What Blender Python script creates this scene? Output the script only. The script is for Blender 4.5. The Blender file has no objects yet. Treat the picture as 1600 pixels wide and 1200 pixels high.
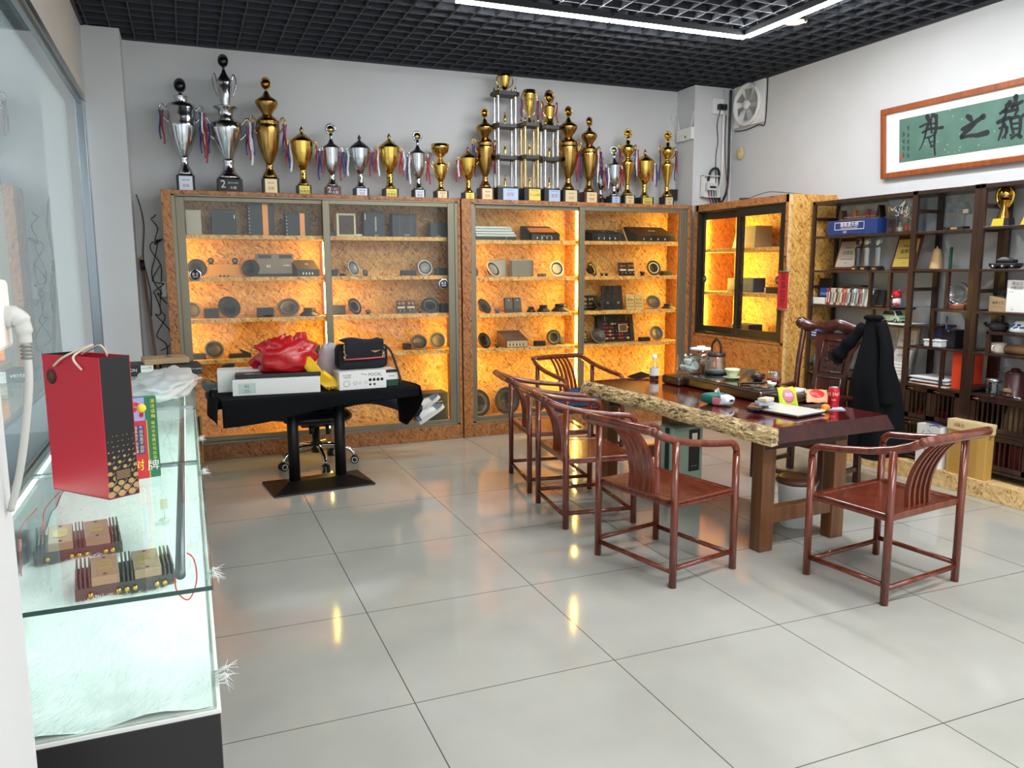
import bpy, bmesh, math, random
from mathutils import Matrix, Vector
random.seed(7)
PI = math.pi
scene = bpy.context.scene
C = scene.collection

# ---------------------------------------------------------------- camera
def look(yaw, pitch, roll):
    cy, sy, cp, sp = math.cos(yaw), math.sin(yaw), math.cos(pitch), math.sin(pitch)
    f = Vector((sy * cp, cy * cp, -sp)); r = Vector((cy, -sy, 0)); u = r.cross(f)
    cr, sr = math.cos(roll), math.sin(roll)
    r2 = r * cr + u * sr; u2 = u * cr - r * sr
    return Matrix((r2, u2, -f)).transposed()
cam_data = bpy.data.cameras.new('camera')
cam = bpy.data.objects.new('camera', cam_data); C.objects.link(cam)
cam_data.sensor_width = 36.0; cam_data.lens = 36.0 * 1237.6 / 1600.0
cam_data.clip_start = 0.05; cam_data.clip_end = 100
cam.matrix_world = Matrix.Translation((0, 0, 1.513)) @ look(0.3886, 0.1448, -0.0046).to_4x4()
scene.camera = cam

# ---------------------------------------------------------------- world, lights, exposure
scene.view_settings.view_transform = 'Standard'
scene.view_settings.look = 'None'
scene.view_settings.gamma = 1.0
scene.view_settings.use_curve_mapping = False
scene.view_settings.exposure = 0.0
world = bpy.data.worlds.new('daylight'); scene.world = world; world.use_nodes = True
world.node_tree.nodes['Background'].inputs[0].default_value = (0.86, 0.94, 1.0, 1)
world.node_tree.nodes['Background'].inputs[1].default_value = 1.9
def area(name, loc, rot, sx, sy, power, col):
    l = bpy.data.lights.new(name, 'AREA'); l.shape = 'RECTANGLE'; l.size = sx; l.size_y = sy
    l.energy = power; l.color = col
    o = bpy.data.objects.new(name, l); C.objects.link(o); o.location = loc; o.rotation_euler = rot
    return o
# unseen area light added overhead behind the camera to brighten the floor; daylight comes from the open shop front
area('added_fill_light', (2.6, -0.6, 3.2), (0, 0, 0), 3.6, 1.6, 160, (1, 0.98, 0.95))

# ---------------------------------------------------------------- helpers
def srgb(*c):
    if len(c) == 1: c = c[0]
    return tuple((x / 255 / 12.92 if x / 255 <= 0.04045 else ((x / 255 + 0.055) / 1.055) ** 2.4) for x in c) + (1,)
MATS = {}
def mat(name, col=(128, 128, 128), rough=0.5, metal=0.0, spec=0.5, coat=0.0, emit=None, es=0.0, var=0.0, vscale=12.0, bump=0.0, bscale=80.0, trans=0.0):
    if name in MATS: return MATS[name]
    m = bpy.data.materials.new(name); m.use_nodes = True; nt = m.node_tree; b = nt.nodes['Principled BSDF']
    c = srgb(col)
    b.inputs['Base Color'].default_value = c; b.inputs['Roughness'].default_value = rough
    b.inputs['Metallic'].default_value = metal; b.inputs['Specular IOR Level'].default_value = spec
    b.inputs['Coat Weight'].default_value = coat; b.inputs['Coat Roughness'].default_value = 0.08
    b.inputs['Transmission Weight'].default_value = trans
    if emit: b.inputs['Emission Color'].default_value = srgb(emit); b.inputs['Emission Strength'].default_value = es
    if var or bump:
        tc = nt.nodes.new('ShaderNodeTexCoord')
    if var:
        n = nt.nodes.new('ShaderNodeTexNoise'); n.inputs['Scale'].default_value = vscale; n.inputs['Detail'].default_value = 4
        nt.links.new(tc.outputs['Object'], n.inputs['Vector'])
        r = nt.nodes.new('ShaderNodeValToRGB')
        r.color_ramp.elements[0].position = 0.3; r.color_ramp.elements[1].position = 0.7
        r.color_ramp.elements[0].color = tuple(x * (1 - var) for x in c[:3]) + (1,)
        r.color_ramp.elements[1].color = tuple(min(1, x * (1 + var)) for x in c[:3]) + (1,)
        nt.links.new(n.outputs['Fac'], r.inputs['Fac']); nt.links.new(r.outputs['Color'], b.inputs['Base Color'])
    if bump:
        n2 = nt.nodes.new('ShaderNodeTexNoise'); n2.inputs['Scale'].default_value = bscale; n2.inputs['Detail'].default_value = 3
        nt.links.new(tc.outputs['Object'], n2.inputs['Vector'])
        bp = nt.nodes.new('ShaderNodeBump'); bp.inputs['Strength'].default_value = bump; bp.inputs['Distance'].default_value = 0.01
        nt.links.new(n2.outputs['Fac'], bp.inputs['Height']); nt.links.new(bp.outputs['Normal'], b.inputs['Normal'])
    MATS[name] = m
    return m
def glass_mat(name, tint=(255, 255, 255), refl=0.06, edge=0.6, rough=0.0):
    """thin clear glass: see-through with a fresnel reflection"""
    if name in MATS: return MATS[name]
    m = bpy.data.materials.new(name); m.use_nodes = True; nt = m.node_tree; nt.nodes.clear()
    out = nt.nodes.new('ShaderNodeOutputMaterial'); mx = nt.nodes.new('ShaderNodeMixShader')
    tr = nt.nodes.new('ShaderNodeBsdfTransparent'); tr.inputs[0].default_value = srgb(tint)
    gl = nt.nodes.new('ShaderNodeBsdfGlossy'); gl.inputs['Roughness'].default_value = rough; gl.inputs['Color'].default_value = (1, 1, 1, 1)
    lw = nt.nodes.new('ShaderNodeLayerWeight'); lw.inputs['Blend'].default_value = 0.5
    mr = nt.nodes.new('ShaderNodeMapRange'); mr.inputs['From Min'].default_value = 0.0; mr.inputs['From Max'].default_value = 1.0
    pw = nt.nodes.new('ShaderNodeMath'); pw.operation = 'POWER'; pw.inputs[1].default_value = 3.0
    mr.inputs['To Min'].default_value = refl; mr.inputs['To Max'].default_value = edge
    nt.links.new(lw.outputs['Facing'], pw.inputs[0]); nt.links.new(pw.outputs[0], mr.inputs['Value'])
    nt.links.new(mr.outputs[0], mx.inputs[0]); nt.links.new(tr.outputs[0], mx.inputs[1]); nt.links.new(gl.outputs[0], mx.inputs[2])
    nt.links.new(mx.outputs[0], out.inputs[0])
    MATS[name] = m
    return m
def osb_mat(name, dark, mid, light, rough=0.5, bump=0.15, scale=26.0):
    if name in MATS: return MATS[name]
    m = bpy.data.materials.new(name); m.use_nodes = True; nt = m.node_tree; b = nt.nodes['Principled BSDF']
    tc = nt.nodes.new('ShaderNodeTexCoord'); L = nt.links.new
    sx = nt.nodes.new('ShaderNodeSeparateXYZ'); L(tc.outputs['Object'], sx.inputs[0])
    ad = nt.nodes.new('ShaderNodeMath'); ad.operation = 'ADD'; L(sx.outputs[0], ad.inputs[0]); L(sx.outputs[1], ad.inputs[1])
    su = nt.nodes.new('ShaderNodeMath'); su.operation = 'SUBTRACT'; L(sx.outputs[0], su.inputs[0]); L(sx.outputs[1], su.inputs[1])
    zz = nt.nodes.new('ShaderNodeMath'); zz.operation = 'MULTIPLY_ADD'; L(su.outputs[0], zz.inputs[0]); zz.inputs[1].default_value = 0.6; L(sx.outputs[2], zz.inputs[2])
    cb = nt.nodes.new('ShaderNodeCombineXYZ'); L(ad.outputs[0], cb.inputs[0]); L(zz.outputs[0], cb.inputs[1])
    outs = []
    for k, rot in enumerate((0.35, 1.15, 2.0, 2.75)):                # strands lie in four directions
        mp = nt.nodes.new('ShaderNodeMapping'); mp.vector_type = 'TEXTURE'; mp.inputs['Rotation'].default_value = (0, 0, rot)
        mp.inputs['Scale'].default_value = (4.2, 1, 1); mp.inputs['Location'].default_value = (k * 3.1, k * 1.7, 0)
        L(cb.outputs[0], mp.inputs['Vector'])
        v = nt.nodes.new('ShaderNodeTexVoronoi'); v.inputs['Scale'].default_value = scale * 3.0; L(mp.outputs[0], v.inputs['Vector'])
        sp = nt.nodes.new('ShaderNodeSeparateColor'); L(v.outputs['Color'], sp.inputs[0]); outs.append(sp.outputs[0])
    n = nt.nodes.new('ShaderNodeTexNoise'); n.inputs['Scale'].default_value = 9; L(tc.outputs['Object'], n.inputs['Vector'])
    n.inputs['Scale'].default_value = 16
    def pick(x, y, th):
        g = nt.nodes.new('ShaderNodeMath'); g.operation = 'GREATER_THAN'; g.inputs[1].default_value = th; L(n.outputs['Fac'], g.inputs[0])
        q = nt.nodes.new('ShaderNodeMixRGB'); L(g.outputs[0], q.inputs[0]); L(x, q.inputs[1]); L(y, q.inputs[2]); return q.outputs[0]
    m2 = nt.nodes.new('ShaderNodeMixRGB'); m2.inputs[0].default_value = 0.38
    L(pick(pick(outs[0], outs[1], 0.44), outs[2], 0.55), m2.inputs[1]); L(outs[3], m2.inputs[2])
    r = nt.nodes.new('ShaderNodeValToRGB'); e = r.color_ramp.elements
    e[0].position = 0.1; e[0].color = srgb(dark); e[1].position = 0.8; e[1].color = srgb(light)
    k = e.new(0.26); k.color = srgb(mid); k2 = e.new(0.6); k2.color = tuple((a + c) / 2 for a, c in zip(srgb(mid), srgb(light)))
    L(m2.outputs[0], r.inputs['Fac']); L(r.outputs['Color'], b.inputs['Base Color']); b.inputs['Roughness'].default_value = rough
    bp = nt.nodes.new('ShaderNodeBump'); bp.inputs['Strength'].default_value = bump; bp.inputs['Distance'].default_value = 0.004
    L(m2.outputs[0], bp.inputs['Height']); L(bp.outputs['Normal'], b.inputs['Normal'])
    MATS[name] = m
    return m
def wood_mat(name, c1, c2, rough=0.25, coat=0.3, scale=3.0, axis=(8, 8, 0.6)):
    if name in MATS: return MATS[name]
    m = bpy.data.materials.new(name); m.use_nodes = True; nt = m.node_tree; b = nt.nodes['Principled BSDF']; L = nt.links.new
    tc = nt.nodes.new('ShaderNodeTexCoord'); mp = nt.nodes.new('ShaderNodeMapping'); mp.inputs['Scale'].default_value = axis
    L(tc.outputs['Object'], mp.inputs['Vector'])
    n = nt.nodes.new('ShaderNodeTexNoise'); n.inputs['Scale'].default_value = scale; n.inputs['Detail'].default_value = 6; n.inputs['Distortion'].default_value = 0.6
    L(mp.outputs[0], n.inputs['Vector'])
    r = nt.nodes.new('ShaderNodeValToRGB'); r.color_ramp.elements[0].position = 0.3; r.color_ramp.elements[1].position = 0.72
    r.color_ramp.elements[0].color = srgb(c1); r.color_ramp.elements[1].color = srgb(c2)
    L(n.outputs['Fac'], r.inputs['Fac']); L(r.outputs['Color'], b.inputs['Base Color'])
    b.inputs['Roughness'].default_value = rough; b.inputs['Coat Weight'].default_value = coat; b.inputs['Coat Roughness'].default_value = 0.1
    MATS[name] = m
    return m

_text_cache = {}
def text_geo(s):
    """the outline of a line of writing, centred, 1 unit high"""
    if s in _text_cache: return _text_cache[s]
    cu = bpy.data.curves.new('t', 'FONT'); cu.body = s; cu.resolution_u = 2
    cu.align_x = 'CENTER'; cu.align_y = 'CENTER'
    o = bpy.data.objects.new('t', cu); C.objects.link(o)
    dg = bpy.context.evaluated_depsgraph_get()
    me = bpy.data.meshes.new_from_object(o.evaluated_get(dg))
    vs = [tuple(v.co) for v in me.vertices]; fs = [tuple(p.vertices) for p in me.polygons]
    bpy.data.objects.remove(o); bpy.data.curves.remove(cu); bpy.data.meshes.remove(me)
    _text_cache[s] = (vs, fs)
    return vs, fs

_bev_cache = {}
class MB:
    def __init__(s): s.v = []; s.f = []; s.mi = []; s.mats = []; s.sm = []
    def add(s, vs, fs, m, smooth=False, M=None):
        if m not in s.mats: s.mats.append(m)
        k = s.mats.index(m); o = len(s.v)
        s.v += [tuple(M @ Vector(v)) for v in vs] if M is not None else [tuple(v) for v in vs]
        for f in fs: s.f.append(tuple(i + o for i in f)); s.mi.append(k); s.sm.append(smooth)
        return s
    def bx(s, x0, x1, y0, y1, z0, z1, m, bev=0.0, M=None, smooth=False):
        if bev <= 0:
            vs = [(x, y, z) for z in (z0, z1) for y in (y0, y1) for x in (x0, x1)]
            fs = [(0, 2, 3, 1), (4, 5, 7, 6), (0, 1, 5, 4), (2, 6, 7, 3), (0, 4, 6, 2), (1, 3, 7, 5)]
        else:
            sx, sy, sz = abs(x1 - x0), abs(y1 - y0), abs(z1 - z0); bev = min(bev, 0.45 * min(sx, sy, sz))
            key = (round(sx, 4), round(sy, 4), round(sz, 4), round(bev, 4))
            if key not in _bev_cache:
                bm = bmesh.new(); bmesh.ops.create_cube(bm, size=1)
                for v in bm.verts: v.co = (v.co.x * sx, v.co.y * sy, v.co.z * sz)
                bmesh.ops.bevel(bm, geom=bm.edges[:] , offset=bev, segments=2, affect='EDGES', profile=0.5)
                bm.verts.index_update()
                _bev_cache[key] = ([tuple(v.co) for v in bm.verts], [tuple(v.index for v in f.verts) for f in bm.faces]); bm.free()
            vs, fs = _bev_cache[key]; cx, cy, cz = (x0 + x1) / 2, (y0 + y1) / 2, (z0 + z1) / 2
            vs = [(a + cx, b + cy, c + cz) for a, b, c in vs]
        return s.add(vs, fs, m, smooth, M)
    def hexa(s, b, t, m):
        """eight corners: bottom four and top four, both counter-clockwise"""
        return s.add(list(b) + list(t), [(3, 2, 1, 0), (4, 5, 6, 7), (0, 1, 5, 4), (1, 2, 6, 5), (2, 3, 7, 6), (3, 0, 4, 7)], m)
    def tube(s, path, r, m, n=10, caps=True, smooth=True, flat=None):
        P = [Vector(p) for p in path]; k = len(P); R = r if isinstance(r, (list, tuple)) else [r] * k
        vs = []; fs = []; prev = None
        for i in range(k):
            if i == 0: t = P[1] - P[0]
            elif i == k - 1: t = P[-1] - P[-2]
            else: t = (P[i + 1] - P[i]).normalized() + (P[i] - P[i - 1]).normalized()
            t = t.normalized() if t.length > 1e-9 else Vector((0, 0, 1))
            if prev is None:
                a = Vector((0, 0, 1)) if abs(t.z) < 0.9 else Vector((1, 0, 0))
                u = t.cross(a).normalized()
            else:
                u = prev - t * prev.dot(t)
                u = u.normalized() if u.length > 1e-6 else t.orthogonal().normalized()
            prev = u; w = t.cross(u)
            fl = flat or (1, 1)
            for j in range(n):
                a = 2 * PI * j / n + (PI / n if n == 4 else 0)
                vs.append(P[i] + u * math.cos(a) * R[i] * fl[0] + w * math.sin(a) * R[i] * fl[1])
        for i in range(k - 1):
            for j in range(n):
                a, b = i * n + j, i * n + (j + 1) % n
                fs.append((a, b, b + n, a + n))
        if caps: fs.append(tuple(range(n - 1, -1, -1))); fs.append(tuple((k - 1) * n + j for j in range(n)))
        return s.add(vs, fs, m, smooth)
    def cyl(s, p0, p1, r, m, n=20, r2=None, smooth=True, caps=True):
        return s.tube([p0, p1], [r, r if r2 is None else r2], m, n, caps, smooth)
    def lathe(s, prof, m, n=24, M=None, sx=1.0, sy=1.0, flute=0, depth=0.0, smooth=True, close=True):
        vs = []; fs = []; k = len(prof)
        for r, z in prof:
            for j in range(n):
                a = 2 * PI * j / n; rr = r * (1 + (depth * math.cos(flute * a) if flute else 0))
                vs.append((rr * math.cos(a) * sx, rr * math.sin(a) * sy, z))
        for i in range(k - 1):
            for j in range(n):
                a, b = i * n + j, i * n + (j + 1) % n
                fs.append((a, b, b + n, a + n))
        if close:
            if prof[0][0] > 1e-6: fs.append(tuple(range(n - 1, -1, -1)))
            if prof[-1][0] > 1e-6: fs.append(tuple((k - 1) * n + j for j in range(n)))
        return s.add(vs, fs, m, smooth, M)
    def ball(s, c, r, m, n=14, k=8, sc=(1, 1, 1)):
        prof = [(math.sin(PI * i / k) * r, -math.cos(PI * i / k) * r) for i in range(k + 1)]
        M = Matrix.Translation(c) @ Matrix.Diagonal((sc[0], sc[1], sc[2], 1))
        return s.lathe(prof, m, n, M)
    def text(s, string, M, size, m, lift=0.0006, squeeze=1.0):
        vs, fs = text_geo(string)
        s.add([(x * size * squeeze, y * size, lift) for x, y, z in vs], fs, m, False, M)
        return s
    def prism(s, poly, z0, z1, m, M=None, smooth=False):
        n = len(poly); vs = [(x, y, z0) for x, y in poly] + [(x, y, z1) for x, y in poly]
        fs = [tuple(range(n - 1, -1, -1)), tuple(range(n, 2 * n))] + [(i, (i + 1) % n, (i + 1) % n + n, i + n) for i in range(n)]
        return s.add(vs, fs, m, smooth, M)
    def brush(s, pts, wid, m, M, z=0.0):
        """a flat brush stroke of changing width"""
        k = len(pts); vs = []; fs = []
        for i, (x, y) in enumerate(pts):
            a = Vector(pts[max(0, i - 1)]); b = Vector(pts[min(k - 1, i + 1)]); t = (b - a).normalized(); q = Vector((-t.y, t.x)) * wid[i] / 2
            vs += [(x + q.x, y + q.y, z), (x - q.x, y - q.y, z)]
        for i in range(k - 1): fs.append((2 * i, 2 * i + 1, 2 * i + 3, 2 * i + 2))
        for e, i in ((0, 0), (1, k - 1)):
            c = len(vs); vs.append((pts[i][0], pts[i][1], z)); ring = []
            for j in range(10):
                ring.append(len(vs)); vs.append((pts[i][0] + math.cos(j * PI / 5) * wid[i] / 2, pts[i][1] + math.sin(j * PI / 5) * wid[i] / 2, z))
            for j in range(10): fs.append((c, ring[j], ring[(j + 1) % 10]))
        return s.add(vs, fs, m, False, M)
    def sheet(s, fn, nu, nv, m, thick=0.0, smooth=True):
        """a surface fn(u, v); with a thickness it gets a second skin and closed rims"""
        top = [Vector(fn(i / nu, j / nv)) for j in range(nv + 1) for i in range(nu + 1)]
        W = nu + 1; fs = [(j * W + i, j * W + i + 1, (j + 1) * W + i + 1, (j + 1) * W + i) for j in range(nv) for i in range(nu)]
        if thick:
            nrm = [Vector((0, 0, 0)) for _ in top]
            for f in fs:
                q = (top[f[1]] - top[f[0]]).cross(top[f[3]] - top[f[0]])
                for i in f: nrm[i] += q
            n0 = len(top); bot = [p - q.normalized() * thick if q.length else p for p, q in zip(top, nrm)]
            f2 = [tuple(i + n0 for i in reversed(f)) for f in fs]
            rim = [i for i in range(W)] + [j * W + nu for j in range(1, nv + 1)] + [nv * W + i for i in range(nu - 1, -1, -1)] + [j * W for j in range(nv - 1, 0, -1)]
            f3 = [(rim[i], rim[i] + n0, rim[(i + 1) % len(rim)] + n0, rim[(i + 1) % len(rim)]) for i in range(len(rim))]
            return s.add(top + bot, fs + f2 + f3, m, smooth)
        return s.add(top, fs, m, smooth)
    def build(s, name, parent=None, loc=None, rot=None, label=None):
        me = bpy.data.meshes.new(name); me.from_pydata(s.v, [], s.f)
        for m in s.mats: me.materials.append(m)
        me.polygons.foreach_set('material_index', s.mi); me.polygons.foreach_set('use_smooth', s.sm); me.update()
        o = bpy.data.objects.new(name, me); C.objects.link(o)
        if parent: o.parent = parent
        if loc is not None: o.location = loc
        if rot is not None: o.rotation_euler = rot
        if label: o['label'] = label
        return o
def tag(o, label, cat, group=None):
    o['label'] = label; o['category'] = cat
    if group: o['group'] = group
    return o
def thing(name, label, cat, loc=(0, 0, 0), rz=0.0, group=None, rot=None):
    o = bpy.data.objects.new(name, None); C.objects.link(o); o.location = loc
    o.rotation_euler = rot if rot else (0, 0, rz); o.empty_display_size = 0.05
    return tag(o, label, cat, group)
def struct(o): o['kind'] = 'structure'; return o
def copy_tree(o, parent=None):
    c = o.copy(); C.objects.link(c)
    if parent: c.parent = parent
    for ch in list(o.children): copy_tree(ch, c)
    return c
def bez(pts, n=8):
    """a smooth curve through the points"""
    P = [Vector(p) for p in pts]; out = []
    for i in range(len(P) - 1):
        p0 = P[max(0, i - 1)]; p1 = P[i]; p2 = P[i + 1]; p3 = P[min(len(P) - 1, i + 2)]
        for k in range(n):
            t = k / n
            out.append(0.5 * ((2 * p1) + (p2 - p0) * t + (2 * p0 - 5 * p1 + 4 * p2 - p3) * t * t + (3 * p1 - p0 - 3 * p2 + p3) * t ** 3))
    out.append(P[-1]); return out
# writing on faces: local x to the reader's right, local y up
def face_front(x, y, z): return Matrix.Translation((x, y, z)) @ Matrix.Rotation(PI / 2, 4, 'X')            # faces -Y
def face_left(x, y, z): return Matrix.Translation((x, y, z)) @ Matrix.Rotation(-PI / 2, 4, 'Z') @ Matrix.Rotation(PI / 2, 4, 'X')   # faces -X
def face_right(x, y, z): return Matrix.Translation((x, y, z)) @ Matrix.Rotation(PI / 2, 4, 'Z') @ Matrix.Rotation(PI / 2, 4, 'X')   # faces +X

# ---------------------------------------------------------------- materials
WALL = mat('painted_wall', (205, 206, 206), 0.75, var=0.03, vscale=2.0, bump=0.03, bscale=120)
OSB = osb_mat('strand_board', (150, 92, 32), (212, 148, 68), (242, 196, 112), scale=27.0)
OSBD = osb_mat('stained_strand_board', (104, 58, 26), (150, 92, 46), (186, 128, 76), 0.4, scale=27.0)
OSBP = osb_mat('pale_strand_board', (164, 124, 74), (216, 178, 116), (238, 208, 152), scale=27.0)
ALU = mat('bronze_aluminium', (134, 128, 110), 0.42, 0.6)
ALUD = mat('dark_aluminium', (62, 60, 54), 0.4, 0.7)
STEEL = mat('brushed_aluminium', (150, 158, 164), 0.3, 0.9)
CLEAR = glass_mat('clear_glass', (253, 255, 254), 0.018, 0.3)
TABLEGLASS = glass_mat('green_glass', (249, 254, 252), 0.03, 0.35)
CRYSTAL = glass_mat('crystal', (238, 244, 246), 0.12, 0.8)
WARMLED = mat('warm_led', (255, 200, 110), emit=(255, 220, 104), es=95.0)
WARMLEDB = mat('bright_warm_led', (255, 200, 110), emit=(255, 220, 104), es=430.0)
COOLLED = mat('white_led', (255, 255, 255), emit=(250, 252, 255), es=130.0)
ROSE = wood_mat('rosewood', (86, 31, 17), (128, 58, 34), 0.24, 0.5)
ROSED = wood_mat('dark_rosewood', (46, 17, 13), (84, 33, 24), 0.28, 0.4)
TABLEWOOD = wood_mat('lacquered_table_wood', (74, 16, 14), (98, 26, 20), 0.08, 0.8)
LEGWOOD = wood_mat('table_leg_wood', (84, 48, 22), (128, 80, 42), 0.3, 0.3)
SHELFWOOD = wood_mat('dark_walnut', (34, 20, 16), (62, 40, 32), 0.35, 0.2)
BLACK = mat('black_plastic', (22, 22, 24), 0.42)
BLACKM = mat('black_metal', (26, 26, 27), 0.45, 0.3, bump=0.05, bscale=300)
BLACKCLOTH = mat('black_cloth', (15, 16, 19), 0.92, spec=0.15, bump=0.2, bscale=60)
RUBBER = mat('rubber', (30, 29, 28), 0.6)
CONE = mat('speaker_cone', (58, 52, 46), 0.55, var=0.1, vscale=60)
GOLD = mat('polished_gold', (226, 184, 92), 0.16, 1.0)
DGOLD = mat('antique_gold', (176, 138, 76), 0.2, 1.0)
SILVER = mat('polished_silver', (200, 202, 206), 0.14, 1.0)
PEWTER = mat('pewter', (70, 70, 74), 0.3, 0.9)
WHITE = mat('white_plastic', (232, 232, 228), 0.4)
PAPER = mat('white_paper', (236, 236, 232), 0.7)
INK = mat('black_ink', (24, 24, 26), 0.6)
WHITEINK = mat('white_ink', (238, 238, 236), 0.6)
CARDBOARD = mat('kraft_card', (176, 146, 110), 0.8, var=0.05)
REDPAPER = mat('red_paper', (204, 26, 52), 0.42)
REDR = mat('red_ribbon', (140, 16, 28), 0.5); BLUER = mat('blue_ribbon', (24, 38, 104), 0.5); WHITER = mat('white_ribbon', (222, 222, 226), 0.5)
CHROME = mat('chrome', (205, 205, 205), 0.1, 1.0)
NAVY = mat('navy_blue_card', (24, 52, 110), 0.5)

# ================================================================ the room
floor_m = bpy.data.materials.new('polished_floor_tile'); floor_m.use_nodes = True
def _floor():
    nt = floor_m.node_tree; b = nt.nodes['Principled BSDF']; L = nt.links.new
    tc = nt.nodes.new('ShaderNodeTexCoord'); sp = nt.nodes.new('ShaderNodeSeparateXYZ'); L(tc.outputs['Object'], sp.inputs[0])
    ds = []
    for ax, off, size in ((0, 0.664, 0.8), (1, 4.949, 0.8044)):
        a = nt.nodes.new('ShaderNodeMath'); a.operation = 'SUBTRACT'; L(sp.outputs[ax], a.inputs[0]); a.inputs[1].default_value = off - size * 40
        d = nt.nodes.new('ShaderNodeMath'); d.operation = 'PINGPONG'; L(a.outputs[0], d.inputs[0]); d.inputs[1].default_value = size / 2
        ds.append(d)
    mn = nt.nodes.new('ShaderNodeMath'); mn.operation = 'MINIMUM'; L(ds[0].outputs[0], mn.inputs[0]); L(ds[1].outputs[0], mn.inputs[1])
    lt = nt.nodes.new('ShaderNodeMath'); lt.operation = 'LESS_THAN'; L(mn.outputs[0], lt.inputs[0]); lt.inputs[1].default_value = 0.0021
    n = nt.nodes.new('ShaderNodeTexNoise'); n.inputs['Scale'].default_value = 1.6; n.inputs['Detail'].default_value = 5; L(tc.outputs['Object'], n.inputs['Vector'])
    r = nt.nodes.new('ShaderNodeValToRGB'); r.color_ramp.elements[0].color = srgb(166, 166, 158); r.color_ramp.elements[1].color = srgb(184, 184, 176)
    r.color_ramp.elements[0].position = 0.3; r.color_ramp.elements[1].position = 0.7
    L(n.outputs['Fac'], r.inputs['Fac'])
    mx = nt.nodes.new('ShaderNodeMixRGB'); L(lt.outputs[0], mx.inputs[0]); L(r.outputs['Color'], mx.inputs[1]); mx.inputs[2].default_value = srgb(84, 84, 78)
    L(mx.outputs[0], b.inputs['Base Color']); b.inputs['Roughness'].default_value = 0.09; b.inputs['Specular IOR Level'].default_value = 0.6
_floor()
struct(MB().bx(-0.75, 5.3, -3.4, 7.2, -0.1, 0.0, floor_m).build('floor'))
struct(MB().bx(-0.62, 5.3, 7.02, 7.17, 0, 3.95, WALL).build('wall_back'))
struct(MB().bx(5.13, 5.28, -3.4, 7.02, 0, 3.95, WALL).build('wall_right'))
DARKCEIL = mat('black_painted_slab', (20, 21, 25), 0.9)
struct(MB().bx(-0.75, 5.28, -3.4, 7.17, 3.95, 4.05, DARKCEIL).build('ceiling'))
# left wall: a lintel over the glass, a low wall below the counter, solid wall behind the near column
lw = MB(); lw.bx(-0.72, -0.585, -3.4, 7.02, 2.72, 3.95, WALL); lw.bx(-0.72, -0.61, 1.2, 6.5, 0, 0.62, WALL)
lw.bx(-0.72, -0.585, -3.4, 1.0, 0, 2.72, WALL)
struct(lw.build('wall_left'))
struct(MB().bx(-0.72, -0.335, 6.72, 7.02, 0, 3.26, WALL).build('wall_left_pilaster'))
struct(MB().bx(-0.585, -0.2465, 0.9, 1.28, 0, 3.26, WALL).build('wall_left_column'))
struct(MB().bx(4.68, 5.13, 6.72, 7.02, 2.115, 3.26, WALL).bx(4.70, 5.13, 6.74, 7.02, 0, 2.115, WALL).build('wall_right_column'))
# the open-cell ceiling grid
GRID = mat('black_ceiling_grid', (56, 60, 68), 0.7)
gm = MB()
x = -0.243 - 2 * 0.148
while x < 5.12:
    gm.bx(x - 0.005, x + 0.005, -1.2, 7.018, 3.262, 3.305, GRID); x += 0.148
y = 6.985
while y > -1.2:
    gm.bx(-0.583, 5.128, y - 0.005, y + 0.005, 3.2625, 3.3045, GRID); y -= 0.1525
gm.bx(-0.583, 5.128, 7.0, 7.018, 3.255, 3.31, GRID); gm.bx(5.11, 5.128, -1.2, 7.0, 3.255, 3.31, GRID)
gm.bx(-0.583, -0.565, -1.2, 7.0, 3.255, 3.31, GRID)
struct(gm.build('ceiling_grid'))
# window along the counter
OUTW = mat('pale_render', (232, 236, 236), 0.9)
w = thing('window_1', 'glass wall', 'window'); del w['label']; del w['category']; struct(w)
MIRR = glass_mat('dark_window_glass', (240, 247, 246), 0.42, 0.85)
MB().bx(-0.612, -0.604, 1.22, 6.47, 0.64, 2.70, MIRR).build('window_glass', w)
fr = MB().bx(-0.63, -0.575, 1.22, 6.5, 2.685, 2.735, STEEL, 0.004).bx(-0.622, -0.592, 1.22, 6.5, 2.66, 2.69, STEEL, 0.003)
fr.bx(-0.635, -0.575, 6.43, 6.53, 0.62, 2.69, STEEL, 0.006).bx(-0.6, -0.57, 6.455, 6.475, 0.62, 2.69, STEEL, 0.003).bx(-0.63, -0.59, 1.22, 6.5, 0.62, 0.655, STEEL, 0.003)
fr.bx(-0.5749, -0.574, 6.477, 6.51, 0.62, 2.66, ALUD)
fr.build('window_frame', w)
struct(MB().bx(-2.4, -2.3, 0, 8.5, 0, 4, OUTW).bx(-2.4, -0.72, -3.4, 8.5, -0.1, 0.0, OUTW).build('wall_outside'))
# the strand-board plinth under the right-hand shelf
struct(MB().bx(4.762, 5.13, 0.6, 5.26, 0, 0.118, OSBP, 0.004).build('trim_1'))

# ceiling light: a ring of white linear lamps hung just below the grid
def lamp(x0, x1, y0, y1, label):
    t = thing('linear_ceiling_lamp', label, 'ceiling lamp', ((x0 + x1) / 2, (y0 + y1) / 2, 3.2), group='white linear lamps forming the ceiling ring')
    hx, hy = (x1 - x0) / 2, (y1 - y0) / 2
    MB().bx(-hx, hx, -hy, hy, 0.012, 0.055, BLACKM, 0.003).build('housing', t)
    MB().bx(-hx + 0.004, hx - 0.004, -hy + 0.004, hy - 0.004, 0.0, 0.0125, COOLLED).build('diffuser', t)
    a, b = (0.8 * hx, 0) if hx > hy else (0, 0.8 * hy)
    for q in (-1, 1): MB().cyl((q * a, q * b, 0.055), (q * a, q * b, 0.11), 0.003, STEEL, 6).build('hanger', t)
yb, xb = 5.09, 3.97
lamp(1.71, 2.83, yb - 0.025, yb + 0.025, 'white linear lamp parallel to back wall, left of the joint')
lamp(2.84, xb, yb - 0.025, yb + 0.025, 'white linear lamp parallel to back wall, right end at corner')
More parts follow.
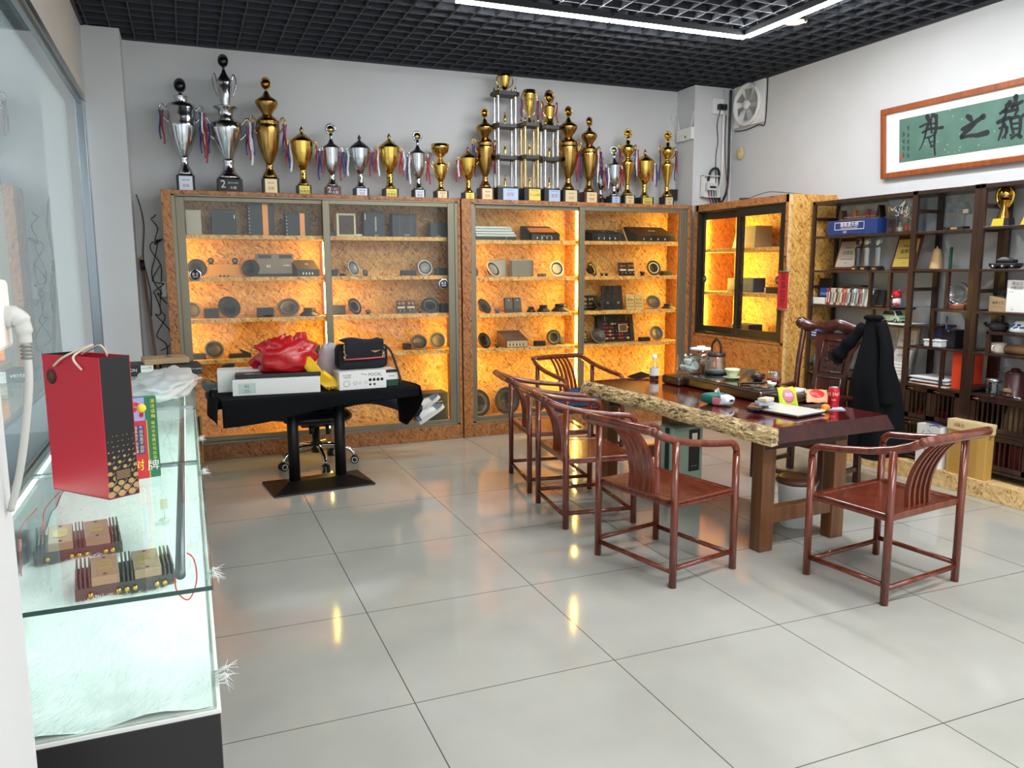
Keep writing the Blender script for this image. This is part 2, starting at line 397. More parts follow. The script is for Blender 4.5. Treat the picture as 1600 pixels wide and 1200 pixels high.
lamp(xb - 0.025, xb + 0.025, 3.93, yb - 0.03, 'white linear lamp running towards camera from the ring corner')
for i in range(2): lamp(xb - 0.025, xb + 0.025, 3.93 - 1.13 * (i + 1) + 0.01, 3.93 - 1.13 * i, ('white linear lamp of the ring side, second from the corner', 'white linear lamp of the ring side, third from the corner')[i])
for i, n in enumerate(('left', 'middle', 'right')): lamp(0.58 + 1.13 * i, 1.70 + 1.13 * i, 1.655, 1.705, 'unseen white linear lamp added for floor light at ring near side, %s of three' % n)  # out-of-view run, added to light the foreground floor
dl = thing('recessed_downlight', 'small round warm downlight set in the black grid', 'ceiling lamp', (4.13, 4.74, 3.238))
MB().lathe([(0.09, 0.0), (0.09, 0.02), (0.072, 0.02), (0.066, 0.0)], CHROME, 24, close=False).build('bezel', dl)
MB().lathe([(0.0, 0.004), (0.066, 0.004), (0.066, 0.02), (0.0, 0.02)], mat('warm_lamp', (255, 220, 170), emit=(255, 206, 150), es=12), 20).build('bulb', dl)

# ================================================================ glass-fronted wall cabinets
def wall_cabinet(label, x0, x1, zt, lv, openx, posts, leds, sticks, cat='cabinet'):
    yf, yk = 6.65, 7.015
    t = thing('display_cabinet', label, cat, (x0, yf, 0), group='strand board wall cabinets with sliding glass doors')
    W = x1 - x0; D = yk - yf
    a, b = openx[0] - x0, openx[1] - x0
    c = MB()
    c.bx(0, a, 0, D, 0, zt, OSBD, 0.003).bx(b, W, 0, D, 0, zt, OSBD, 0.003).bx(a, b, 0, D, zt - 0.032, zt, OSBD, 0.003).bx(a, b, 0, D, 0.0, 0.128, OSBD, 0.003)
    c.bx(a, b, 0.05, D, 0.128, 0.145, OSB)
    cm = posts[1] - x0
    c.bx(cm - 0.012, cm + 0.012, 0.075, D, 0.145, zt - 0.032, OSB)
    c.build('carcass', t)
    MB().bx(a, b, D - 0.008, D - 0.001, 0.145, zt - 0.032, OSB).build('back_panel', t)
    for z in lv:
        MB().bx(a, cm - 0.012, 0.072, D - 0.008, z - 0.034, z, OSB, 0.002).build('shelf', t)
        MB().bx(cm + 0.012, b, 0.072, D - 0.008, z - 0.034, z, OSB, 0.002).build('shelf', t)
    zb, zz = 0.128, zt - 0.032
    tr = MB().bx(a, b, 0.002, 0.07, zz - 0.012, zz, ALU, 0.002).bx(a, b, 0.002, 0.07, zb, zb + 0.018, ALU, 0.002)
    tr.bx(a, a + 0.028, 0.002, 0.07, zb, zz, ALU, 0.002).bx(b - 0.028, b, 0.002, 0.07, zb, zz, ALU, 0.002); tr.build('door_track', t)
    for k, (d0, d1, yy) in enumerate(((a + 0.028, cm + 0.03, 0.034), (cm - 0.03, b - 0.028, 0.006))):
        if k == 0: s0, s1 = posts[0], 0.045
        else: s0, s1 = 0.055, posts[2]
        d = MB(); y0, y1 = yy, yy + 0.026
        d.bx(d0, d0 + s0, y0, y1, zb + 0.018, zz - 0.012, ALU, 0.003).bx(d1 - s1, d1, y0, y1, zb + 0.018, zz - 0.012, ALU, 0.003)
        d.bx(d0 + s0, d1 - s1, y0, y1, zz - 0.045, zz - 0.012, ALU, 0.002).bx(d0 + s0, d1 - s1, y0, y1, zb + 0.018, zb + 0.052, ALU, 0.002)
        do = d.build('sliding_door', t)
        MB().bx(d0 + s0 - 0.004, d1 - s1 + 0.004, yy + 0.011, yy + 0.015, zb + 0.05, zz - 0.043, CLEAR).build('door_glass', do)
        for kk, sx, sz in sticks:
            if kk != k: continue
            s = MB(); M = face_front(sx - x0, yy + 0.0105, sz)
            s.lathe([(0.0, 0.0035), (0.04, 0.0035), (0.047, 0.001), (0.047, 0.0)], SILVER, 28, M).lathe([(0.0, 0.0042), (0.037, 0.0042), (0.037, 0.003)], mat('badge_blue', (40, 50, 66), 0.4), 28, M)
            s.text('R', M @ Matrix.Translation((-0.013, 0.004, 0)), 0.034, WHITEINK, 0.0048).text('S', M @ Matrix.Translation((0.012, 0.004, 0)), 0.034, WHITEINK, 0.0048)
            s.bx(-0.02, 0.02, -0.018, -0.014, 0.0045, 0.005, WHITEINK, 0, M)
            s.build('door_badge', do)
    lev = [0.145] + sorted(lv) + [zz + 0.03]
    for lx, rows, side in leds:
        for i in rows:
            z0, z1 = lev[i] + 0.02, lev[i + 1] - 0.05
            MB().bx(lx - x0 - 0.004, lx - x0 + 0.004, 0.085, 0.097, z0, z1, WARMLED).build('led_strip', t)
    return t
wall_cabinet('strand board display cabinet beside the left pilaster, behind the black draped table', -0.127, 2.245, 2.115, (0.803, 1.128, 1.456, 1.786), (-0.06, 2.22), (0.062, 1.10, 0.06),
    ((1.078, (0, 1, 2, 3), -1), (2.205, (0, 1), -1), (1.122, (1, 2), 1), (-0.045, (1, 2, 3), 1)), ((0, 0.082, 1.474), (1, 2.09, 1.383)))
wall_cabinet('strand board display cabinet in the back right, behind the tea table chairs', 2.257, 4.632, 2.115, (0.788, 1.108, 1.437, 1.767), (2.345, 4.59), (0.026, 3.44, 0.06),
    ((2.365, (0, 1, 2, 3), 1), (3.418, (0, 1, 2, 3, 4), -1), (4.575, (0, 1, 2, 3, 4), -1), (3.462, (0,), 1)), ())

# the corner cabinet along the right wall, facing the room
def corner_cabinet():
    xf, xk, y0, y1, zt = 4.64, 5.125, 5.268, 6.618, 2.11
    t = thing('corner_cabinet', 'strand board corner cabinet with small two-pane window along right wall', 'cabinet', (xf, y0, 0))
    D, W = xk - xf, y1 - y0
    wy0, wy1, wz0, wz1 = 0.065, 1.285, 0.885, 2.048
    c = MB()
    c.bx(0.012, D, 0, 0.03, 0, zt, OSB, 0.002)                      # bright end panel
    c.bx(0, 0.012, -0.002, 0.03, 0, zt, OSBP)
    c.bx(0, D, W - 0.03, W, 0, zt, OSBD)
    c.bx(0, 0.025, 0.03, wy0, 0.0, zt, OSBD).bx(0, 0.025, wy1, W - 0.03, 0, zt, OSBD)
    c.bx(0, D, 0.03, W - 0.03, wz1, zt, OSBD).bx(0, D, 0.03, W - 0.03, wz0 - 0.03, wz0 - 0.005, OSBD, 0.002)
    c.bx(0, 0.02, 0.065, W - 0.065, 0, 0.08, OSBD)
    c.build('carcass', t)
    MB().bx(D - 0.012, D - 0.002, 0.03, W - 0.03, 0.1, wz1, OSB).build('back_panel', t)
    for z in (1.285, 1.69): MB().bx(0.075, D - 0.012, 0.03, W - 0.03, z - 0.034, z, OSB, 0.002).build('shelf', t)
    for ya, yb_ in ((0.068, 0.674), (0.678, 1.283)):
        d = MB().bx(-0.004, 0.016, ya, yb_, 0.085, wz0 - 0.034, OSBD, 0.002).build('cupboard_door', t)
    tr = MB().bx(-0.004, 0.066, wy0, wy1, wz1 - 0.016, wz1, ALUD, 0.002).bx(-0.004, 0.066, wy0, wy1, wz0 - 0.005, wz0 + 0.016, ALUD, 0.002)
    tr.bx(-0.004, 0.066, wy0, wy0 + 0.02, wz0, wz1, ALUD).bx(-0.004, 0.066, wy1 - 0.03, wy1, wz0, wz1, ALUD); tr.build('window_track', t)
    for k, (d0, d1, xx) in enumerate(((0.645, 1.26, 0.03), (0.085, 0.7, 0.002))):
        d = MB().bx(xx, xx + 0.024, d0, d0 + 0.04, wz0 + 0.014, wz1 - 0.014, ALUD, 0.002).bx(xx, xx + 0.024, d1 - 0.04, d1, wz0 + 0.014, wz1 - 0.014, ALUD, 0.002)
        d.bx(xx, xx + 0.024, d0 + 0.04, d1 - 0.04, wz1 - 0.085, wz1 - 0.014, ALUD, 0.002).bx(xx, xx + 0.024, d0 + 0.04, d1 - 0.04, wz0 + 0.014, wz0 + 0.075, ALUD, 0.002)
        do = d.build('sliding_window', t)
        MB().bx(xx + 0.01, xx + 0.014, d0 + 0.036, d1 - 0.036, wz0 + 0.07, wz1 - 0.08, CLEAR).build('window_glass', do)
        yy = d1 - 0.052 if k == 0 else d0 + 0.052
        MB().lathe([(0.0, 0.006), (0.026, 0.006), (0.034, 0.0)], BLACKM, 18, face_left(xx + 0.009, yy, 1.405)).lathe([(0.0, 0.008), (0.02, 0.008), (0.02, 0.005)], STEEL, 16, face_left(xx + 0.009, yy, 1.405)).build('finger_pull', do)
    for a, zz0, zz1 in ((1.30, 0.92, 1.23), (1.30, 1.30, 1.64), (1.30, 1.71, 2.0)):
        MB().bx(0.09, 0.102, a - 0.004, a + 0.004, zz0, zz1, WARMLEDB).build('led_strip', t)
    return t
corner_cabinet()

# ================================================================ dark walnut display shelf on the plinth
def shelf_unit(label, name, yl, yr, posts, boards, uprights, doors, z0=0.118, ztop=2.045):
    """yl is the far (left) end, yr the near end; boards run along y"""
    xf, xk = 4.84, 5.112
    t = thing(name, label, 'shelf', (xf, yr, z0)); D = xk - xf
    def Y(v): return v - yr
    for (ya, wd) in posts:
        MB().bx(0, 0.024, Y(ya) - wd, Y(ya), 0, ztop - z0, SHELFWOOD, 0.002).build('post', t)
        MB().bx(D - 0.024, D, Y(ya) - wd, Y(ya), 0, ztop - z0, SHELFWOOD, 0.002).build('post', t)
        for zc in (1.905, 1.35, 0.7, 0.2): MB().bx(0.024, D - 0.024, Y(ya) - wd * 0.85, Y(ya) - wd * 0.15, zc - 0.012 - z0, zc + 0.012 - z0, SHELFWOOD).build('side_rail', t)
    MB().bx(0, D, 0, Y(yl), ztop - z0 - 0.03, ztop - z0 - 0.002, SHELFWOOD, 0.002).build('top_rail', t)
    for ya, yb_, z in boards:
        MB().bx(0.002, D - 0.002, Y(yb_), Y(ya), z - z0 - 0.018, z - z0, SHELFWOOD, 0.002).build('shelf_board', t)
    for ya, za, zb in uprights:
        MB().bx(0.002, 0.03, Y(ya) - 0.011, Y(ya) + 0.011, za - z0, zb - z0 - 0.018, SHELFWOOD, 0.002).build('upright', t)
    for ya, yb_, za, zb in doors:
        d = MB(); a, b, c, e = Y(yb_), Y(ya), za - z0, zb - z0
        d.bx(0.004, 0.024, a, a + 0.035, c, e, SHELFWOOD).bx(0.004, 0.024, b - 0.035, b, c, e, SHELFWOOD).bx(0.004, 0.024, a, b, e - 0.03, e, SHELFWOOD).bx(0.004, 0.024, a, b, c, c + 0.03, SHELFWOOD)
        n = max(2, int((b - a - 0.07) / 0.034))
        for i in range(n):
            q = a + 0.035 + (i + 0.5) * (b - a - 0.07) / n
            d.bx(0.008, 0.018, q - 0.004, q + 0.004, c, e, SHELFWOOD)
        do = d.build('slatted_door', t)
        MB().tube([(0.0, b - 0.02, e - 0.012), (-0.012, b - 0.03, e - 0.012), (-0.012, b - 0.06, e - 0.012), (0.0, b - 0.07, e - 0.012)], 0.004, DGOLD, 6).build('door_pull', do)
    MB().bx(D - 0.01, D - 0.004, 0, Y(yl), 0.14 - z0 + 0.02, 0.67 - z0, SHELFWOOD).build('cupboard_back', t)
    return t
shelf_unit('dark walnut open display shelf beside the corner cabinet, holding books and plaques', 'display_shelf', 5.24, 3.738,
    ((5.24, 0.026), (4.262, 0.042), (3.778, 0.04)),
    ((5.225, 4.262, 1.762), (5.225, 4.262, 1.487), (5.225, 4.405, 1.209), (4.46, 4.262, 1.088), (5.225, 4.64, 0.932), (5.225, 4.262, 0.66), (5.225, 4.262, 0.152),
     (4.22, 3.778, 1.76), (4.22, 3.755, 1.495), (4.05, 3.778, 1.222), (4.22, 4.05, 1.098), (4.22, 3.756, 0.95), (4.22, 3.778, 0.672), (4.22, 3.778, 0.425), (5.225, 4.262, 0.425), (4.22, 3.778, 0.152)),
    ((4.606, 1.209, 1.487), (4.426, 1.209, 1.487), (4.567, 1.02, 1.209), (3.941, 1.222, 1.495), (3.766, 1.222, 1.495), (4.035, 0.95, 1.222), (3.936, 0.672, 0.95)),
    ((4.215, 4.0, 0.43, 0.655), (3.995, 3.78, 0.43, 0.655), (4.215, 4.0, 0.16, 0.405), (3.995, 3.78, 0.16, 0.405), (5.21, 4.74, 0.16, 0.655), (4.735, 4.265, 0.16, 0.655)))
shelf_unit('dark walnut open display shelf at the right edge, holding teaware and gold cup', 'display_shelf', 3.737, 2.30,
    ((3.737, 0.038), (2.34, 0.04)),
    ((3.70, 2.34, 1.769), (3.70, 2.34, 1.496), (3.70, 2.34, 1.22), (3.62, 2.34, 1.09), (3.70, 2.34, 0.95), (3.70, 2.34, 0.673), (3.70, 2.34, 0.43), (3.70, 2.34, 0.185)),
    ((3.608, 0.95, 1.115), (3.2, 0.95, 1.22)),
    ((3.695, 3.27, 0.435, 0.655), (3.265, 2.80, 0.435, 0.655), (3.695, 3.27, 0.19, 0.41), (3.265, 2.80, 0.19, 0.41), (2.795, 2.345, 0.19, 0.655)))

# ================================================================ rosewood armchairs
def make_armchair():
    t = thing('rosewood_armchair', 'x', 'chair', group='rosewood armchairs around the tea table')
    hx, hy, r = 0.272, 0.214, 0.0185
    st = MB()
    st.bx(-hx, hx, -hy + 0.0, hy, 0.385, 0.414, ROSE, 0.006)
    st.bx(-hx + 0.05, hx - 0.05, -hy + 0.05, hy - 0.05, 0.413, 0.416, ROSE, 0.001)
    for s_ in (-1, 1):
        st.bx(s_ * (hx - 0.024) - 0.024, s_ * (hx - 0.024) + 0.024, -hy, hy, 0.4, 0.4195, ROSE, 0.004)
        st.bx(-hx + 0.02, hx - 0.02, s_ * (hy - 0.02) - 0.02, s_ * (hy - 0.02) + 0.02, 0.4, 0.4195, ROSE, 0.004)
    st.build('seat', t)
    for s_ in (-1, 1):
        MB().tube([(s_ * hx, hy, 0), (s_ * hx, hy, 0.59)], [r, r * 0.95], ROSE, 14).build('leg', t)
        MB().tube([(s_ * hx, -hy, 0), (s_ * hx, -hy, 0.712)], [r, r * 0.95], ROSE, 14).build('leg', t)
        p = [(s_ * hx, hy, 0.585), (s_ * hx, hy, 0.615)] + [(s_ * hx, hy - 0.055 + 0.055 * math.cos(a), 0.605 + 0.052 * math.sin(a)) for a in [i * PI / 16 for i in range(1, 9)]]
        p += [(s_ * hx, 0.05, 0.668), (s_ * (hx - 0.003), -0.1, 0.69), (s_ * (hx - 0.008), -hy, 0.716), (s_ * (hx - 0.022), -0.285, 0.742), (s_ * 0.236, -0.335, 0.768)]
        MB().tube(p, [r * 0.95] * (len(p) - 3) + [r * 1.02, r * 1.1, r * 1.1], ROSE, 14).build('armrest', t)
    p = [(-0.243, -0.33, 0.768), (-0.2, -0.342, 0.771), (0, -0.348, 0.774), (0.2, -0.342, 0.771), (0.243, -0.33, 0.768)]
    MB().tube(p, [0.018, 0.022, 0.0225, 0.022, 0.018], ROSE, 14).ball(p[0], 0.0205, ROSE).ball(p[-1], 0.0205, ROSE).build('crest_rail', t)
    for i in range(5):
        x = (i - 2) * 0.038
        pp = bez([(x, -0.168, 0.415), (x, -0.166, 0.5), (x, -0.19, 0.60), (x, -0.25, 0.70), (x, -0.33, 0.768)], 5)
        m = MB(); k = len(pp); vs = []; fs = []
        for q in pp: vs += [(q.x - 0.0065, q.y - 0.011, q.z), (q.x + 0.0065, q.y - 0.011, q.z), (q.x + 0.0065, q.y + 0.011, q.z), (q.x - 0.0065, q.y + 0.011, q.z)]
        for a in range(k - 1):
            for j in range(4): fs.append((a * 4 + j, a * 4 + (j + 1) % 4, a * 4 + 4 + (j + 1) % 4, a * 4 + 4 + j))
        fs += [(3, 2, 1, 0), (k * 4 - 4, k * 4 - 3, k * 4 - 2, k * 4 - 1)]
        m.add(vs, fs, ROSE, False).build('slat', t)
    for s_ in (-1, 1):
        MB().tube([(s_ * hx, -hy, 0.092), (s_ * hx, hy, 0.092)], 0.0125, ROSE, 10).build('stretcher', t)
        MB().tube([(-hx, s_ * hy, 0.075), (hx, s_ * hy, 0.075)], 0.0125, ROSE, 10).build('stretcher', t)
    return t
ch0 = make_armchair()
CH = [((3.08, 2.76), 7.8, 'rosewood armchair at the near end of the tea table, back towards camera'),
      ((2.224, 3.361), -77.7, 'rosewood armchair at long side of tea table, nearest the camera'),
      ((2.229, 4.269), -97.0, 'rosewood armchair in the middle of the row along the bark edge'),
      ((2.345, 5.035), -99.0, 'rosewood armchair farthest in the row along bark edge, by the black draped table'),
      ((2.93, 5.70), 187.0, 'rosewood armchair at the far end of tea table with blue cloth on seat')]
for i, ((x, y), a, lab) in enumerate(CH):
    o = ch0 if i == 0 else copy_tree(ch0)
    o.location = (x, y, 0); o.rotation_euler = (0, 0, math.radians(a)); o['label'] = lab

# ================================================================ tea table
def bark_mat():
    m = bpy.data.materials.new('raw_bark'); m.use_nodes = True; nt = m.node_tree; b = nt.nodes['Principled BSDF']; L = nt.links.new
    tc = nt.nodes.new('ShaderNodeTexCoord'); mp = nt.nodes.new('ShaderNodeMapping'); mp.inputs['Scale'].default_value = (34, 11, 60)
    mp.inputs['Rotation'].default_value = (0.35, 0, 0)
    L(tc.outputs['Object'], mp.inputs['Vector'])
    n = nt.nodes.new('ShaderNodeTexNoise'); n.inputs['Scale'].default_value = 1.0; n.inputs['Detail'].default_value = 7; n.inputs['Distortion'].default_value = 1.0; n.inputs['Roughness'].default_value = 0.65
    L(mp.outputs[0], n.inputs['Vector'])
    r = nt.nodes.new('ShaderNodeValToRGB'); e = r.color_ramp.elements
    e[0].position = 0.4; e[0].color = srgb(84, 66, 44); e[1].position = 0.64; e[1].color = srgb(232, 208, 158)
    k = e.new(0.49); k.color = srgb(186, 158, 108)
    L(n.outputs['Fac'], r.inputs['Fac']); L(r.outputs['Color'], b.inputs['Base Color']); b.inputs['Roughness'].default_value = 0.6
    bp = nt.nodes.new('ShaderNodeBump'); bp.inputs['Strength'].default_value = 0.8; bp.inputs['Distance'].default_value = 0.012
    L(n.outputs['Fac'], bp.inputs['Height']); L(bp.outputs['Normal'], b.inputs['Normal'])
    return m
BARK = bark_mat()
CUT = wood_mat('sawn_edge_wood', (44, 13, 11), (66, 22, 16), 0.4, 0.0)
TT = thing('tea_table', 'long tea table with glossy red lacquered top and rough bark edge', 'table', (3.03, 4.03, 0), math.radians(3.0))
def tea_table():
    # slab: left edge follows the natural log, near end sawn with a slanted face
    N = 40; ys = [-0.92 + 1.86 * i / N for i in range(N + 1)]
    def xl(y): return -0.385 + 0.014 * math.sin(3.1 * y + 0.4) + 0.008 * math.sin(9 * y)
    def xr(y): return 0.405 + 0.012 * math.sin(2.2 * y + 1)
    zt, zb = 0.72, 0.645
    top = MB(); vs = []; fs = []
    for y in ys:
        k = 0.03 if y == ys[0] else 0.0
        vs += [(xl(y), y, zt), (xr(y), y, zt), (xl(y) - 0.002, y - k, zb), (xr(y) + 0.03, y - k, zb)]
    for i in range(N):
        a = i * 4; b = a + 4
        fs += [(a, a + 1, b + 1, b), (a + 2, b + 2, b + 3, a + 3), (a + 1, a + 3, b + 3, b + 1), (a, b, b + 2, a + 2)]
    fs += [(4 * N, 4 * N + 1, 4 * N + 3, 4 * N + 2)]
    top.add(vs, fs, TABLEWOOD, False); top.add(vs, [(0, 2, 3, 1)], CUT, False)
    top.build('tabletop', TT)
    rnd = random.Random(3)
    NB, K = 150, 9; vs = []; fs = []
    for i in range(NB + 1):
        y = -0.945 + 1.885 * i / NB
        for j in range(K + 1):
            u = j / K
            x = xl(y) - 0.005 - 0.052 * u ** 0.8 - 0.012 * math.sin(PI * u)
            z = zt + 0.002 - (zt - zb + 0.01) * u
            if 0 < j < K and 0 < i < NB: x += rnd.uniform(-0.006, 0.004); z += rnd.uniform(-0.003, 0.003)
            yy = y - (0.018 * u if i == 0 else 0)
            vs.append((x, yy, z))
    vb = len(vs)
    for i in range(NB + 1):
        y = -0.945 + 1.885 * i / NB; vs += [(xl(y) + 0.002, y, zt + 0.0015), (xl(y) + 0.004, y, zb - 0.008)]
    W = K + 1
    for i in range(NB):
        for j in range(K): fs.append((i * W + j, (i + 1) * W + j, (i + 1) * W + j + 1, i * W + j + 1))
        fs.append((vb + 2 * i, vb + 2 * i + 2, (i + 1) * W, i * W)); fs.append((i * W + K, (i + 1) * W + K, vb + 2 * i + 3, vb + 2 * i + 1))
    fs.append(tuple([vb] + [j for j in range(W)] + [vb + 1])); fs.append(tuple([vb + 2 * NB + 1] + [NB * W + j for j in range(K, -1, -1)] + [vb + 2 * NB]))
    e = MB().add(vs, fs, BARK, False).build('bark_edge', TT, label='pale rough bark edge')
    for y in (-0.715, 0.815):
        for x in (-0.265, 0.255): MB().bx(x - 0.046, x + 0.046, y - 0.04, y + 0.04, 0, 0.615, LEGWOOD, 0.004).build('leg', TT)
        MB().bx(-0.22, 0.21, y - 0.03, y + 0.03, 0.15, 0.235, LEGWOOD, 0.004).build('leg_stretcher', TT)
        MB().bx(-0.3, 0.29, y - 0.042, y + 0.042, 0.56, 0.645, CUT, 0.004).build('trestle_head', TT)
    for x in (-0.21, 0.2):
        MB().bx(x - 0.018, x + 0.018, -0.675, 0.775, 0.575, 0.645, LEGWOOD, 0.003).build('apron', TT)
tea_table()

# ================================================================ the carved master chair and the coat on it
MC = thing('carved_armchair', 'tall dark rosewood armchair with carved back, behind the tea table', 'chair', (4.04, 4.33, 0), math.radians(90 + 14))
def master_chair():
    # local +Y is forward
    W = ROSED
    MB().bx(-0.29, 0.29, -0.23, 0.25, 0.37, 0.42, W, 0.008).build('seat', MC)
    for s in (-1, 1):
        MB().tube([(s * 0.27, 0.22, 0), (s * 0.265, 0.22, 0.37)], 0.028, W, 4, smooth=False).build('leg', MC)
        MB().tube([(s * 0.27, -0.22, 0), (s * 0.265, -0.22, 0.40)], 0.028, W, 4, smooth=False).build('leg', MC)
        p = bez([(s * 0.262, -0.215, 0.40), (s * 0.262, -0.235, 0.62), (s * 0.27, -0.275, 0.85), (s * 0.282, -0.345, 1.10)], 6)
        MB().tube(p, 0.021, W, 10).build('back_post', MC)
        p = bez([(s * 0.275, -0.25, 0.655), (s * 0.30, -0.05, 0.63), (s * 0.31, 0.12, 0.645), (s * 0.315, 0.26, 0.65)], 6)
        MB().tube(p, 0.03, W, 10, flat=(1, 0.6)).build('armrest', MC)
        MB().tube([(s * 0.28, 0.18, 0.41), (s * 0.305, 0.19, 0.63)], 0.02, W, 10).build('arm_post', MC)
        MB().bx(s * 0.27 - 0.012, s * 0.27 + 0.012, -0.2, 0.2, 0.09, 0.12, W).build('stretcher', MC)
    MB().bx(-0.26, 0.26, 0.2, 0.235, 0.07, 0.1, W, 0.003).bx(-0.26, 0.26, 0.208, 0.226, 0.29, 0.37, W, 0.003).build('stretcher', MC)
    # panelled splat, leaning back
    def yb(z): return -0.225 - 0.03 * ((z - 0.42) / 0.4) - 0.09 * max(0, (z - 0.6) / 0.5) ** 1.6
    sp = MB(); zs = [0.42 + 0.62 * i / 14 for i in range(15)]
    def half(z): return 0.155 - 0.022 * math.sin((z - 0.42) / 0.62 * PI) + (0.02 if z > 0.95 else 0)
    vs = []; fs = []
    for z in zs:
        h, y = half(z), yb(z); vs += [(-h, y - 0.012, z), (h, y - 0.012, z), (h, y + 0.012, z), (-h, y + 0.012, z)]
    for i in range(14):
        for j in range(4): fs.append((i * 4 + j, i * 4 + (j + 1) % 4, i * 4 + 4 + (j + 1) % 4, i * 4 + 4 + j))
    fs += [(3, 2, 1, 0), (56, 57, 58, 59)]
    sp.add(vs, fs, W)
    for z0, z1 in ((0.47, 0.72), (0.76, 0.985)):                     # raised frames of two panels
        h = 0.095
        for a, b in (((-h, z0), (-h, z1)), ((h, z0), (h, z1)), ((-h, z0), (h, z0)), ((-h, z1), (h, z1))):
            sp.tube([(a[0], yb(a[1]) + 0.013, a[1]), ((a[0] + b[0]) / 2, yb((a[1] + b[1]) / 2) + 0.013, (a[1] + b[1]) / 2), (b[0], yb(b[1]) + 0.013, b[1])], 0.007, W, 6)
    sp.build('splat', MC)
    cv = MB(); rnd = random.Random(5)
    for i in range(26):                                              # carved spray in the upper panel
        a = rnd.uniform(0, 2 * PI); x = rnd.uniform(-0.055, 0.055); z = rnd.uniform(0.79, 0.955); r = 0.014
        pts = [(x + r * math.cos(a + k * 0.7) * (1 - k * 0.1), yb(z) + 0.0135, z + r * math.sin(a + k * 0.7) * (1 - k * 0.1)) for k in range(6)]
        cv.tube(pts, 0.0035, W, 5)
    cv.build('carving', MC)
    cr = MB(); k = 30; vs = []; fs = []
    for i in range(k + 1):
        u = -1 + 2 * i / k; x = 0.315 * u
        zt = 1.125 + 0.016 * math.cos(u * PI * 2.0) - 0.012 * abs(u) + (0.012 if abs(u) > 0.9 else 0); zb = 1.05 + 0.012 * math.cos(u * PI * 4) - 0.0 * abs(u)
        y = -0.335; vs += [(x, y - 0.022, zb), (x, y + 0.022, zb), (x, y + 0.026, (zb + zt) / 2), (x, y + 0.018, zt), (x, y - 0.018, zt)]
    for i in range(k):
        for j in range(5): fs.append((i * 5 + j, i * 5 + (j + 1) % 5, i * 5 + 5 + (j + 1) % 5, i * 5 + 5 + j))
    fs += [(4, 3, 2, 1, 0), (k * 5, k * 5 + 1, k * 5 + 2, k * 5 + 3, k * 5 + 4)]
    cr.add(vs, fs, W, True)
    for s in (-1, 1): cr.ball((s * 0.315, -0.33, 1.10), 0.034, W, sc=(1, 1, 1.1))
    cr.build('crest_rail', MC)
master_chair()
def coat():
    """a long black coat hung by its collar over the right end of the crest rail"""
    t = thing('black_coat', 'long black coat hanging from right corner of the carved chair back', 'coat', (4.27, 3.99, 0))
    m = MB(); n = 40; rows = 26; vs = []; fs = []
    for j in range(rows + 1):
        v = j / rows; z = 1.18 - v * 0.93
        rx = 0.035 + 0.085 * min(1, v * 2.2) + 0.05 * v; ry = 0.05 + 0.085 * min(1, v * 1.7) + 0.045 * v
        for i in range(n):
            a = 2 * PI * i / n
            f = 1 + 0.14 * min(1, v * 2) * math.sin(5 * a + 1.3 * v) + 0.07 * v * math.sin(11 * a + 2)
            vs.append((0.03 * v + rx * f * math.cos(a), -0.05 * v + 0.02 + ry * f * math.sin(a), z + 0.01 * math.sin(3 * a) * v))
    for j in range(rows):
        for i in range(n): fs.append((j * n + i, (j + 1) * n + i, (j + 1) * n + (i + 1) % n, j * n + (i + 1) % n))
    fs.append(tuple(range(n - 1, -1, -1))); fs.append(tuple(rows * n + i for i in range(n)))
    m.add(vs, [f[::-1] for f in fs], BLACKCLOTH, True); m.build('body', t)
    p = bez([(-0.02, 0.07, 1.12), (-0.06, 0.14, 1.02), (-0.08, 0.21, 0.93), (-0.085, 0.25, 0.885)], 6)
    MB().tube(p, [0.035 + 0.02 * (i / len(p)) + 0.006 * math.sin(i * 1.1) for i in range(len(p))], BLACKCLOTH, 14).build('sleeve', t)
    p = bez([(-0.01, -0.06, 1.14), (-0.03, -0.13, 0.98), (-0.05, -0.16, 0.8), (-0.04, -0.17, 0.62)], 6)
    MB().tube(p, [0.035 + 0.018 * (i / len(p)) for i in range(len(p))], BLACKCLOTH, 14).build('sleeve', t)
    p = [(0.04 * math.cos(a), 0.02 + 0.055 * math.sin(a), 1.175) for a in [i * 2 * PI / 16 for i in range(17)]]
    MB().tube(p, 0.016, BLACKCLOTH, 8).build('collar', t)
coat()

# bucket with round cushion lid under the table end, green appliance under the bark edge
b = thing('bucket', 'white plastic bucket with brown round lid below the tea table end', 'bucket', (3.27, 3.56, 0))
MB().lathe([(0.0, 0.0), (0.088, 0.0), (0.092, 0.01), (0.108, 0.245), (0.112, 0.25), (0.112, 0.26), (0.104, 0.26), (0.084, 0.02), (0.0, 0.02)], WHITE, 28).build('body', b)
MB().lathe([(0.0, 0.262), (0.118, 0.262), (0.122, 0.272), (0.118, 0.29), (0.09, 0.30), (0.0, 0.303)], mat('brown_leather', (104, 62, 50), 0.4), 28).build('lid', b)
GREEN = mat('mint_green_plastic', (186, 212, 190), 0.35)
a = thing('portable_appliance', 'mint green boxy appliance with black control strip, under the tea table', 'appliance', (2.955, 4.30, 0), math.radians(6))
MB().bx(-0.125, 0.125, -0.09, 0.09, 0.02, 0.50, GREEN, 0.03, smooth=False).build('body', a)
MB().bx(-0.118, -0.103, -0.095, -0.085, 0.04, 0.49, GREEN, 0.004).bx(-0.131, -0.12, -0.04, 0.0, 0.03, 0.49, mat('teal_strip', (30, 60, 66), 0.4), 0.004).build('side_strip', a)
MB().bx(-0.005, 0.085, -0.0935, -0.088, 0.2, 0.475, BLACK, 0.004).text('Air dryer', face_front(0.04, -0.0937, 0.235), 0.012, WHITEINK).build('control_panel', a)
MB().bx(0.015, 0.06, -0.0975, -0.092, 0.4, 0.455, CHROME, 0.003).build('window', a)
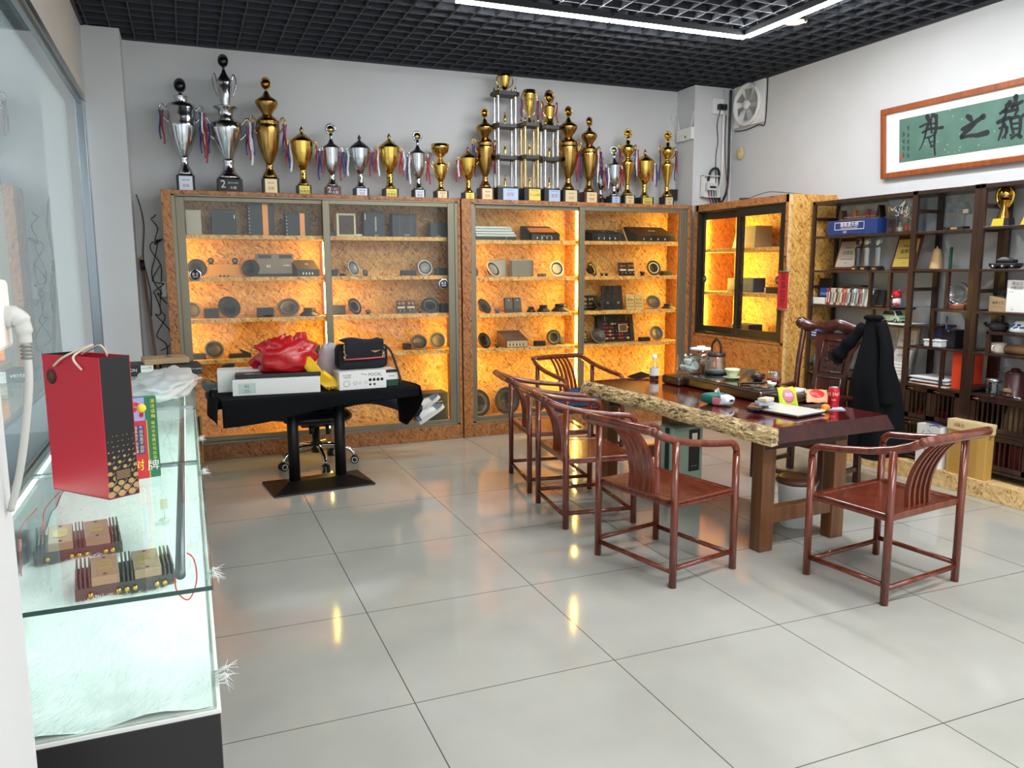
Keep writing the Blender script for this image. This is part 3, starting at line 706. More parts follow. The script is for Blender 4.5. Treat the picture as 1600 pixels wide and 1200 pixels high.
for sx in (-1, 1): MB().cyl((sx * 0.09, -0.06, 0.0), (sx * 0.09, -0.06, 0.022), 0.014, BLACK, 10).cyl((sx * 0.09, 0.06, 0.0), (sx * 0.09, 0.06, 0.022), 0.014, BLACK, 10).build('foot', a)
tag(MB().tube(bez([(3.06, 4.36, 0.42), (3.1, 4.33, 0.30), (3.16, 4.36, 0.40), (3.13, 4.40, 0.22), (3.08, 4.37, 0.10), (3.04, 4.36, 0.06)], 6), 0.004, BLACK, 6).build('power_cord'), 'thin black cord drooping beside the mint green appliance', 'cable').name = 'cable'

# ================================================================ black double-pedestal table under a black cloth
DT = thing('pedestal_table', 'black table on two round posts and one heavy base plate', 'table', (0.80, 5.60, 0), math.radians(6))
def pedestal_table():
    b = MB(); w, d = 0.35, 0.215
    b.bx(-w, w, -d, d, 0, 0.012, BLACKM, 0.003)
    b.hexa([(-w, -d, 0.012), (w, -d, 0.012), (w, d, 0.012), (-w, d, 0.012)], [(-0.22, -0.05, 0.052), (0.22, -0.05, 0.052), (0.22, 0.05, 0.052), (-0.22, 0.05, 0.052)], BLACKM)
    b.build('base_plate', DT)
    for x in (-0.165, 0.165): MB().cyl((x, 0, 0.05), (x, 0, 0.655), 0.039, BLACKM, 24).build('post', DT)
    MB().bx(-0.65, 0.65, -0.25, 0.25, 0.655, 0.683, BLACK, 0.004).build('tabletop', DT)
pedestal_table()
def table_cloth():
    rnd = random.Random(2)
    def drop(a, side):
        if side == 0: return 0.15 - 0.045 * a + 0.012 * math.sin(9 * a)      # front, a from 0 (left) to 1
        return 0.14
    def f(u, v):
        # u across x from -.72 to .74 with the ends hanging down, v from the front drop to the back drop
        x = -0.66 + 1.33 * u; z = 0.688
        lim = 0.268
        L = 0.165 + 0.012 * math.sin(7 * u + 0.5) - 0.11 * u
        tot = L + 2 * lim + 0.14
        s = v * tot
        if s < L:
            y = -lim - 0.008 - 0.012 * math.sin(10 * u) * ((L - s) / L); z = 0.688 - (L - s)
        elif s < L + 2 * lim:
            y = -lim + (s - L); z = 0.688
        else: y = lim + 0.006 + 0.01 * math.sin(12 * u); z = 0.688 - (s - L - 2 * lim)
        return (x, y, z)
    m = MB(); m.sheet(f, 90, 60, BLACKCLOTH, thick=-0.003)
    # the right end of the cloth hangs as a loose fold
    def g(u, v): return (0.685 + 0.012 * math.sin(6 * u) + 0.02 * v, -0.26 + 0.5 * u, 0.69 - v * (0.10 + 0.24 * min(1, u * 1.6)) )
    m.sheet(g, 20, 10, BLACKCLOTH, thick=0.003)
    def h(u, v): return (-0.683 - 0.012 * v + 0.01 * math.sin(7 * u), -0.26 + 0.5 * u, 0.69 - v * (0.165 - 0.03 * u))
    m.sheet(h, 20, 8, BLACKCLOTH, thick=0.003)
    o = m.build('tablecloth', None, (0.80, 5.60, 0.0), (0, 0, math.radians(6)))
    tag(o, 'black cloth draped over the two-post table with hanging right corner', 'tablecloth')
table_cloth()

# ================================================================ office chair
OC = thing('office_chair', 'black leather swivel chair with chrome star base behind draped table', 'chair', (0.88, 6.19, 0), 0)
def office_chair():
    LE = mat('black_leather', (24, 24, 26), 0.35, bump=0.06, bscale=150)
    GREYL = mat('grey_leather', (84, 100, 104), 0.4)
    for k in range(5):
        a = math.radians(202 + 72 * k); ca, sa = math.cos(a), math.sin(a)
        p = bez([(0.03 * ca, 0.03 * sa, 0.155), (0.14 * ca, 0.14 * sa, 0.15), (0.25 * ca, 0.25 * sa, 0.115), (0.29 * ca, 0.29 * sa, 0.065)], 5)
        leg = MB().tube(p, [0.02] * 8 + [0.016] * (len(p) - 8), CHROME, 10).build('base_leg', OC)
        w = MB()
        for q in (-0.017, 0.017):
            c = Vector((0.29 * ca - q * sa, 0.29 * sa + q * ca, 0.031)); d = Vector((-sa, ca, 0)) * 0.009
            w.cyl(c - d, c + d, 0.031, BLACK, 18)
            w.tube([c + d * (1.1 if q > 0 else -1.1) + Vector((math.cos(j * PI / 8) * ca, math.cos(j * PI / 8) * sa, math.sin(j * PI / 8))) * 0.02 for j in range(17)], 0.003, WHITE, 5)
        w.cyl((0.29 * ca, 0.29 * sa, 0.05), (0.29 * ca, 0.29 * sa, 0.075), 0.012, BLACK, 10)
        w.build('caster', OC)
    MB().lathe([(0.04, 0.10), (0.045, 0.18), (0.03, 0.19), (0.03, 0.33)], BLACK, 16).build('gas_column', OC)
    MB().bx(-0.12, 0.12, -0.1, 0.1, 0.315, 0.345, BLACKM, 0.006).cyl((-0.05, -0.12, 0.27), (-0.05, -0.12, 0.33), 0.02, BLACK, 10).cyl((0.07, -0.14, 0.26), (0.07, -0.12, 0.33), 0.016, BLACK, 10).build('tilt_mechanism', OC)
    s = MB()
    def f(u, v):
        a = 2 * PI * u; c = math.cos(PI * (v - 0.5)); sx = 0.27; sy = 0.26
        e = 0.55
        x = sx * (abs(math.cos(a)) ** e) * (1 if math.cos(a) > 0 else -1) * max(0.02, c) ** 0.45; y = sy * (abs(math.sin(a)) ** e) * (1 if math.sin(a) > 0 else -1) * max(0.02, c) ** 0.45
        return (x, y, 0.395 + 0.05 * math.sin(PI * (v - 0.5)))
    s.sheet(f, 32, 12, LE); s.build('seat', OC)
    # reclined backrest towards the left
    bk = MB()
    def g(u, v):
        a = 2 * PI * u; c = max(0.02, math.cos(PI * (v - 0.5))) ** 0.45
        L = 0.31; px = L * (abs(math.cos(a)) ** 0.6) * (1 if math.cos(a) > 0 else -1) * c; py = 0.24 * (abs(math.sin(a)) ** 0.6) * (1 if math.sin(a) > 0 else -1) * c
        q = 0.05 * math.sin(PI * (v - 0.5))
        t_ = math.radians(20)
        return (-0.50 + px * math.cos(t_) - q * math.sin(t_) * -1, py, 0.50 - px * math.sin(t_) + q * math.cos(t_))
    bk.sheet(g, 32, 12, LE); bk.build('backrest', OC)
    hd = MB()
    def hh(u, v):
        a = 2 * PI * u; c = max(0.02, math.cos(PI * (v - 0.5))) ** 0.5
        return (-0.735 + 0.075 * math.cos(a) * c, 0.19 * math.sin(a) * c, 0.655 + 0.045 * math.sin(PI * (v - 0.5)) - 0.4 * 0.075 * math.cos(a) * c)
    hd.sheet(hh, 28, 10, GREYL); hd.build('headrest', OC, label='grey leather headrest')
    for sgn in (-1, 1): MB().tube(bez([(-0.25, sgn * 0.28, 0.40), (-0.22, sgn * 0.3, 0.55), (-0.05, sgn * 0.3, 0.585), (0.12, sgn * 0.3, 0.56), (0.15, sgn * 0.28, 0.4)], 6), 0.018, BLACK, 10).build('armrest', OC)
office_chair()

# ================================================================ the person asleep in it
def sleeper():
    SKIN = mat('skin', (206, 160, 132), 0.5); HAIR = mat('black_hair', (14, 13, 14), 0.6, bump=0.4, bscale=200)
    JEAN = mat('dark_denim', (24, 30, 50), 0.85, bump=0.1, bscale=200); TOP = mat('black_jacket', (20, 20, 24), 0.8)
    P = thing('person', 'person lying back in the swivel chair, dark clothes, sneakers stretched right', 'person', (0.88, 6.17, 0.452))
    J = {  # joint: (position, radius)
        'pel': ((0, 0, 0.07), 0.11), 'wai': ((-0.14, 0, 0.115), 0.098), 'che': ((-0.31, 0, 0.165), 0.11), 'nec': ((-0.44, 0, 0.20), 0.05), 'hea': ((-0.50, 0, 0.225), 0.05),
        'shl': ((-0.40, -0.16, 0.19), 0.05), 'ell': ((-0.22, -0.24, 0.135), 0.036), 'wrl': ((-0.03, -0.14, 0.16), 0.026),
        'shr': ((-0.40, 0.16, 0.19), 0.05), 'elr': ((-0.22, 0.24, 0.135), 0.036), 'wrr': ((-0.04, 0.14, 0.165), 0.026),
        'hil': ((0.04, -0.085, 0.06), 0.085), 'knl': ((0.42, -0.10, 0.09), 0.056), 'anl': ((0.82, -0.14, -0.07), 0.036),
        'hir': ((0.04, 0.085, 0.06), 0.085), 'knr': ((0.42, 0.09, 0.09), 0.056), 'anr': ((0.83, 0.0, -0.03), 0.036)}
    E = [('pel', 'wai'), ('wai', 'che'), ('che', 'nec'), ('nec', 'hea'), ('che', 'shl'), ('shl', 'ell'), ('ell', 'wrl'), ('che', 'shr'), ('shr', 'elr'), ('elr', 'wrr'),
         ('pel', 'hil'), ('hil', 'knl'), ('knl', 'anl'), ('pel', 'hir'), ('hir', 'knr'), ('knr', 'anr')]
    def skin_obj(name, J, E, m, parent, root, sub=1):
        ks = list(J); me = bpy.data.meshes.new(name); me.from_pydata([J[k][0] for k in ks], [(ks.index(a), ks.index(b)) for a, b in E], [])
        o = bpy.data.objects.new(name, me); C.objects.link(o)
        md = o.modifiers.new('skin', 'SKIN'); o.modifiers.new('sub', 'SUBSURF').levels = sub + 1
        for i, k in enumerate(ks):
            me.skin_vertices[0].data[i].radius = (J[k][1], J[k][1]); me.skin_vertices[0].data[i].use_root = (k == root)
        md.use_smooth_shade = True
        dg = bpy.context.evaluated_depsgraph_get(); me2 = bpy.data.meshes.new_from_object(o.evaluated_get(dg))
        bpy.data.objects.remove(o); me2.materials.clear(); me2.materials.append(m); me2.name = name
        o2 = bpy.data.objects.new(name, me2); C.objects.link(o2); o2.parent = parent
        for p in me2.polygons: p.use_smooth = True
        return o2
    skin_obj('body', J, E, TOP, P, 'pel')
    for s in ('l', 'r'):
        sg = -1 if s == 'l' else 1
        a, b_, c = (Vector(J[k + s][0]) for k in ('hi', 'kn', 'an'))
        MB().tube(bez([tuple(a), tuple(b_), tuple(c - (c - b_) * 0.06)], 6), [0.094 - 0.0036 * i for i in range(13)], JEAN, 16).build('trouser_leg', P)
        w = Vector(J['wr' + s][0]); h = {'w': (tuple(w), 0.022), 'p': ((w.x + 0.045, w.y - sg * 0.012, w.z + 0.004), 0.026), 'q': ((w.x + 0.07, w.y - sg * 0.02, w.z), 0.026)}
        skin_obj('hand', h, [('w', 'p'), ('p', 'q')], SKIN, P, 'w')
        fm = MB()
        for i, ln in enumerate((0.06, 0.07, 0.066, 0.05)):
            y0 = w.y - sg * 0.02 + (i - 1.5) * 0.016; q = [(w.x + 0.075, y0, w.z), (w.x + 0.075 + ln * 0.5, y0, w.z - 0.002), (w.x + 0.075 + ln * 0.85, y0, w.z - 0.018), (w.x + 0.075 + ln, y0, w.z - 0.03)]
            fm.tube(q, [0.0085, 0.008, 0.0075, 0.006], SKIN, 8)
        fm.tube([(w.x + 0.03, w.y - sg * 0.03, w.z), (w.x + 0.055, w.y - sg * 0.052, w.z - 0.002), (w.x + 0.08, w.y - sg * 0.056, w.z - 0.008)], [0.0105, 0.009, 0.007], SKIN, 8)
        fm.build('fingers', P)
    # head, lying back, face up
    H = Matrix.Translation((-0.565, 0, 0.255)) @ Matrix.Rotation(math.radians(-58), 4, 'Y') @ Matrix.Rotation(PI / 2, 4, 'Z')
    def head(u, v):
        a = 2 * PI * u; b_ = PI * (v - 0.5); r = math.cos(b_)
        x = 0.074 * r * math.sin(a); y = -0.092 * r * math.cos(a); z = 0.112 * math.sin(b_)
        if z < -0.03: x *= 1 - 0.28 * (-0.03 - z) / 0.08; y *= 1 - 0.12 * (-0.03 - z) / 0.08
        return H @ Vector((x, y, z))
    hm = MB().sheet(head, 28, 18, SKIN)
    hm.tube([H @ Vector((0, -0.092, 0.012)), H @ Vector((0, -0.104, -0.018)), H @ Vector((0, -0.108, -0.032)), H @ Vector((0, -0.09, -0.038))], [0.007, 0.010, 0.014, 0.008], SKIN, 8)
    for s in (-1, 1): hm.ball(H @ Vector((s * 0.076, 0.01, -0.008)), 0.02, SKIN, sc=(0.5, 1, 1.4))
    hm.build('head', P)
    fm = MB()
    for s in (-1, 1):
        fm.tube([H @ Vector((s * 0.018, -0.088, 0.004)), H @ Vector((s * 0.03, -0.0875, 0.0)), H @ Vector((s * 0.042, -0.08, 0.004))], 0.0028, INK, 6)
        fm.tube([H @ Vector((s * 0.016, -0.09, 0.022)), H @ Vector((s * 0.032, -0.088, 0.027)), H @ Vector((s * 0.046, -0.078, 0.022))], 0.0035, INK, 6)
    fm.tube([H @ Vector((-0.022, -0.085, -0.062)), H @ Vector((0, -0.092, -0.06)), H @ Vector((0.022, -0.085, -0.062))], 0.0045, mat('lips', (170, 92, 84), 0.5), 6)
    fm.build('face_features', P)
    def hair(u, v):
        a = 2 * PI * u; b_ = PI * (0.5 - 0.62 * v * (1.0 if math.cos(a) < 0.35 else 0.55)); r = math.cos(b_)
        k = 1.12 + 0.03 * math.sin(9 * a)
        return H @ Vector((0.076 * k * r * math.sin(a), -0.094 * k * r * math.cos(a) + 0.005, 0.116 * k * math.sin(b_)))
    MB().sheet(hair, 36, 14, HAIR, thick=0.012).build('hair', P)
    # sneakers, soles towards the right, toes up
    SUEDE = mat('grey_blue_suede', (96, 116, 132), 0.7); MESH = mat('white_shoe_mesh', (226, 228, 226), 0.7); SOLE = mat('white_rubber', (222, 220, 210), 0.5)
    for key, yaw, tilt in (('anl', 8, -30), ('anr', -6, -38)):
        c = Vector(J[key][0])
        sh = thing('tmp', '', '', tuple(c + Vector((-0.005, 0, -0.005)))); sh.name = 'shoe'; sh.parent = P
        del sh['label'], sh['category']
        sh.rotation_euler = (0, math.radians(tilt), math.radians(yaw))
        secs = [(-0.07, 0.028, 0.034), (-0.045, 0.036, 0.062), (0.0, 0.037, 0.066), (0.05, 0.041, 0.05), (0.1, 0.045, 0.036), (0.14, 0.042, 0.028), (0.168, 0.026, 0.018)]
        def body(k0, k1, grow=0.0):
            vs = []; fs = []; n = 14
            for (x, w, h) in secs[k0:k1]:
                for i in range(n):
                    a = PI * i / (n - 1); vs.append((x, (w + grow) * math.cos(a), -0.04 + (h + grow) * abs(math.sin(a)) ** 0.7))
            L = k1 - k0
            for j in range(L - 1):
                for i in range(n - 1): fs.append((j * n + i, j * n + i + 1, (j + 1) * n + i + 1, (j + 1) * n + i))
                fs.append((j * n + n - 1, j * n, (j + 1) * n, (j + 1) * n + n - 1))
            fs.append(tuple(range(n))); fs.append(tuple((L - 1) * n + i for i in range(n - 1, -1, -1)))
            return vs, fs
        v_, f_ = body(0, 7); MB().add(v_, f_, MESH, True).build('upper', sh)
        v_, f_ = body(4, 7, 0.0025); mm = MB().add(v_, f_, SUEDE, True); v_, f_ = body(0, 2, 0.0025); mm.add(v_, f_, SUEDE, True); mm.build('overlay', sh)
        out = [(x, w + 0.006) for x, w, h in secs]; poly = [(x, w) for x, w in out] + [(x, -w) for x, w in reversed(out)]
        MB().prism([(x * 1.04, w) for x, w in poly], -0.062, -0.036, SOLE).build('sole', sh)
        lc = MB()
        for i in range(5): lc.tube([(0.02 + i * 0.016, -0.025, 0.012 - i * 0.005), (0.02 + i * 0.016, 0, 0.03 - i * 0.006), (0.02 + i * 0.016, 0.025, 0.012 - i * 0.005)], 0.004, MESH, 6)
        lc.build('laces', sh)
sleeper()

# ================================================================ glass display counter along the window
def fur(name, x0, x1, y0, y1, z, n, seed, parent, hang=0.0):
    FUR = mat('white_fur', (244, 248, 247), 0.9, spec=0.1, var=0.02, vscale=30, bump=0.25, bscale=40)
    rnd = random.Random(seed); m = MB()
    def f(u, v):
        x = x0 + (x1 - x0) * u; y = y0 + (y1 - y0) * v
        return (x, y, z + 0.008 * math.sin(23 * y + 3 * x) + 0.007 * math.sin(31 * x + 7 * y))
    m.sheet(f, 16, 60, FUR)
    vs = []; fs = []
    for i in range(n):
        x = rnd.uniform(x0, x1); y = y0 + (y1 - y0) * rnd.random() ** 1.4; a = rnd.gauss(0.5 + 0.9 * math.sin(4 * y + 3 * x), 0.5); L = rnd.uniform(0.02, 0.05)
        dx, dy = math.cos(a), math.sin(a); zz = z + 0.008 * math.sin(23 * y + 3 * x) + 0.007 * math.sin(31 * x + 7 * y); w = 0.0007; k = len(vs)
        ex, ey = min(max(x + dx * L, x0), x1), max(y + dy * L, y0)
        vs += [(x - dy * w, y + dx * w, zz), (x + dy * w, y - dx * w, zz), ((x + ex) / 2 + dy * w, (y + ey) / 2 - dx * w, zz + 0.008), ((x + ex) / 2 - dy * w, (y + ey) / 2 + dx * w, zz + 0.008), (ex, ey, zz + rnd.uniform(0.004, 0.013))]
        fs += [(k, k + 1, k + 2, k + 3), (k + 3, k + 2, k + 4)]
    m.add(vs, fs, FUR, True)
    o = m.build(name, parent); o['kind'] = 'stuff'; return o
GC = thing('display_counter', 'long glass topped display counter lined with white fur, by the window', 'counter', (0, 0, 0))
CX0, CX1, CY0, CY1 = -0.5, 0.01, 1.605, 5.35
def counter():
    CB = mat('black_laminate', (34, 32, 34), 0.4)
    MB().bx(CX0, CX1 + 0.006, CY0, CY1, 0.06, 0.625, CB, 0.003).bx(CX0 + 0.04, CX1 - 0.02, CY0 + 0.03, CY1 - 0.03, 0, 0.06, CB).build('base', GC)
    MB().bx(CX0, CX1 + 0.008, CY0 - 0.002, CY1, 0.625, 0.635, WHITE, 0.002).build('base_board', GC)
    MB().bx(CX0, CX1 + 0.006, CY0 - 0.004, CY1, 0.888, 0.898, TABLEGLASS).build('glass_top', GC)
    EDGE = mat('glass_edge', (60, 84, 78), 0.2)
    MB().bx(CX0, CX1 + 0.006, CY0 - 0.0052, CY0 - 0.0042, 0.8885, 0.8975, EDGE).bx(CX1 + 0.0062, CX1 + 0.0072, CY0 - 0.004, CY1, 0.8885, 0.8975, EDGE).build('glass_edge', GC)
    MB().bx(CX0, CX1, CY0, CY0 + 0.006, 0.635, 0.888, TABLEGLASS).build('front_glass', GC)
    MB().bx(CX1 - 0.006, CX1, CY0 + 0.007, CY1, 0.635, 0.888, TABLEGLASS).build('side_glass', GC)
    MB().bx(CX0, CX0 + 0.012, CY0, CY1, 0.635, 0.888, STEEL).bx(CX0, CX0 + 0.03, CY0, CY1, 0.872, 0.888, STEEL, 0.002).build('back_rail', GC)
    MB().bx(CX0, CX1, CY1 - 0.006, CY1, 0.635, 0.888, TABLEGLASS).build('end_glass', GC)
    for y in (2.77, 3.94): MB().bx(CX0 + 0.012, CX1 - 0.007, y - 0.01, y + 0.01, 0.875, 0.8875, STEEL, 0.002).build('cross_bar', GC)
    MB().cyl((-0.045, CY0 + 0.15, 0.872), (-0.045, 4.6, 0.872), 0.011, mat('grey_tube', (128, 134, 136), 0.3, 0.5), 12).build('lamp_tube', GC)
    MB().bx(-0.056, -0.034, CY0 + 0.2, 4.55, 0.859, 0.862, mat('counter_led', (255, 255, 255), emit=(226, 250, 240), es=11)).build('led_strip', GC)
    MB().bx(CX0 + 0.014, CX0 + 0.02, CY0 + 0.1, CY1 - 0.1, 0.84, 0.865, mat('counter_led2', (255, 255, 255), emit=(226, 250, 240), es=8.5)).build('led_strip', GC)
    fur('fur_lining', CX0 + 0.014, CX1 - 0.008, CY0 + 0.01, CY1 - 0.02, 0.648, 12000, 4, GC)
    for i, (y, z) in enumerate(((1.72, 0.645), (2.35, 0.64), (3.6, 0.642), (4.35, 0.64))):
        rnd = random.Random(20 + i); m = MB()
        for k in range(22):
            yy = y + rnd.uniform(-0.03, 0.03)
            m.tube([(CX1 - 0.002, yy, z), (CX1 + 0.02, yy - rnd.uniform(-0.01, 0.02), z + rnd.uniform(0.0, 0.02)), (CX1 + rnd.uniform(0.025, 0.05), yy - rnd.uniform(-0.01, 0.04), z + rnd.uniform(-0.02, 0.03))], [0.0009, 0.0007, 0.0003], MATS['white_fur'], 4)
        m.build('fur_tuft', GC)['kind'] = 'stuff'
counter()

BRONZE = mat('bronze_anodised', (184, 152, 126), 0.4, 0.4); FIN = mat('dark_fin_metal', (92, 88, 86), 0.4, 0.5); GOLDP = mat('gold_plate', (206, 178, 112), 0.35, 0.6)
def fin_amp(name, label, x, y, z, w, d, rz):
    t = thing(name, label, 'amplifier', (x, y, z), rz, group='bronze finned amplifiers in the glass counter')
    MB().bx(-w / 2, w / 2, -d / 2, d / 2, 0.0, 0.034, FIN, 0.002).build('case', t)
    f = MB(); n = 24
    for i in range(n):
        q = -w / 2 + 0.006 + (w - 0.012) * i / (n - 1)
        if any(abs(q - c) < 0.036 for c in (-w * 0.2, w * 0.22)): continue
        f.bx(q - 0.0022, q + 0.0022, -d / 2, d / 2, 0.034, 0.062, FIN)
    f.build('heatsink_fins', t)
    for c in (-w * 0.2, w * 0.22):
        p = MB().bx(c - 0.034, c + 0.034, -d / 2, d / 2, 0.034, 0.06, BRONZE, 0.003)
        for q in (-0.4, 0.4): p.lathe([(0.0, 0.0), (0.005, 0.0), (0.005, 0.001), (0.0, 0.001)], BLACK, 10, Matrix.Translation((c, q * d, 0.06)))
        po = p.build('top_panel', t)
        pts = [(c + 0.019 * math.cos(a) * (1.0), 0.0 + (0.03 if math.sin(a) > 0 else -0.03) + 0.012 * math.sin(a)) for a in [i * PI / 10 + PI / 20 for i in range(20)]]
        MB().prism(pts, 0.06, 0.0615, GOLDP).text('CLASS A', Matrix.Translation((c, 0.02, 0)), 0.009, INK, 0.0622).text('AMPLIFIER', Matrix.Translation((c, -0.005, 0)), 0.006, INK, 0.0622).build('name_plate', po)
    s = MB()
    for q in (-0.02, 0.0, 0.02, -0.35 * w, 0.3 * w, 0.38 * w): s.cyl((q, -d / 2, 0.016), (q, -d / 2 - 0.014, 0.016), 0.0065, GOLD, 12)
    s.build('terminals', t)
fin_amp('amplifier', 'bronze finned amplifier in the glass counter, farther of the pair', -0.352, 2.70, 0.654, 0.235, 0.19, math.radians(7))
fin_amp('amplifier', 'bronze finned amplifier in the glass counter, nearer to the front edge', -0.20, 2.35, 0.654, 0.245, 0.17, math.radians(6))
t = thing('price_tag', 'tiny cream price tag on a white stand in the counter', 'tag', (-0.112, 2.93, 0.65))
MB().bx(-0.012, 0.012, -0.002, 0.002, 0.04, 0.075, mat('cream_card', (226, 222, 196), 0.6)).build('card', t); MB().cyl((0, 0, 0.0), (0, 0, 0.042), 0.002, WHITE, 6).lathe([(0, 0), (0.02, 0), (0.018, 0.004), (0, 0.004)], WHITE, 14).build('stand', t)
REDW = mat('red_wire', (196, 40, 36), 0.5)
tag(MB().tube(bez([(-0.05, 1.95, 0.86), (-0.02, 1.92, 0.85), (-0.015, 1.9, 0.80), (-0.035, 1.88, 0.765), (-0.06, 1.9, 0.79), (-0.055, 1.93, 0.85)], 6), 0.0018, REDW, 6).build('lamp_wire'), 'red looped lamp wire at the near end of glass counter', 'wire')
for i, (x, y) in enumerate(((-0.44, 2.66), (-0.475, 2.5))):
    t = tag(MB().tube(bez([(x, y, 0.66), (x + 0.002, y + 0.01, 0.74), (x + 0.01, y + 0.01, 0.80), (x + 0.05, y + 0.03, 0.845)], 6), 0.0017, REDW, 6).cyl((x + 0.001, y + 0.006, 0.73), (x + 0.004, y + 0.01, 0.765), 0.004, mat('pink_sleeve', (228, 120, 108), 0.5), 8).build('lamp_wire'),
        ('thin red wire standing in the counter just left of the red bag', 'thin red wire in the counter, closest to the left column')[i], 'wire')

# ---------------------------------------------------------------- things on the counter
def gift_bag():
    # corners measured on the counter: near edge, left back corner, right corner
    A, B, Cc = Vector((-0.378, 2.515, 0)), Vector((-0.222, 2.33, 0)), Vector((-0.150, 2.375, 0))
    t = thing('gift_bag', 'tall red paper gift bag with black patterned side on the glass counter', 'bag', (B.x, B.y, 0.899))
    a, c = A - B, Cc - B; D = a + c; h = 0.386
    def P(u, v, z): q = a * u + c * v; return (q.x, q.y, z)
    MAR = mat('bag_inside', (120, 78, 62), 0.7)
    m = MB(); th = 0.02
    m.hexa([P(0, 0, 0), P(0, 0.02, 0), P(1, 0.02, 0), P(1, 0, 0)][::-1], [P(0, 0, h), P(0, 0.02, h), P(1, 0.02, h), P(1, 0, h)][::-1], REDPAPER)
    m.hexa([P(0, 0.98, 0), P(0, 1, 0), P(1, 1, 0), P(1, 0.98, 0)][::-1], [P(0, 0.98, h), P(0, 1, h), P(1, 1, h), P(1, 0.98, h)][::-1], REDPAPER)
    m.hexa([P(0, 0, 0), P(1, 0, 0), P(1, 1, 0), P(0, 1, 0)], [P(0, 0, 0.004), P(1, 0, 0.004), P(1, 1, 0.004), P(0, 1, 0.004)], REDPAPER)
    m.build('red_panels', t)
    BLK = mat('black_card', (20, 18, 20), 0.4); TAN = mat('tan_print', (176, 138, 92), 0.5)
    s = MB()
    for u in (0.0, 0.99):
        s.hexa([P(u, 0.02, 0), P(u, 0.98, 0), P(u + 0.01, 0.98, 0), P(u + 0.01, 0.02, 0)], [P(u, 0.02, h), P(u, 0.98, h), P(u + 0.01, 0.98, h), P(u + 0.01, 0.02, h)], BLK)
    n = Vector((c.y, -c.x, 0)).normalized(); cx = c.normalized(); W = c.length
    M = Matrix((( cx.x, 0, n.x, n.x * 0.0005), (cx.y, 0, n.y, n.y * 0.0005), (0, 1, 0, 0), (0, 0, 0, 1)))
    rnd = random.Random(9)
    for j in range(12):
        for i in range(3):
            x = (i + (0.5 if j % 2 else 0.0) + 0.25) * W / 3; y = 0.012 + j * 0.0145; k = max(0.15, 1 - j / 11.5)
            if x > W * 0.97: continue
            r = 0.0092 * k
            pts = [(x + r * 1.15 * math.cos(q) , y + r * math.sin(q)) for q in [PI / 8 + i2 * PI / 4 for i2 in range(8)]] if j < 8 else [(x - r, y), (x, y - r), (x + r, y), (x, y + r)]
            s.prism([(min(px, W * 0.99), py) for px, py in pts], 0.0003, 0.0007, TAN, M)
            q = 0.006 * k; s.brush([(x - q + 0.011, y + 0.0 - q), (x + q + 0.011, y + q)] if x + 0.02 < W else [(x, y), (x + 0.001, y)], [0.0018] * 2, TAN, M, 0.0007)
    s.prism([(0.02, 0.05), (0.066, 0.05), (0.066, 0.078), (0.02, 0.078)], 0.0006, 0.0009, BLK, M)
    for k in range(6): s.prism([(0.024, 0.053 + k * 0.004), (0.062, 0.053 + k * 0.004), (0.062, 0.0545 + k * 0.004), (0.024, 0.0545 + k * 0.004)], 0.0009, 0.0011, TAN, M)
    s.build('black_gusset', t, label='black gusset with tan lattice print')
    d = a.normalized(); n2 = Vector((a.y, -a.x, 0)).normalized()
    if n2.y > 0: n2 = -n2
    M2 = Matrix(((-d.x, 0, n2.x, a.x + n2.x * 0.0006), (-d.y, 0, n2.y, a.y + n2.y * 0.0006), (0, 1, 0, 0), (0, 0, 0, 1)))
    MB().lathe([(0, 0.001), (0.021, 0.001), (0.021, 0)], mat('bag_seal', (74, 30, 30), 0.5), 24, M2 @ Matrix.Translation((0.036, 0.325, 0))).text('福', M2 @ Matrix.Translation((0.036, 0.325, 0)), 0.02, mat('seal_line', (150, 60, 50), 0.5), 0.0015).build('seal', t)
    CORD = mat('cream_cord', (226, 212, 192), 0.7)
    q0 = M2 @ Vector((0.055, h - 0.03, 0.003)); q1 = M2 @ Vector((0.175, h - 0.035, 0.003)); mid = M2 @ Vector((0.18, h + 0.03, -0.03))
    MB().tube(bez([q0, M2 @ Vector((0.115, h + 0.0, 0.006)), mid, M2 @ Vector((0.15, h - 0.0, 0.007)), q1], 8), 0.0032, CORD, 8).build('handle', t)
    q0 = M2 @ Vector((0.06, h - 0.006, -0.078)); q1 = M2 @ Vector((0.17, h - 0.006, -0.078)); mid = M2 @ Vector((0.17, h + 0.025, -0.06))
    MB().tube(bez([q0, M2 @ Vector((0.1, h + 0.006, -0.07)), mid, q1], 8), 0.003, CORD, 8).build('handle', t)
gift_bag()
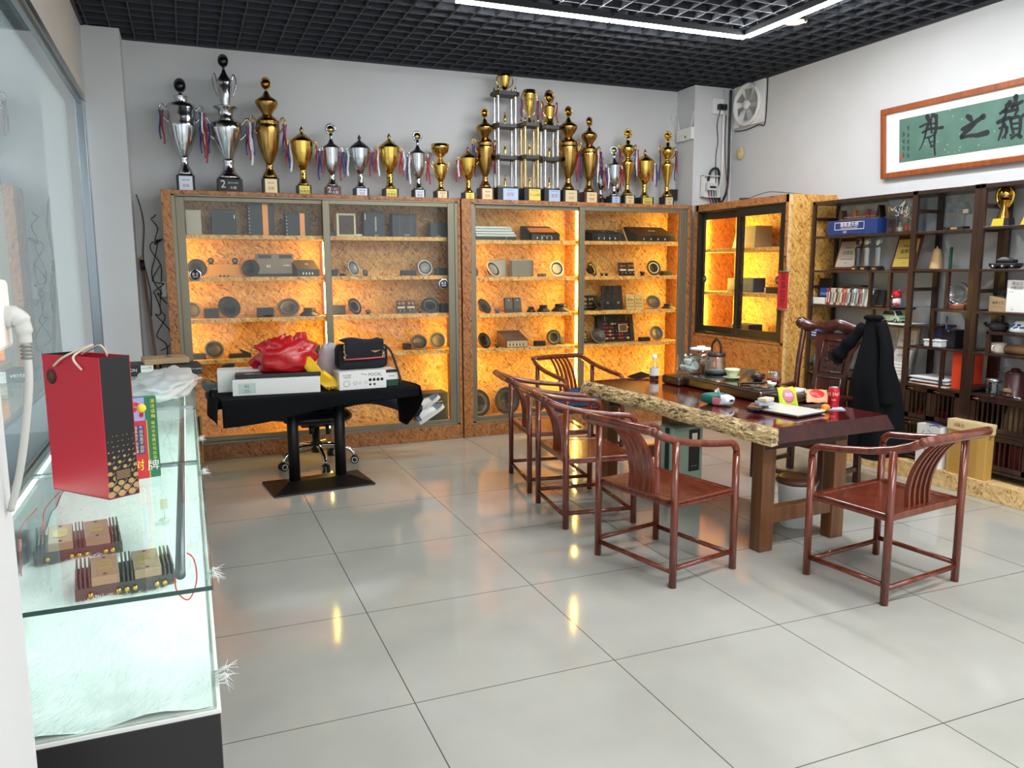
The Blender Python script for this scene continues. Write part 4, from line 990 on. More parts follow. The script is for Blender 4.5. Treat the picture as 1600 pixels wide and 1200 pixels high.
def snack_box():
    G = mat('green_print', (26, 112, 72), 0.4); R_ = mat('red_print', (196, 38, 44), 0.4); Y_ = mat('yellow_print', (236, 222, 66), 0.4); B_ = mat('blue_print', (34, 44, 140), 0.4); L_ = mat('lilac_print', (152, 164, 220), 0.4)
    t = thing('snack_packet', 'green and red packet with yellow lettering behind the red gift bag', 'packet', (-0.155, 2.545, 0.899), math.radians(14))
    m = MB().bx(-0.03, 0.056, -0.008, 0.008, 0, 0.245, G, 0.003)
    m.bx(-0.03, 0.024, -0.0086, -0.0079, 0, 0.175, R_).bx(-0.03, 0.022, -0.0086, -0.0079, 0.175, 0.244, L_)
    F = Matrix.Translation((0, -0.0088, 0)) @ Matrix.Rotation(PI / 2, 4, 'X')
    m.brush([(-0.03, 0.225), (0.0, 0.225), (0.015, 0.215), (0.012, 0.19)], [0.012] * 4, R_, F, 0.0003)
    m.brush([(-0.024, 0.195), (-0.006, 0.21)], [0.014, 0.014], R_, F, 0.0004)
    m.lathe([(0, 0.0008), (0.013, 0.0008), (0.013, 0)], Y_, 20, F @ Matrix.Translation((0.014, 0.212, 0)))
    m.bx(-0.016, 0.016, -0.0094, -0.0088, 0.075, 0.162, B_).bx(0.0245, 0.0262, -0.0092, -0.0079, 0, 0.175, Y_)
    for k, s in enumerate('糖果绝不加香精'): m.text(s, F @ Matrix.Translation((-0.007, 0.154 - k * 0.0118, 0.0008)), 0.0115, Y_)
    for k, s in enumerate('不加色素不加防'): m.text(s, F @ Matrix.Translation((0.008, 0.154 - k * 0.0118, 0.0008)), 0.0115, Y_)
    for k, s in enumerate('福州市有限公司出品'): m.text(s, F @ Matrix.Translation((0.042, 0.165 - k * 0.013, 0.0006)), 0.011, Y_)
    for k, s in enumerate('清凉话梅'): m.text(s, F @ Matrix.Translation((0.044, 0.23 - k * 0.015, 0.0006)), 0.013, Y_)
    m.text('树', F @ Matrix.Translation((-0.006, 0.04, 0.0008)), 0.036, Y_).text('牌', F @ Matrix.Translation((0.036, 0.036, 0.0006)), 0.034, WHITEINK)
    m.build('packet', t)
snack_box()
PLASTIC = mat('thin_white_plastic', (232, 238, 238), 0.35, trans=0.25)
def crumple(name, label, cat, loc, sx, sy, sz, m, seed, amp=0.16, extra=None, rz=0.0, label2=None):
    rnd = random.Random(seed); ph = [(rnd.uniform(0, 6.3), rnd.uniform(0, 6.3), rnd.randint(2, 7), rnd.randint(1, 5), rnd.uniform(0.3, 1)) for _ in range(9)]
    t = thing(name, label, cat, loc, rz)
    def f(u, v):
        a = 2 * PI * u; b = PI * (v - 0.5)
        k = 1 + amp * sum(w * math.sin(p * a + q1) * math.cos(q * b * 2 + q2) for q1, q2, p, q, w in ph) / 3
        z = math.sin(b); zz = sz * 0.5 * (1 + (z if z > 0 else max(z * 1.4, -1)) * (1 if z < 0 else k))
        return (sx * math.cos(a) * math.cos(b) ** 0.7 * k if math.cos(b) > 0 else 0, sy * math.sin(a) * max(0, math.cos(b)) ** 0.7 * k, max(0.0005, zz))
    MB().sheet(f, 44, 22, m).build('bag', t)
    return t
cb = crumple('plastic_bag', 'crumpled white plastic carrier bag on the far part of counter', 'bag', (-0.125, 4.35, 0.899), 0.145, 0.42, 0.10, PLASTIC, 3, 0.22, rz=-0.1)
MB().tube(bez([(0.06, -0.02, 0.05), (0.12, 0.0, 0.055), (0.165, 0.05, 0.06), (0.13, 0.12, 0.055), (0.06, 0.12, 0.05)], 6), 0.008, PLASTIC, 8, flat=(1.6, 0.5)).build('handle', cb)
def card_box(name, label, loc, rz, w, d, h, m, cat='box', group=None, top=None):
    t = thing(name, label, cat, loc, rz, group)
    MB().bx(-w / 2, w / 2, -d / 2, d / 2, 0, h, m, 0.0025).build('carton', t)
    return t
BKC = mat('black_carton', (27, 27, 31), 0.5)
t = card_box('speaker_carton', 'black carton with white slanted lettering at the far right end of counter', (-0.055, 5.12, 0.899), math.radians(6), 0.215, 0.20, 0.062, BKC)
MB().text('ETON', face_front(-0.03, -0.1002, 0.032), 0.032, WHITEINK).text('CAR-HIFI MADE IN GERMANY', face_front(0.055, -0.1002, 0.034), 0.0095, WHITEINK).build('lettering', t)
t = card_box('speaker_carton', 'black carton with white lettering and white sticker, far left end of counter', (-0.305, 5.18, 0.899), math.radians(-3), 0.235, 0.22, 0.066, BKC)
MB().text('ETON', face_front(-0.01, -0.1102, 0.036), 0.026, WHITEINK).bx(0.045, 0.112, -0.1112, -0.1102, 0.0, 0.064, PAPER).text('|||||', face_front(0.095, -0.1114, 0.05), 0.014, INK).text('CAR-HIFI', face_front(0.065, -0.1114, 0.045), 0.008, INK).build('lettering', t)
t = card_box('kraft_tray', 'flat kraft box lid lying across the two black cartons', (-0.135, 5.16, 0.966), math.radians(8), 0.245, 0.2, 0.032, CARDBOARD)
MB().lathe([(0, 0.001), (0.022, 0.001), (0.022, 0)], BLACK, 18, Matrix.Translation((0.02, 0.01, 0.0322))).build('cutout', t)

# socket on the near column
t = thing('wall_socket', 'white wall socket box on the column at the left edge', 'socket', (-0.2465, 1.19, 1.457))
MB().bx(0, 0.030, -0.043, 0.043, -0.045, 0.045, WHITE, 0.006).build('plate', t)
pl = thing('angled_plug', 'grey angled plug pushed into the socket, cord hanging down', 'plug', (-0.2185, 1.20, 1.449))
pl.scale = (0.85, 0.85, 0.85)
PG = mat('grey_plug_plastic', (190, 190, 184), 0.4)
MB().tube(bez([(0.0, 0, 0.004), (0.012, 0, 0.006), (0.021, 0, -0.002), (0.0245, 0, -0.018), (0.025, 0, -0.035)], 5), [0.017] * 6 + [0.015] * 5 + [0.012] * 5 + [0.009] * 5, PG, 14).build('body', pl)
r = MB()
for k in range(4): r.lathe([(0.0075, 0), (0.009, 0.001), (0.009, 0.003), (0.0075, 0.004)], mat('grey_ribs', (120, 118, 112), 0.5), 12, Matrix.Translation((0.0252, 0, -0.042 - k * 0.006)), close=False)
r.build('strain_relief', pl)
MB().tube(bez([(0.025, 0, -0.03), (0.025, 0, -0.09), (0.014, 0.01, -0.16), (-0.004, 0.03, -0.24), (-0.026, 0.05, -0.31)], 6), 0.0058, PG, 10).build('cord', pl)

# ================================================================ things on the draped table
ZT = 0.693
t = card_box('equipment_carton', 'long white carton with green logo label at the front of draped table', (0.535, 5.50, ZT), math.radians(-4.5), 0.56, 0.18, 0.105, PAPER)
MB().bx(-0.244, -0.135, -0.0915, -0.0902, 0.014, 0.082, mat('grey_label', (196, 214, 206), 0.6)).text('RS', face_front(-0.19, -0.0917, 0.06), 0.026, mat('dark_green_ink', (30, 84, 60), 0.5)).text('AUDIO', face_front(-0.19, -0.0917, 0.035), 0.01, INK).text('TUNING SPIRIT', face_front(-0.19, -0.0917, 0.024), 0.007, INK).build('logo_label', t)
t = card_box('flat_carton', 'white carton partly hidden behind the long logo carton', (0.35, 5.70, ZT), math.radians(-4), 0.36, 0.16, 0.15, PAPER)
t = thing('foam_tray', 'black foam tray lying on top of the long white carton', 'tray', (0.545, 5.515, ZT + 0.1062), math.radians(-4))
MB().bx(-0.27, 0.28, -0.07, 0.08, 0, 0.028, BLACK, 0.004).bx(-0.21, -0.10, -0.06, 0.0, 0.028, 0.0285, mat('silver_leaflet', (150, 150, 152), 0.3)).build('tray', t)
t = card_box('speaker_carton', 'white carton printed with speaker pictures at right end of draped table', (1.095, 5.50, ZT), math.radians(3), 0.33, 0.20, 0.125, PAPER)
pr = MB(); pr.text('FOCAL', face_front(0.085, -0.1003, 0.098), 0.03, INK).text('ACCESS', face_front(-0.11, -0.1003, 0.1), 0.016, INK).text('165AS3', face_front(-0.11, -0.1003, 0.086), 0.016, INK)
GREYI = mat('grey_ink', (120, 122, 126), 0.6)
pr.lathe([(0.019, 0), (0.022, 0.0004), (0.022, 0)], GREYI, 24, face_front(-0.115, -0.1003, 0.043), close=False)
for i, (x, r) in enumerate(((-0.055, 0.012), (-0.022, 0.009), (0.02, 0.009))): pr.lathe([(r * 0.8, 0), (r, 0.0004), (r, 0)], GREYI, 16, face_front(x, -0.1003, 0.045), close=False)
for i in range(4): pr.lathe([(0, 0.0005), (0.011, 0.0005), (0.011, 0)], INK, 14, face_front(0.05 + i * 0.028, -0.1003, 0.062))
for i in range(2): pr.lathe([(0, 0.0005), (0.008, 0.0005), (0.008, 0)], INK, 14, face_front(0.05 + i * 0.03, -0.1003, 0.03))
pr.brush([(0.04, 0.0), (0.0, 0.01)], [0.003] * 2, INK, face_front(-0.012, -0.1003, 0.098))
pr.build('print', t)
t = card_box('small_carton', 'small white and dark green carton beside the carton printed with speakers', (1.315, 5.56, ZT), math.radians(5), 0.09, 0.16, 0.115, PAPER)
MB().bx(-0.046, 0.046, -0.0812, -0.0802, 0.0, 0.045, mat('forest_green', (28, 70, 50), 0.5)).bx(-0.046, 0.046, -0.0812, -0.0802, 0.095, 0.116, BLACK).text('2ROBT', face_front(0.0, -0.0803, 0.07), 0.014, INK).build('print', t)
REDBAG = mat('thin_red_plastic', (206, 30, 38), 0.25, trans=0.1, coat=0.4, bump=1.0, bscale=16)
rb = crumple('plastic_bag', 'bulging red plastic bag on top of the long white carton', 'bag', (0.62, 5.56, ZT + 0.136), 0.205, 0.12, 0.225, REDBAG, 11, 0.2)
def knot(u, v):
    a = 2 * PI * u; r = 0.055 * (1 - 0.5 * v) * (1 + 0.25 * math.sin(5 * a + 4 * v))
    return (0.07 + 0.03 * v + r * math.cos(a), 0.6 * r * math.sin(a), 0.17 + 0.09 * v)
MB().sheet(knot, 30, 10, REDBAG).build('knotted_neck', rb)
t = thing('snack_pack', 'red foil snack pack with white print sticking out of red plastic bag', 'packet', (0.50, 5.66, ZT + 0.20), rot=(math.radians(20), math.radians(-38), 0))
MB().bx(-0.11, 0.13, -0.02, 0.02, -0.06, 0.085, REDPAPER, 0.012).bx(-0.08, 0.12, -0.0215, -0.0202, -0.035, 0.02, mat('foil_print', (196, 206, 216), 0.3)).build('pouch', t)
YEL = mat('yellow_plastic', (240, 190, 26), 0.45)
t = thing('yellow_bag', 'bright yellow carrier bag slumped between the red bag and black satchel', 'bag', (0.855, 5.52, ZT + 0.006), math.radians(-4))
def yb_(u, v):
    x = -0.12 + 0.22 * u + 0.02 * math.sin(6 * v); top = 0.285 - 0.25 * u ** 0.9
    return (x + (0.05) * (v - 0.5) * (1), -0.045 - 0.02 * math.sin(PI * u) + 0.012 * math.sin(9 * u + 5 * v), max(0.002, top - v * 0.15 + 0.008 * math.sin(8 * u)))
MB().sheet(yb_, 24, 12, YEL, thick=0.018).build('bag', t)
gp = crumple('pillow_pouch', 'pale grey fabric pouch standing behind the yellow bag', 'bag', (0.925, 5.70, ZT), 0.085, 0.055, 0.30, mat('pale_grey_fabric', (196, 190, 192), 0.8), 21, 0.08)
def satchel():
    t = thing('satchel', 'black canvas satchel with floral trim and tan diamond patch, on a white carton', 'bag', (1.135, 5.55, ZT + 0.1265), math.radians(3))
    CAN = mat('dark_navy_canvas', (24, 26, 34), 0.85, bump=0.15, bscale=250)
    MB().bx(-0.19, 0.17, -0.06, 0.075, 0, 0.175, CAN, 0.035).build('body', t)
    def flap(u, v):
        x = -0.15 + 0.275 * u; s = v
        if s < 0.35: return (x + 0.0, 0.07 - 0.15 * (s / 0.35), 0.195 + 0.012 * math.sin(6 * u) + 0.012 * u)
        return (x - 0.0 + 0.008 * (s - 0.35), -0.083 - 0.008 * math.sin(3 * s), 0.195 + 0.012 * u - (s - 0.35) * 0.185)
    f = MB().sheet(flap, 20, 20, CAN, thick=0.006).build('flap', t)
    PK = mat('pink_trim', (226, 92, 104), 0.7)
    cols = [mat('leaf_green_thread', (86, 130, 92), 0.8), mat('yellow_thread', (216, 186, 90), 0.8), mat('rose_thread', (206, 110, 130), 0.8)]
    m = MB().tube([(-0.152, -0.092, 0.077), (0.0, -0.096, 0.079), (0.132, -0.092, 0.083)], 0.0045, PK, 8)
    rnd = random.Random(8)
    for side in (-0.147, 0.122):
        for k in range(16): m.ball((side + rnd.uniform(-0.007, 0.007), -0.0925, 0.085 + k * 0.0065), rnd.uniform(0.005, 0.008), cols[k % 3], 8, 5, (1, 0.4, 1))
    m.build('floral_trim', f)
    m = MB(); F = face_front(0.065, -0.0935, 0.135)
    m.prism([(-0.038, 0), (0, -0.017), (0.038, 0), (0, 0.017)], 0, 0.002, mat('tan_patch', (196, 146, 74), 0.6), F).brush([(-0.02, 0), (0.02, 0)], [0.006, 0.006], INK, F, 0.0025)
    m.build('diamond_patch', f)
    MB().tube(bez([(0.145, -0.02, 0.165), (0.185, -0.055, 0.12), (0.215, -0.07, 0.03), (0.25, -0.07, -0.09), (0.245, -0.05, -0.118), (0.22, -0.03, -0.1)], 6), 0.017, CAN, 8, flat=(1.1, 0.25)).build('strap', t)
satchel()
t = thing('leaning_carton', 'black carton in tan board frame leaning beside the left display cabinet', 'box', (-0.065, 6.545, 0), rot=(math.radians(-5), 0, math.radians(-4)))
MB().bx(0.0, 0.122, 0.0, 0.045, 0.0, 0.388, mat('tan_board', (190, 148, 98), 0.7), 0.003).build('board_frame', t)
MB().bx(-0.05, 0.108, -0.004, 0.0, 0.006, 0.378, BKC).text('CF-6623', Matrix.Translation((0.085, -0.0042, 0.10)) @ Matrix.Rotation(PI / 2, 4, 'X') @ Matrix.Rotation(PI / 2, 4, 'Z'), 0.026, WHITEINK).build('carton_front', t)

# ================================================================ cabinet contents: car speakers, tweeters, amplifiers, crossovers
YS = 6.82
GREYC = mat('grey_cone', (112, 106, 98), 0.5); TANC = mat('tan_cone', (158, 134, 92), 0.55); YELC = mat('yellow_cone', (232, 178, 30), 0.5); CREAMC = mat('cream_cone', (214, 196, 156), 0.55)
PALE = mat('pale_rim', (206, 204, 196), 0.35, 0.3); REDC = mat('red_cap', (186, 92, 72), 0.5); GREYR = mat('grey_rim', (120, 112, 100), 0.4, 0.4)
def speaker(label, x, z, r, tilt=18, yaw=0, rim=BLACK, cone=CONE, cap=BLACK, y=YS, group=None, cat='speaker', name='car_speaker', deep=0.4):
    """round driver resting on its rim, tilted back against its magnet"""
    tl, yw = math.radians(tilt), math.radians(yaw)
    zc = r * math.cos(tl) + 0.002
    drop = (r * 0.42 + deep * r) * math.sin(tl) - 0 * r
    t = thing(name, label, cat, (x, y, z + zc), rot=(PI / 2 - tl, 0, yw), group=group)
    MB().lathe([(r * 0.38, -r * 0.40), (r * 0.62, -r * 0.36), (r * 0.86, -0.1 * r), (r * 0.97, -0.05 * r)], BLACKM, 28, close=False).build('basket', t)
    MB().lathe([(0, -r * (0.4 + deep * 0.6)), (r * 0.42, -r * (0.4 + deep * 0.6)), (r * 0.46, -r * (0.38 + deep * 0.5)), (r * 0.46, -r * 0.40), (r * 0.38, -r * 0.38), (0, -r * 0.38)], BLACKM, 24).build('magnet', t)
    MB().lathe([(r * 0.985, -r * 0.06), (r, -r * 0.02), (r * 0.985, r * 0.025), (r * 0.86, r * 0.03), (r * 0.84, r * 0.0), (r * 0.84, -r * 0.06)], rim, 36).build('rim', t)
    MB().lathe([(r * 0.84, r * 0.005), (r * 0.79, r * 0.035), (r * 0.73, r * 0.0)], RUBBER, 32, close=False).build('surround', t)
    MB().lathe([(r * 0.735, 0.0), (r * 0.5, -r * 0.11), (r * 0.22, -r * 0.22), (0, -r * 0.23)], cone, 32, close=False).build('cone', t)
    MB().lathe([(r * 0.23, -r * 0.215), (r * 0.19, -r * 0.13), (r * 0.09, -r * 0.08), (0, -r * 0.07)], cap, 20, close=False).build('dust_cap', t)
    return t
def tweeter(label, x, z, r=0.024, y=6.79, dome=GREYC, tilt=20, yaw=0, body=BLACK, group='small dome tweeters'):
    t = thing('tweeter', label, 'tweeter', (x, y, z), math.radians(yaw), group=group)
    MB().lathe([(0, 0), (r * 0.85, 0), (r * 0.8, r * 0.35), (r * 0.3, r * 0.5), (0, r * 0.5)], body, 18).build('foot', t)
    M = Matrix.Translation((0, 0, r * 1.25)) @ Matrix.Rotation(PI / 2 - math.radians(tilt), 4, 'X')
    MB().lathe([(0, -r * 0.7), (r * 0.6, -r * 0.7), (r * 0.95, -r * 0.15), (r, 0.0), (r * 0.95, r * 0.12), (r * 0.7, r * 0.12), (r * 0.62, 0.02 * r), (0, 0.02 * r)], body, 22, M).build('housing', t)
    MB().lathe([(r * 0.6, r * 0.03), (r * 0.45, r * 0.22), (r * 0.2, r * 0.33), (0, r * 0.36)], dome, 18, M, close=False).build('dome', t)
    return t
def box_amp(label, x, z, w, h, d=0.1, y=YS, body=BLACK, stripe=None, style='', name='amplifier', cat='amplifier', rz=0.0, group=None, word=None, wc=WHITEINK):
    t = thing(name, label, cat, (x, y, z), rz, group)
    MB().bx(-w / 2, w / 2, -d / 2, d / 2, 0, h, body, 0.004).build('case', t)
    f = -d / 2
    if style == 'ribs':
        m = MB(); n = max(4, int(w / 0.009))
        for i in range(n): q = -w / 2 + w * (i + 0.5) / n; m.bx(q - 0.0022, q + 0.0022, f - 0.005, f, 0.003, h - 0.003, body)
        m.build('ribs', t)
    if style == 'term' or style == 'stripe':
        m = MB(); n = 8 if h > 0.2 else 6
        for i in range(n): m.cyl((-w / 2 + 0.01, f + 0.0, h * (0.08 + 0.88 * i / n)), (-w / 2 + 0.01, f - 0.008, h * (0.08 + 0.88 * i / n)), 0.0055, PALE, 8)
        m.build('terminals', t)
    if stripe:
        a, b_, sm = stripe
        MB().bx(a * w, b_ * w, f - 0.006, f, 0.001, h - 0.001, sm, 0.001).build('stripe', t)
    if style == 'top': MB().bx(-w / 2 + 0.0, w / 2, f - 0.002, f, h - 0.03, h - 0.004, ALUD, 0.001).bx(w / 2 - 0.018, w / 2 - 0.011, f - 0.002, f, h * 0.66, h * 0.8, PALE).build('trim_band', t)
    if style == 'lines':
        for q in (-0.2, 0.26): MB().bx(q * w - 0.001, q * w + 0.001, f - 0.0012, f, 0.002, h - 0.002, ALU).build('trim_line', t)
    if word: MB().text(word[0], face_front(word[1] * w, f - 0.0006, word[2] * h), word[3], wc).build('logo', t)
    return t
def flat_amp(label, x, z, w, h, d, body, lab=None, front=None, stripe=None, y=YS, word=None, yaw=0, lip=0.45):
    """wide low amplifier propped so that its lid slopes towards the room"""
    t = thing('amplifier', label, 'amplifier', (x, y, z), math.radians(yaw))
    k = min(0.07, w * 0.16); b = h * lip
    MB().hexa([(-w / 2 + k, -d / 2, 0), (w / 2, -d / 2, 0), (w / 2 - k * 0.3, d / 2, 0), (-w / 2, d / 2, 0)],
              [(-w / 2 + k, -d / 2, b), (w / 2, -d / 2, b), (w / 2 - k * 1.0, d / 2, h), (-w / 2, d / 2, h)], body).build('case', t)
    fr = MB(); m = front or ALUD
    fr.bx(-w / 2 + k + 0.006, w / 2 - 0.006, -d / 2 - 0.003, -d / 2, 0.006, b - 0.006, m, 0.001)
    for i in range(9): fr.bx(-w / 2 + k + 0.03 + (w - k - 0.07) * i / 9, -w / 2 + k + 0.04 + (w - k - 0.07) * i / 9, -d / 2 - 0.005, -d / 2 - 0.003, b * 0.25, b * 0.55, PALE if i % 2 else BLACK)
    fr.build('front_panel', t)
    n = Vector((0, -(h - b), d)).normalized()
    S = Matrix.Translation((0, 0, (h + b) / 2)) @ Matrix.Rotation(math.atan2(h - b, d), 4, 'X')
    if stripe: MB().bx(-w * 0.34, w * 0.40, -d * 0.36, d * 0.28, 0.0, 0.003, stripe, 0.001, S).build('lid_panel', t)
    if word: MB().text(word, S @ Matrix.Translation((w * 0.05, 0, 0)), min(0.03, w * 0.12), WHITEINK, 0.004).build('logo', t)
    return t
def crossover(label, x, z, w, h, y=YS, units=2, body=BLACK, parts=True, tilt=12, gold=False, lid=None):
    t = thing('crossover', label, 'crossover', (x, y, z), rot=(-math.radians(tilt), 0, 0)); 
    for i in range(units):
        u0 = -w / 2 + w * i / units + 0.003; u1 = -w / 2 + w * (i + 1) / units - 0.003
        c = MB().bx(u0, u1, -0.006, 0.014, 0, h, body, 0.003); co = c.build('case', t)
        m = MB(); cx = (u0 + u1) / 2; ww = (u1 - u0)
        if lid:
            m.bx(u0 + 0.006, u1 - 0.006, -0.012, -0.006, h * 0.2, h * 0.93, lid, 0.002).text('RS', face_front(cx, -0.0126, h * 0.28 if h > 0.18 else h * 0.8), ww * 0.2, WHITEINK)
            m.build('smoked_lid', co); continue
        for k in range(2):
            sx = cx + (k - 0.5) * ww * 0.42
            F = face_front(sx, -0.006, h * 0.72)
            m.lathe([(ww * 0.08, 0), (ww * 0.19, 0), (ww * 0.19, 0.012), (ww * 0.08, 0.012)], GOLDP if gold else mat('copper_coil', (150, 98, 56), 0.35, 0.7), 16, F)
        m.bx(u0 + ww * 0.1, u1 - ww * 0.1, -0.014, -0.006, h * 0.36, h * 0.5, CREAMC if not gold else GOLDP, 0.002)
        for k in range(4): m.cyl((u0 + ww * (0.18 + 0.21 * k), -0.006, h * 0.2), (u0 + ww * (0.18 + 0.21 * k), -0.016, h * 0.2), ww * 0.07, GOLDP if gold or k % 2 else BLACKM, 8)
        m.build('circuit_parts', co)
    return t
def puck(label, x, z, w, h, y=6.81, name='speaker_part', cat='speaker part', m=BLACK):
    """a driver lying face down, magnet up"""
    r = w / 2; t = thing(name, label, cat, (x, y, z))
    MB().lathe([(0, 0), (r * 0.98, 0), (r, h * 0.08), (r * 0.98, h * 0.18), (r * 0.6, h * 0.62), (r * 0.56, h * 0.66)], m, 26, close=False).build('basket', t)
    MB().lathe([(r * 0.56, h * 0.62), (r * 0.6, h * 0.66), (r * 0.6, h * 0.96), (r * 0.55, h), (0, h)], BLACKM, 24).build('magnet', t)
    return t
Z1, Z2, Z3, Z4, Z5 = 1.786, 1.456, 1.128, 0.803, 0.145
R1, R2, R3, R4 = 1.767, 1.437, 1.108, 0.788
LT, LM = 'top shelf of left cabinet', 'left cabinet'
# --- left cabinet, top shelf
box_amp('cream ribbed amplifier standing upright at left end of top cabinet shelf', 0.092, Z1, 0.112, 0.19, body=mat('cream_metal', (214, 204, 180), 0.4), style='ribs')
box_amp('plain black upright amplifier with dark top band, beside the cream ribbed one', 0.316, Z1, 0.188, 0.196, style='top')
OR_ = mat('copper_orange', (214, 136, 70), 0.35, 0.4)
box_amp('tallest black upright amplifier with wide orange stripe, top cabinet shelf', 0.600, Z1, 0.205, 0.25, stripe=(0.05, 0.26, OR_), style='stripe')
box_amp('smaller black upright amplifier with orange stripe, left of centre post', 0.885, Z1, 0.198, 0.183, stripe=(0.08, 0.28, OR_), style='stripe')
box_amp('tiny black gadget beside the beige framed amplifier', 1.168, Z1, 0.04, 0.045, d=0.05, name='gadget', cat='gadget')
t = box_amp('square brown amplifier in thick beige frame, top shelf right of centre post', 1.274, Z1, 0.165, 0.19, body=mat('beige_frame', (220, 206, 172), 0.4), rz=0.12)
MB().bx(-0.062, 0.066, -0.054, -0.049, 0.016, 0.172, mat('brown_mesh', (84, 70, 54), 0.6, bump=0.4, bscale=400), 0.002).bx(-0.012, 0.016, -0.056, -0.053, 0.085, 0.105, BLACK).build('front_grille', t)
box_amp('short silver rod shaped gadget on top shelf before tall amplifier', 1.395, Z1, 0.055, 0.022, d=0.03, body=PALE, name='gadget', cat='gadget')
DGB = mat('slate_black', (38, 42, 48), 0.45)
t = box_amp('tall slate black amplifier with narrow vertical grille slot, top shelf', 1.516, Z1, 0.18, 0.21, body=DGB, word=('focal', 0.1, 0.06, 0.016))
MB().bx(0.005, 0.021, -0.0512, -0.0495, 0.045, 0.165, ALU, 0.001).bx(-0.078, -0.072, -0.0512, -0.0495, 0.14, 0.19, PALE).build('grille_slot', t)
box_amp('wide slate black amplifier with two vertical lines, top shelf', 1.779, Z1, 0.215, 0.192, body=DGB, style='lines', word=('focal', 0.1, 0.09, 0.022))
box_amp('small square slate black amplifier at right end of left cabinet top shelf', 2.085, Z1, 0.15, 0.125, body=DGB, word=('focal', 0.0, 0.1, 0.016))
# --- left cabinet, second shelf
speaker('black woofer at left end of second shelf above the round badge', 0.10, Z2 + 0.0, 0.074, 16, 12)
t = thing('display_stand', 'lit wooden tweeter display board on second shelf between two woofers', 'stand', (0.297, 6.84, Z2))
MB().bx(-0.145, 0.145, -0.04, 0.03, 0, 0.018, mat('honey_wood', (208, 150, 76), 0.4), 0.003).hexa([(-0.145, -0.02, 0.018), (0.145, -0.02, 0.018), (0.145, 0.03, 0.018), (-0.145, 0.03, 0.018)], [(-0.11, 0.01, 0.1), (0.11, 0.01, 0.1), (0.11, 0.03, 0.1), (-0.11, 0.03, 0.1)], MATS['honey_wood']).build('board', t)
for q in (-0.03, 0.0, 0.03): MB().cyl((q, -0.04, 0.009), (q, -0.05, 0.009), 0.007, BLACK, 10).build('switch', t)
tweeter('tweeter on the left top corner of lit wooden board', 0.205, Z2 + 0.1005, 0.024, y=6.862)
tweeter('tweeter on the right top corner of lit wooden board', 0.388, Z2 + 0.1005, 0.024, y=6.862)
speaker('black woofer leaning against the large taupe amplifier, second shelf', 0.502, Z2, 0.069, 12, -6, y=6.79)
TAUPE = mat('taupe_metal', (124, 110, 92), 0.4, 0.4)
t = box_amp('large taupe amplifier plate standing on second shelf, two dark vents on top', 0.70, Z2, 0.30, 0.185, d=0.05, y=6.86, body=TAUPE, word=('RS', -0.18, 0.45, 0.03))
MB().bx(-0.135, -0.03, -0.0275, -0.0245, 0.148, 0.176, ALUD).bx(0.03, 0.135, -0.0275, -0.0245, 0.148, 0.176, ALUD).bx(-0.15, 0.15, -0.032, -0.0245, 0.0, 0.024, BLACK, 0.002).text('V10V2', face_front(0.09, -0.0256, 0.09), 0.02, WHITEINK).build('vents', t)
flat_amp('dark brown wedge amplifier with logo at right end of that shelf half', 0.935, Z2, 0.215, 0.135, 0.11, mat('dark_taupe', (70, 62, 52), 0.45), word='RS', y=6.80)
box_amp('small black magnet block by the centre post, second shelf', 1.176, Z2, 0.05, 0.055, d=0.05, name='gadget', cat='gadget')
puck('thin dark disc lying on second shelf beside white ringed speaker', 1.242, Z2, 0.068, 0.022)
speaker('white ringed speaker turned sharply right, second shelf of left cabinet', 1.34, Z2, 0.069, 18, 38, PALE, GREYC)
tweeter('tweeter beside the sharply turned white ringed speaker', 1.432, Z2, 0.024)
speaker('white ringed bronze coned speaker facing forward, second shelf', 1.97, Z2, 0.069, 14, 3, PALE, TAUPE, REDC)
box_amp('low black crossover block left of the forward white ringed speaker', 1.815, Z2, 0.13, 0.045, d=0.07, name='crossover', cat='crossover')
box_amp('black crossover box at right end of second shelf, left cabinet', 2.115, Z2, 0.105, 0.065, d=0.08, name='crossover', cat='crossover')
# --- left cabinet, third shelf
speaker('half hidden black woofer at far left end of third shelf', 0.045, Z3, 0.07, 18, 22, GREYR)
box_amp('low black amplifier between two woofers at left of third shelf', 0.185, Z3, 0.115, 0.075, d=0.1, y=6.87)
speaker('largest tilted woofer with wide black rim, third shelf', 0.325, Z3, 0.092, 22, 20)
box_amp('black ribbed crossover case on third shelf, left of centre', 0.60, Z3, 0.13, 0.075, d=0.09, style='ribs', name='crossover', cat='crossover')
speaker('grey coned speaker with red dust cap, third shelf', 0.79, Z3, 0.092, 38, -6, GREYR, GREYC, REDC)
puck('large black woofer lying face down on third shelf by centre post', 0.955, Z3, 0.165, 0.066)
box_amp('dark half round speaker cover by centre post, third shelf right half', 1.205, Z3, 0.112, 0.08, d=0.08, name='speaker_cover', cat='cover', y=6.87)
speaker('tan coned speaker turned sharply right, third shelf', 1.34, Z3, 0.074, 22, 34, BLACK, TANC, GOLDP)
tweeter('tweeter lying beside the turned tan coned speaker', 1.445, Z3, 0.022, tilt=60)
crossover('twin brown crossover boards with copper coils, third shelf of left cabinet', 1.79, Z3, 0.175, 0.115, body=mat('brown_bakelite', (70, 50, 38), 0.45))
tweeter('tweeter between the twin crossover boards and tan speaker', 1.908, Z3, 0.021, tilt=60)
speaker('tan coned speaker tipped upward at right of third shelf', 2.01, Z3, 0.08, 38, -4, BLACK, GREYC, GOLDP)
box_amp('dark round cornered box at right end of third shelf', 2.14, Z3, 0.075, 0.078, d=0.08, name='crossover', cat='crossover')
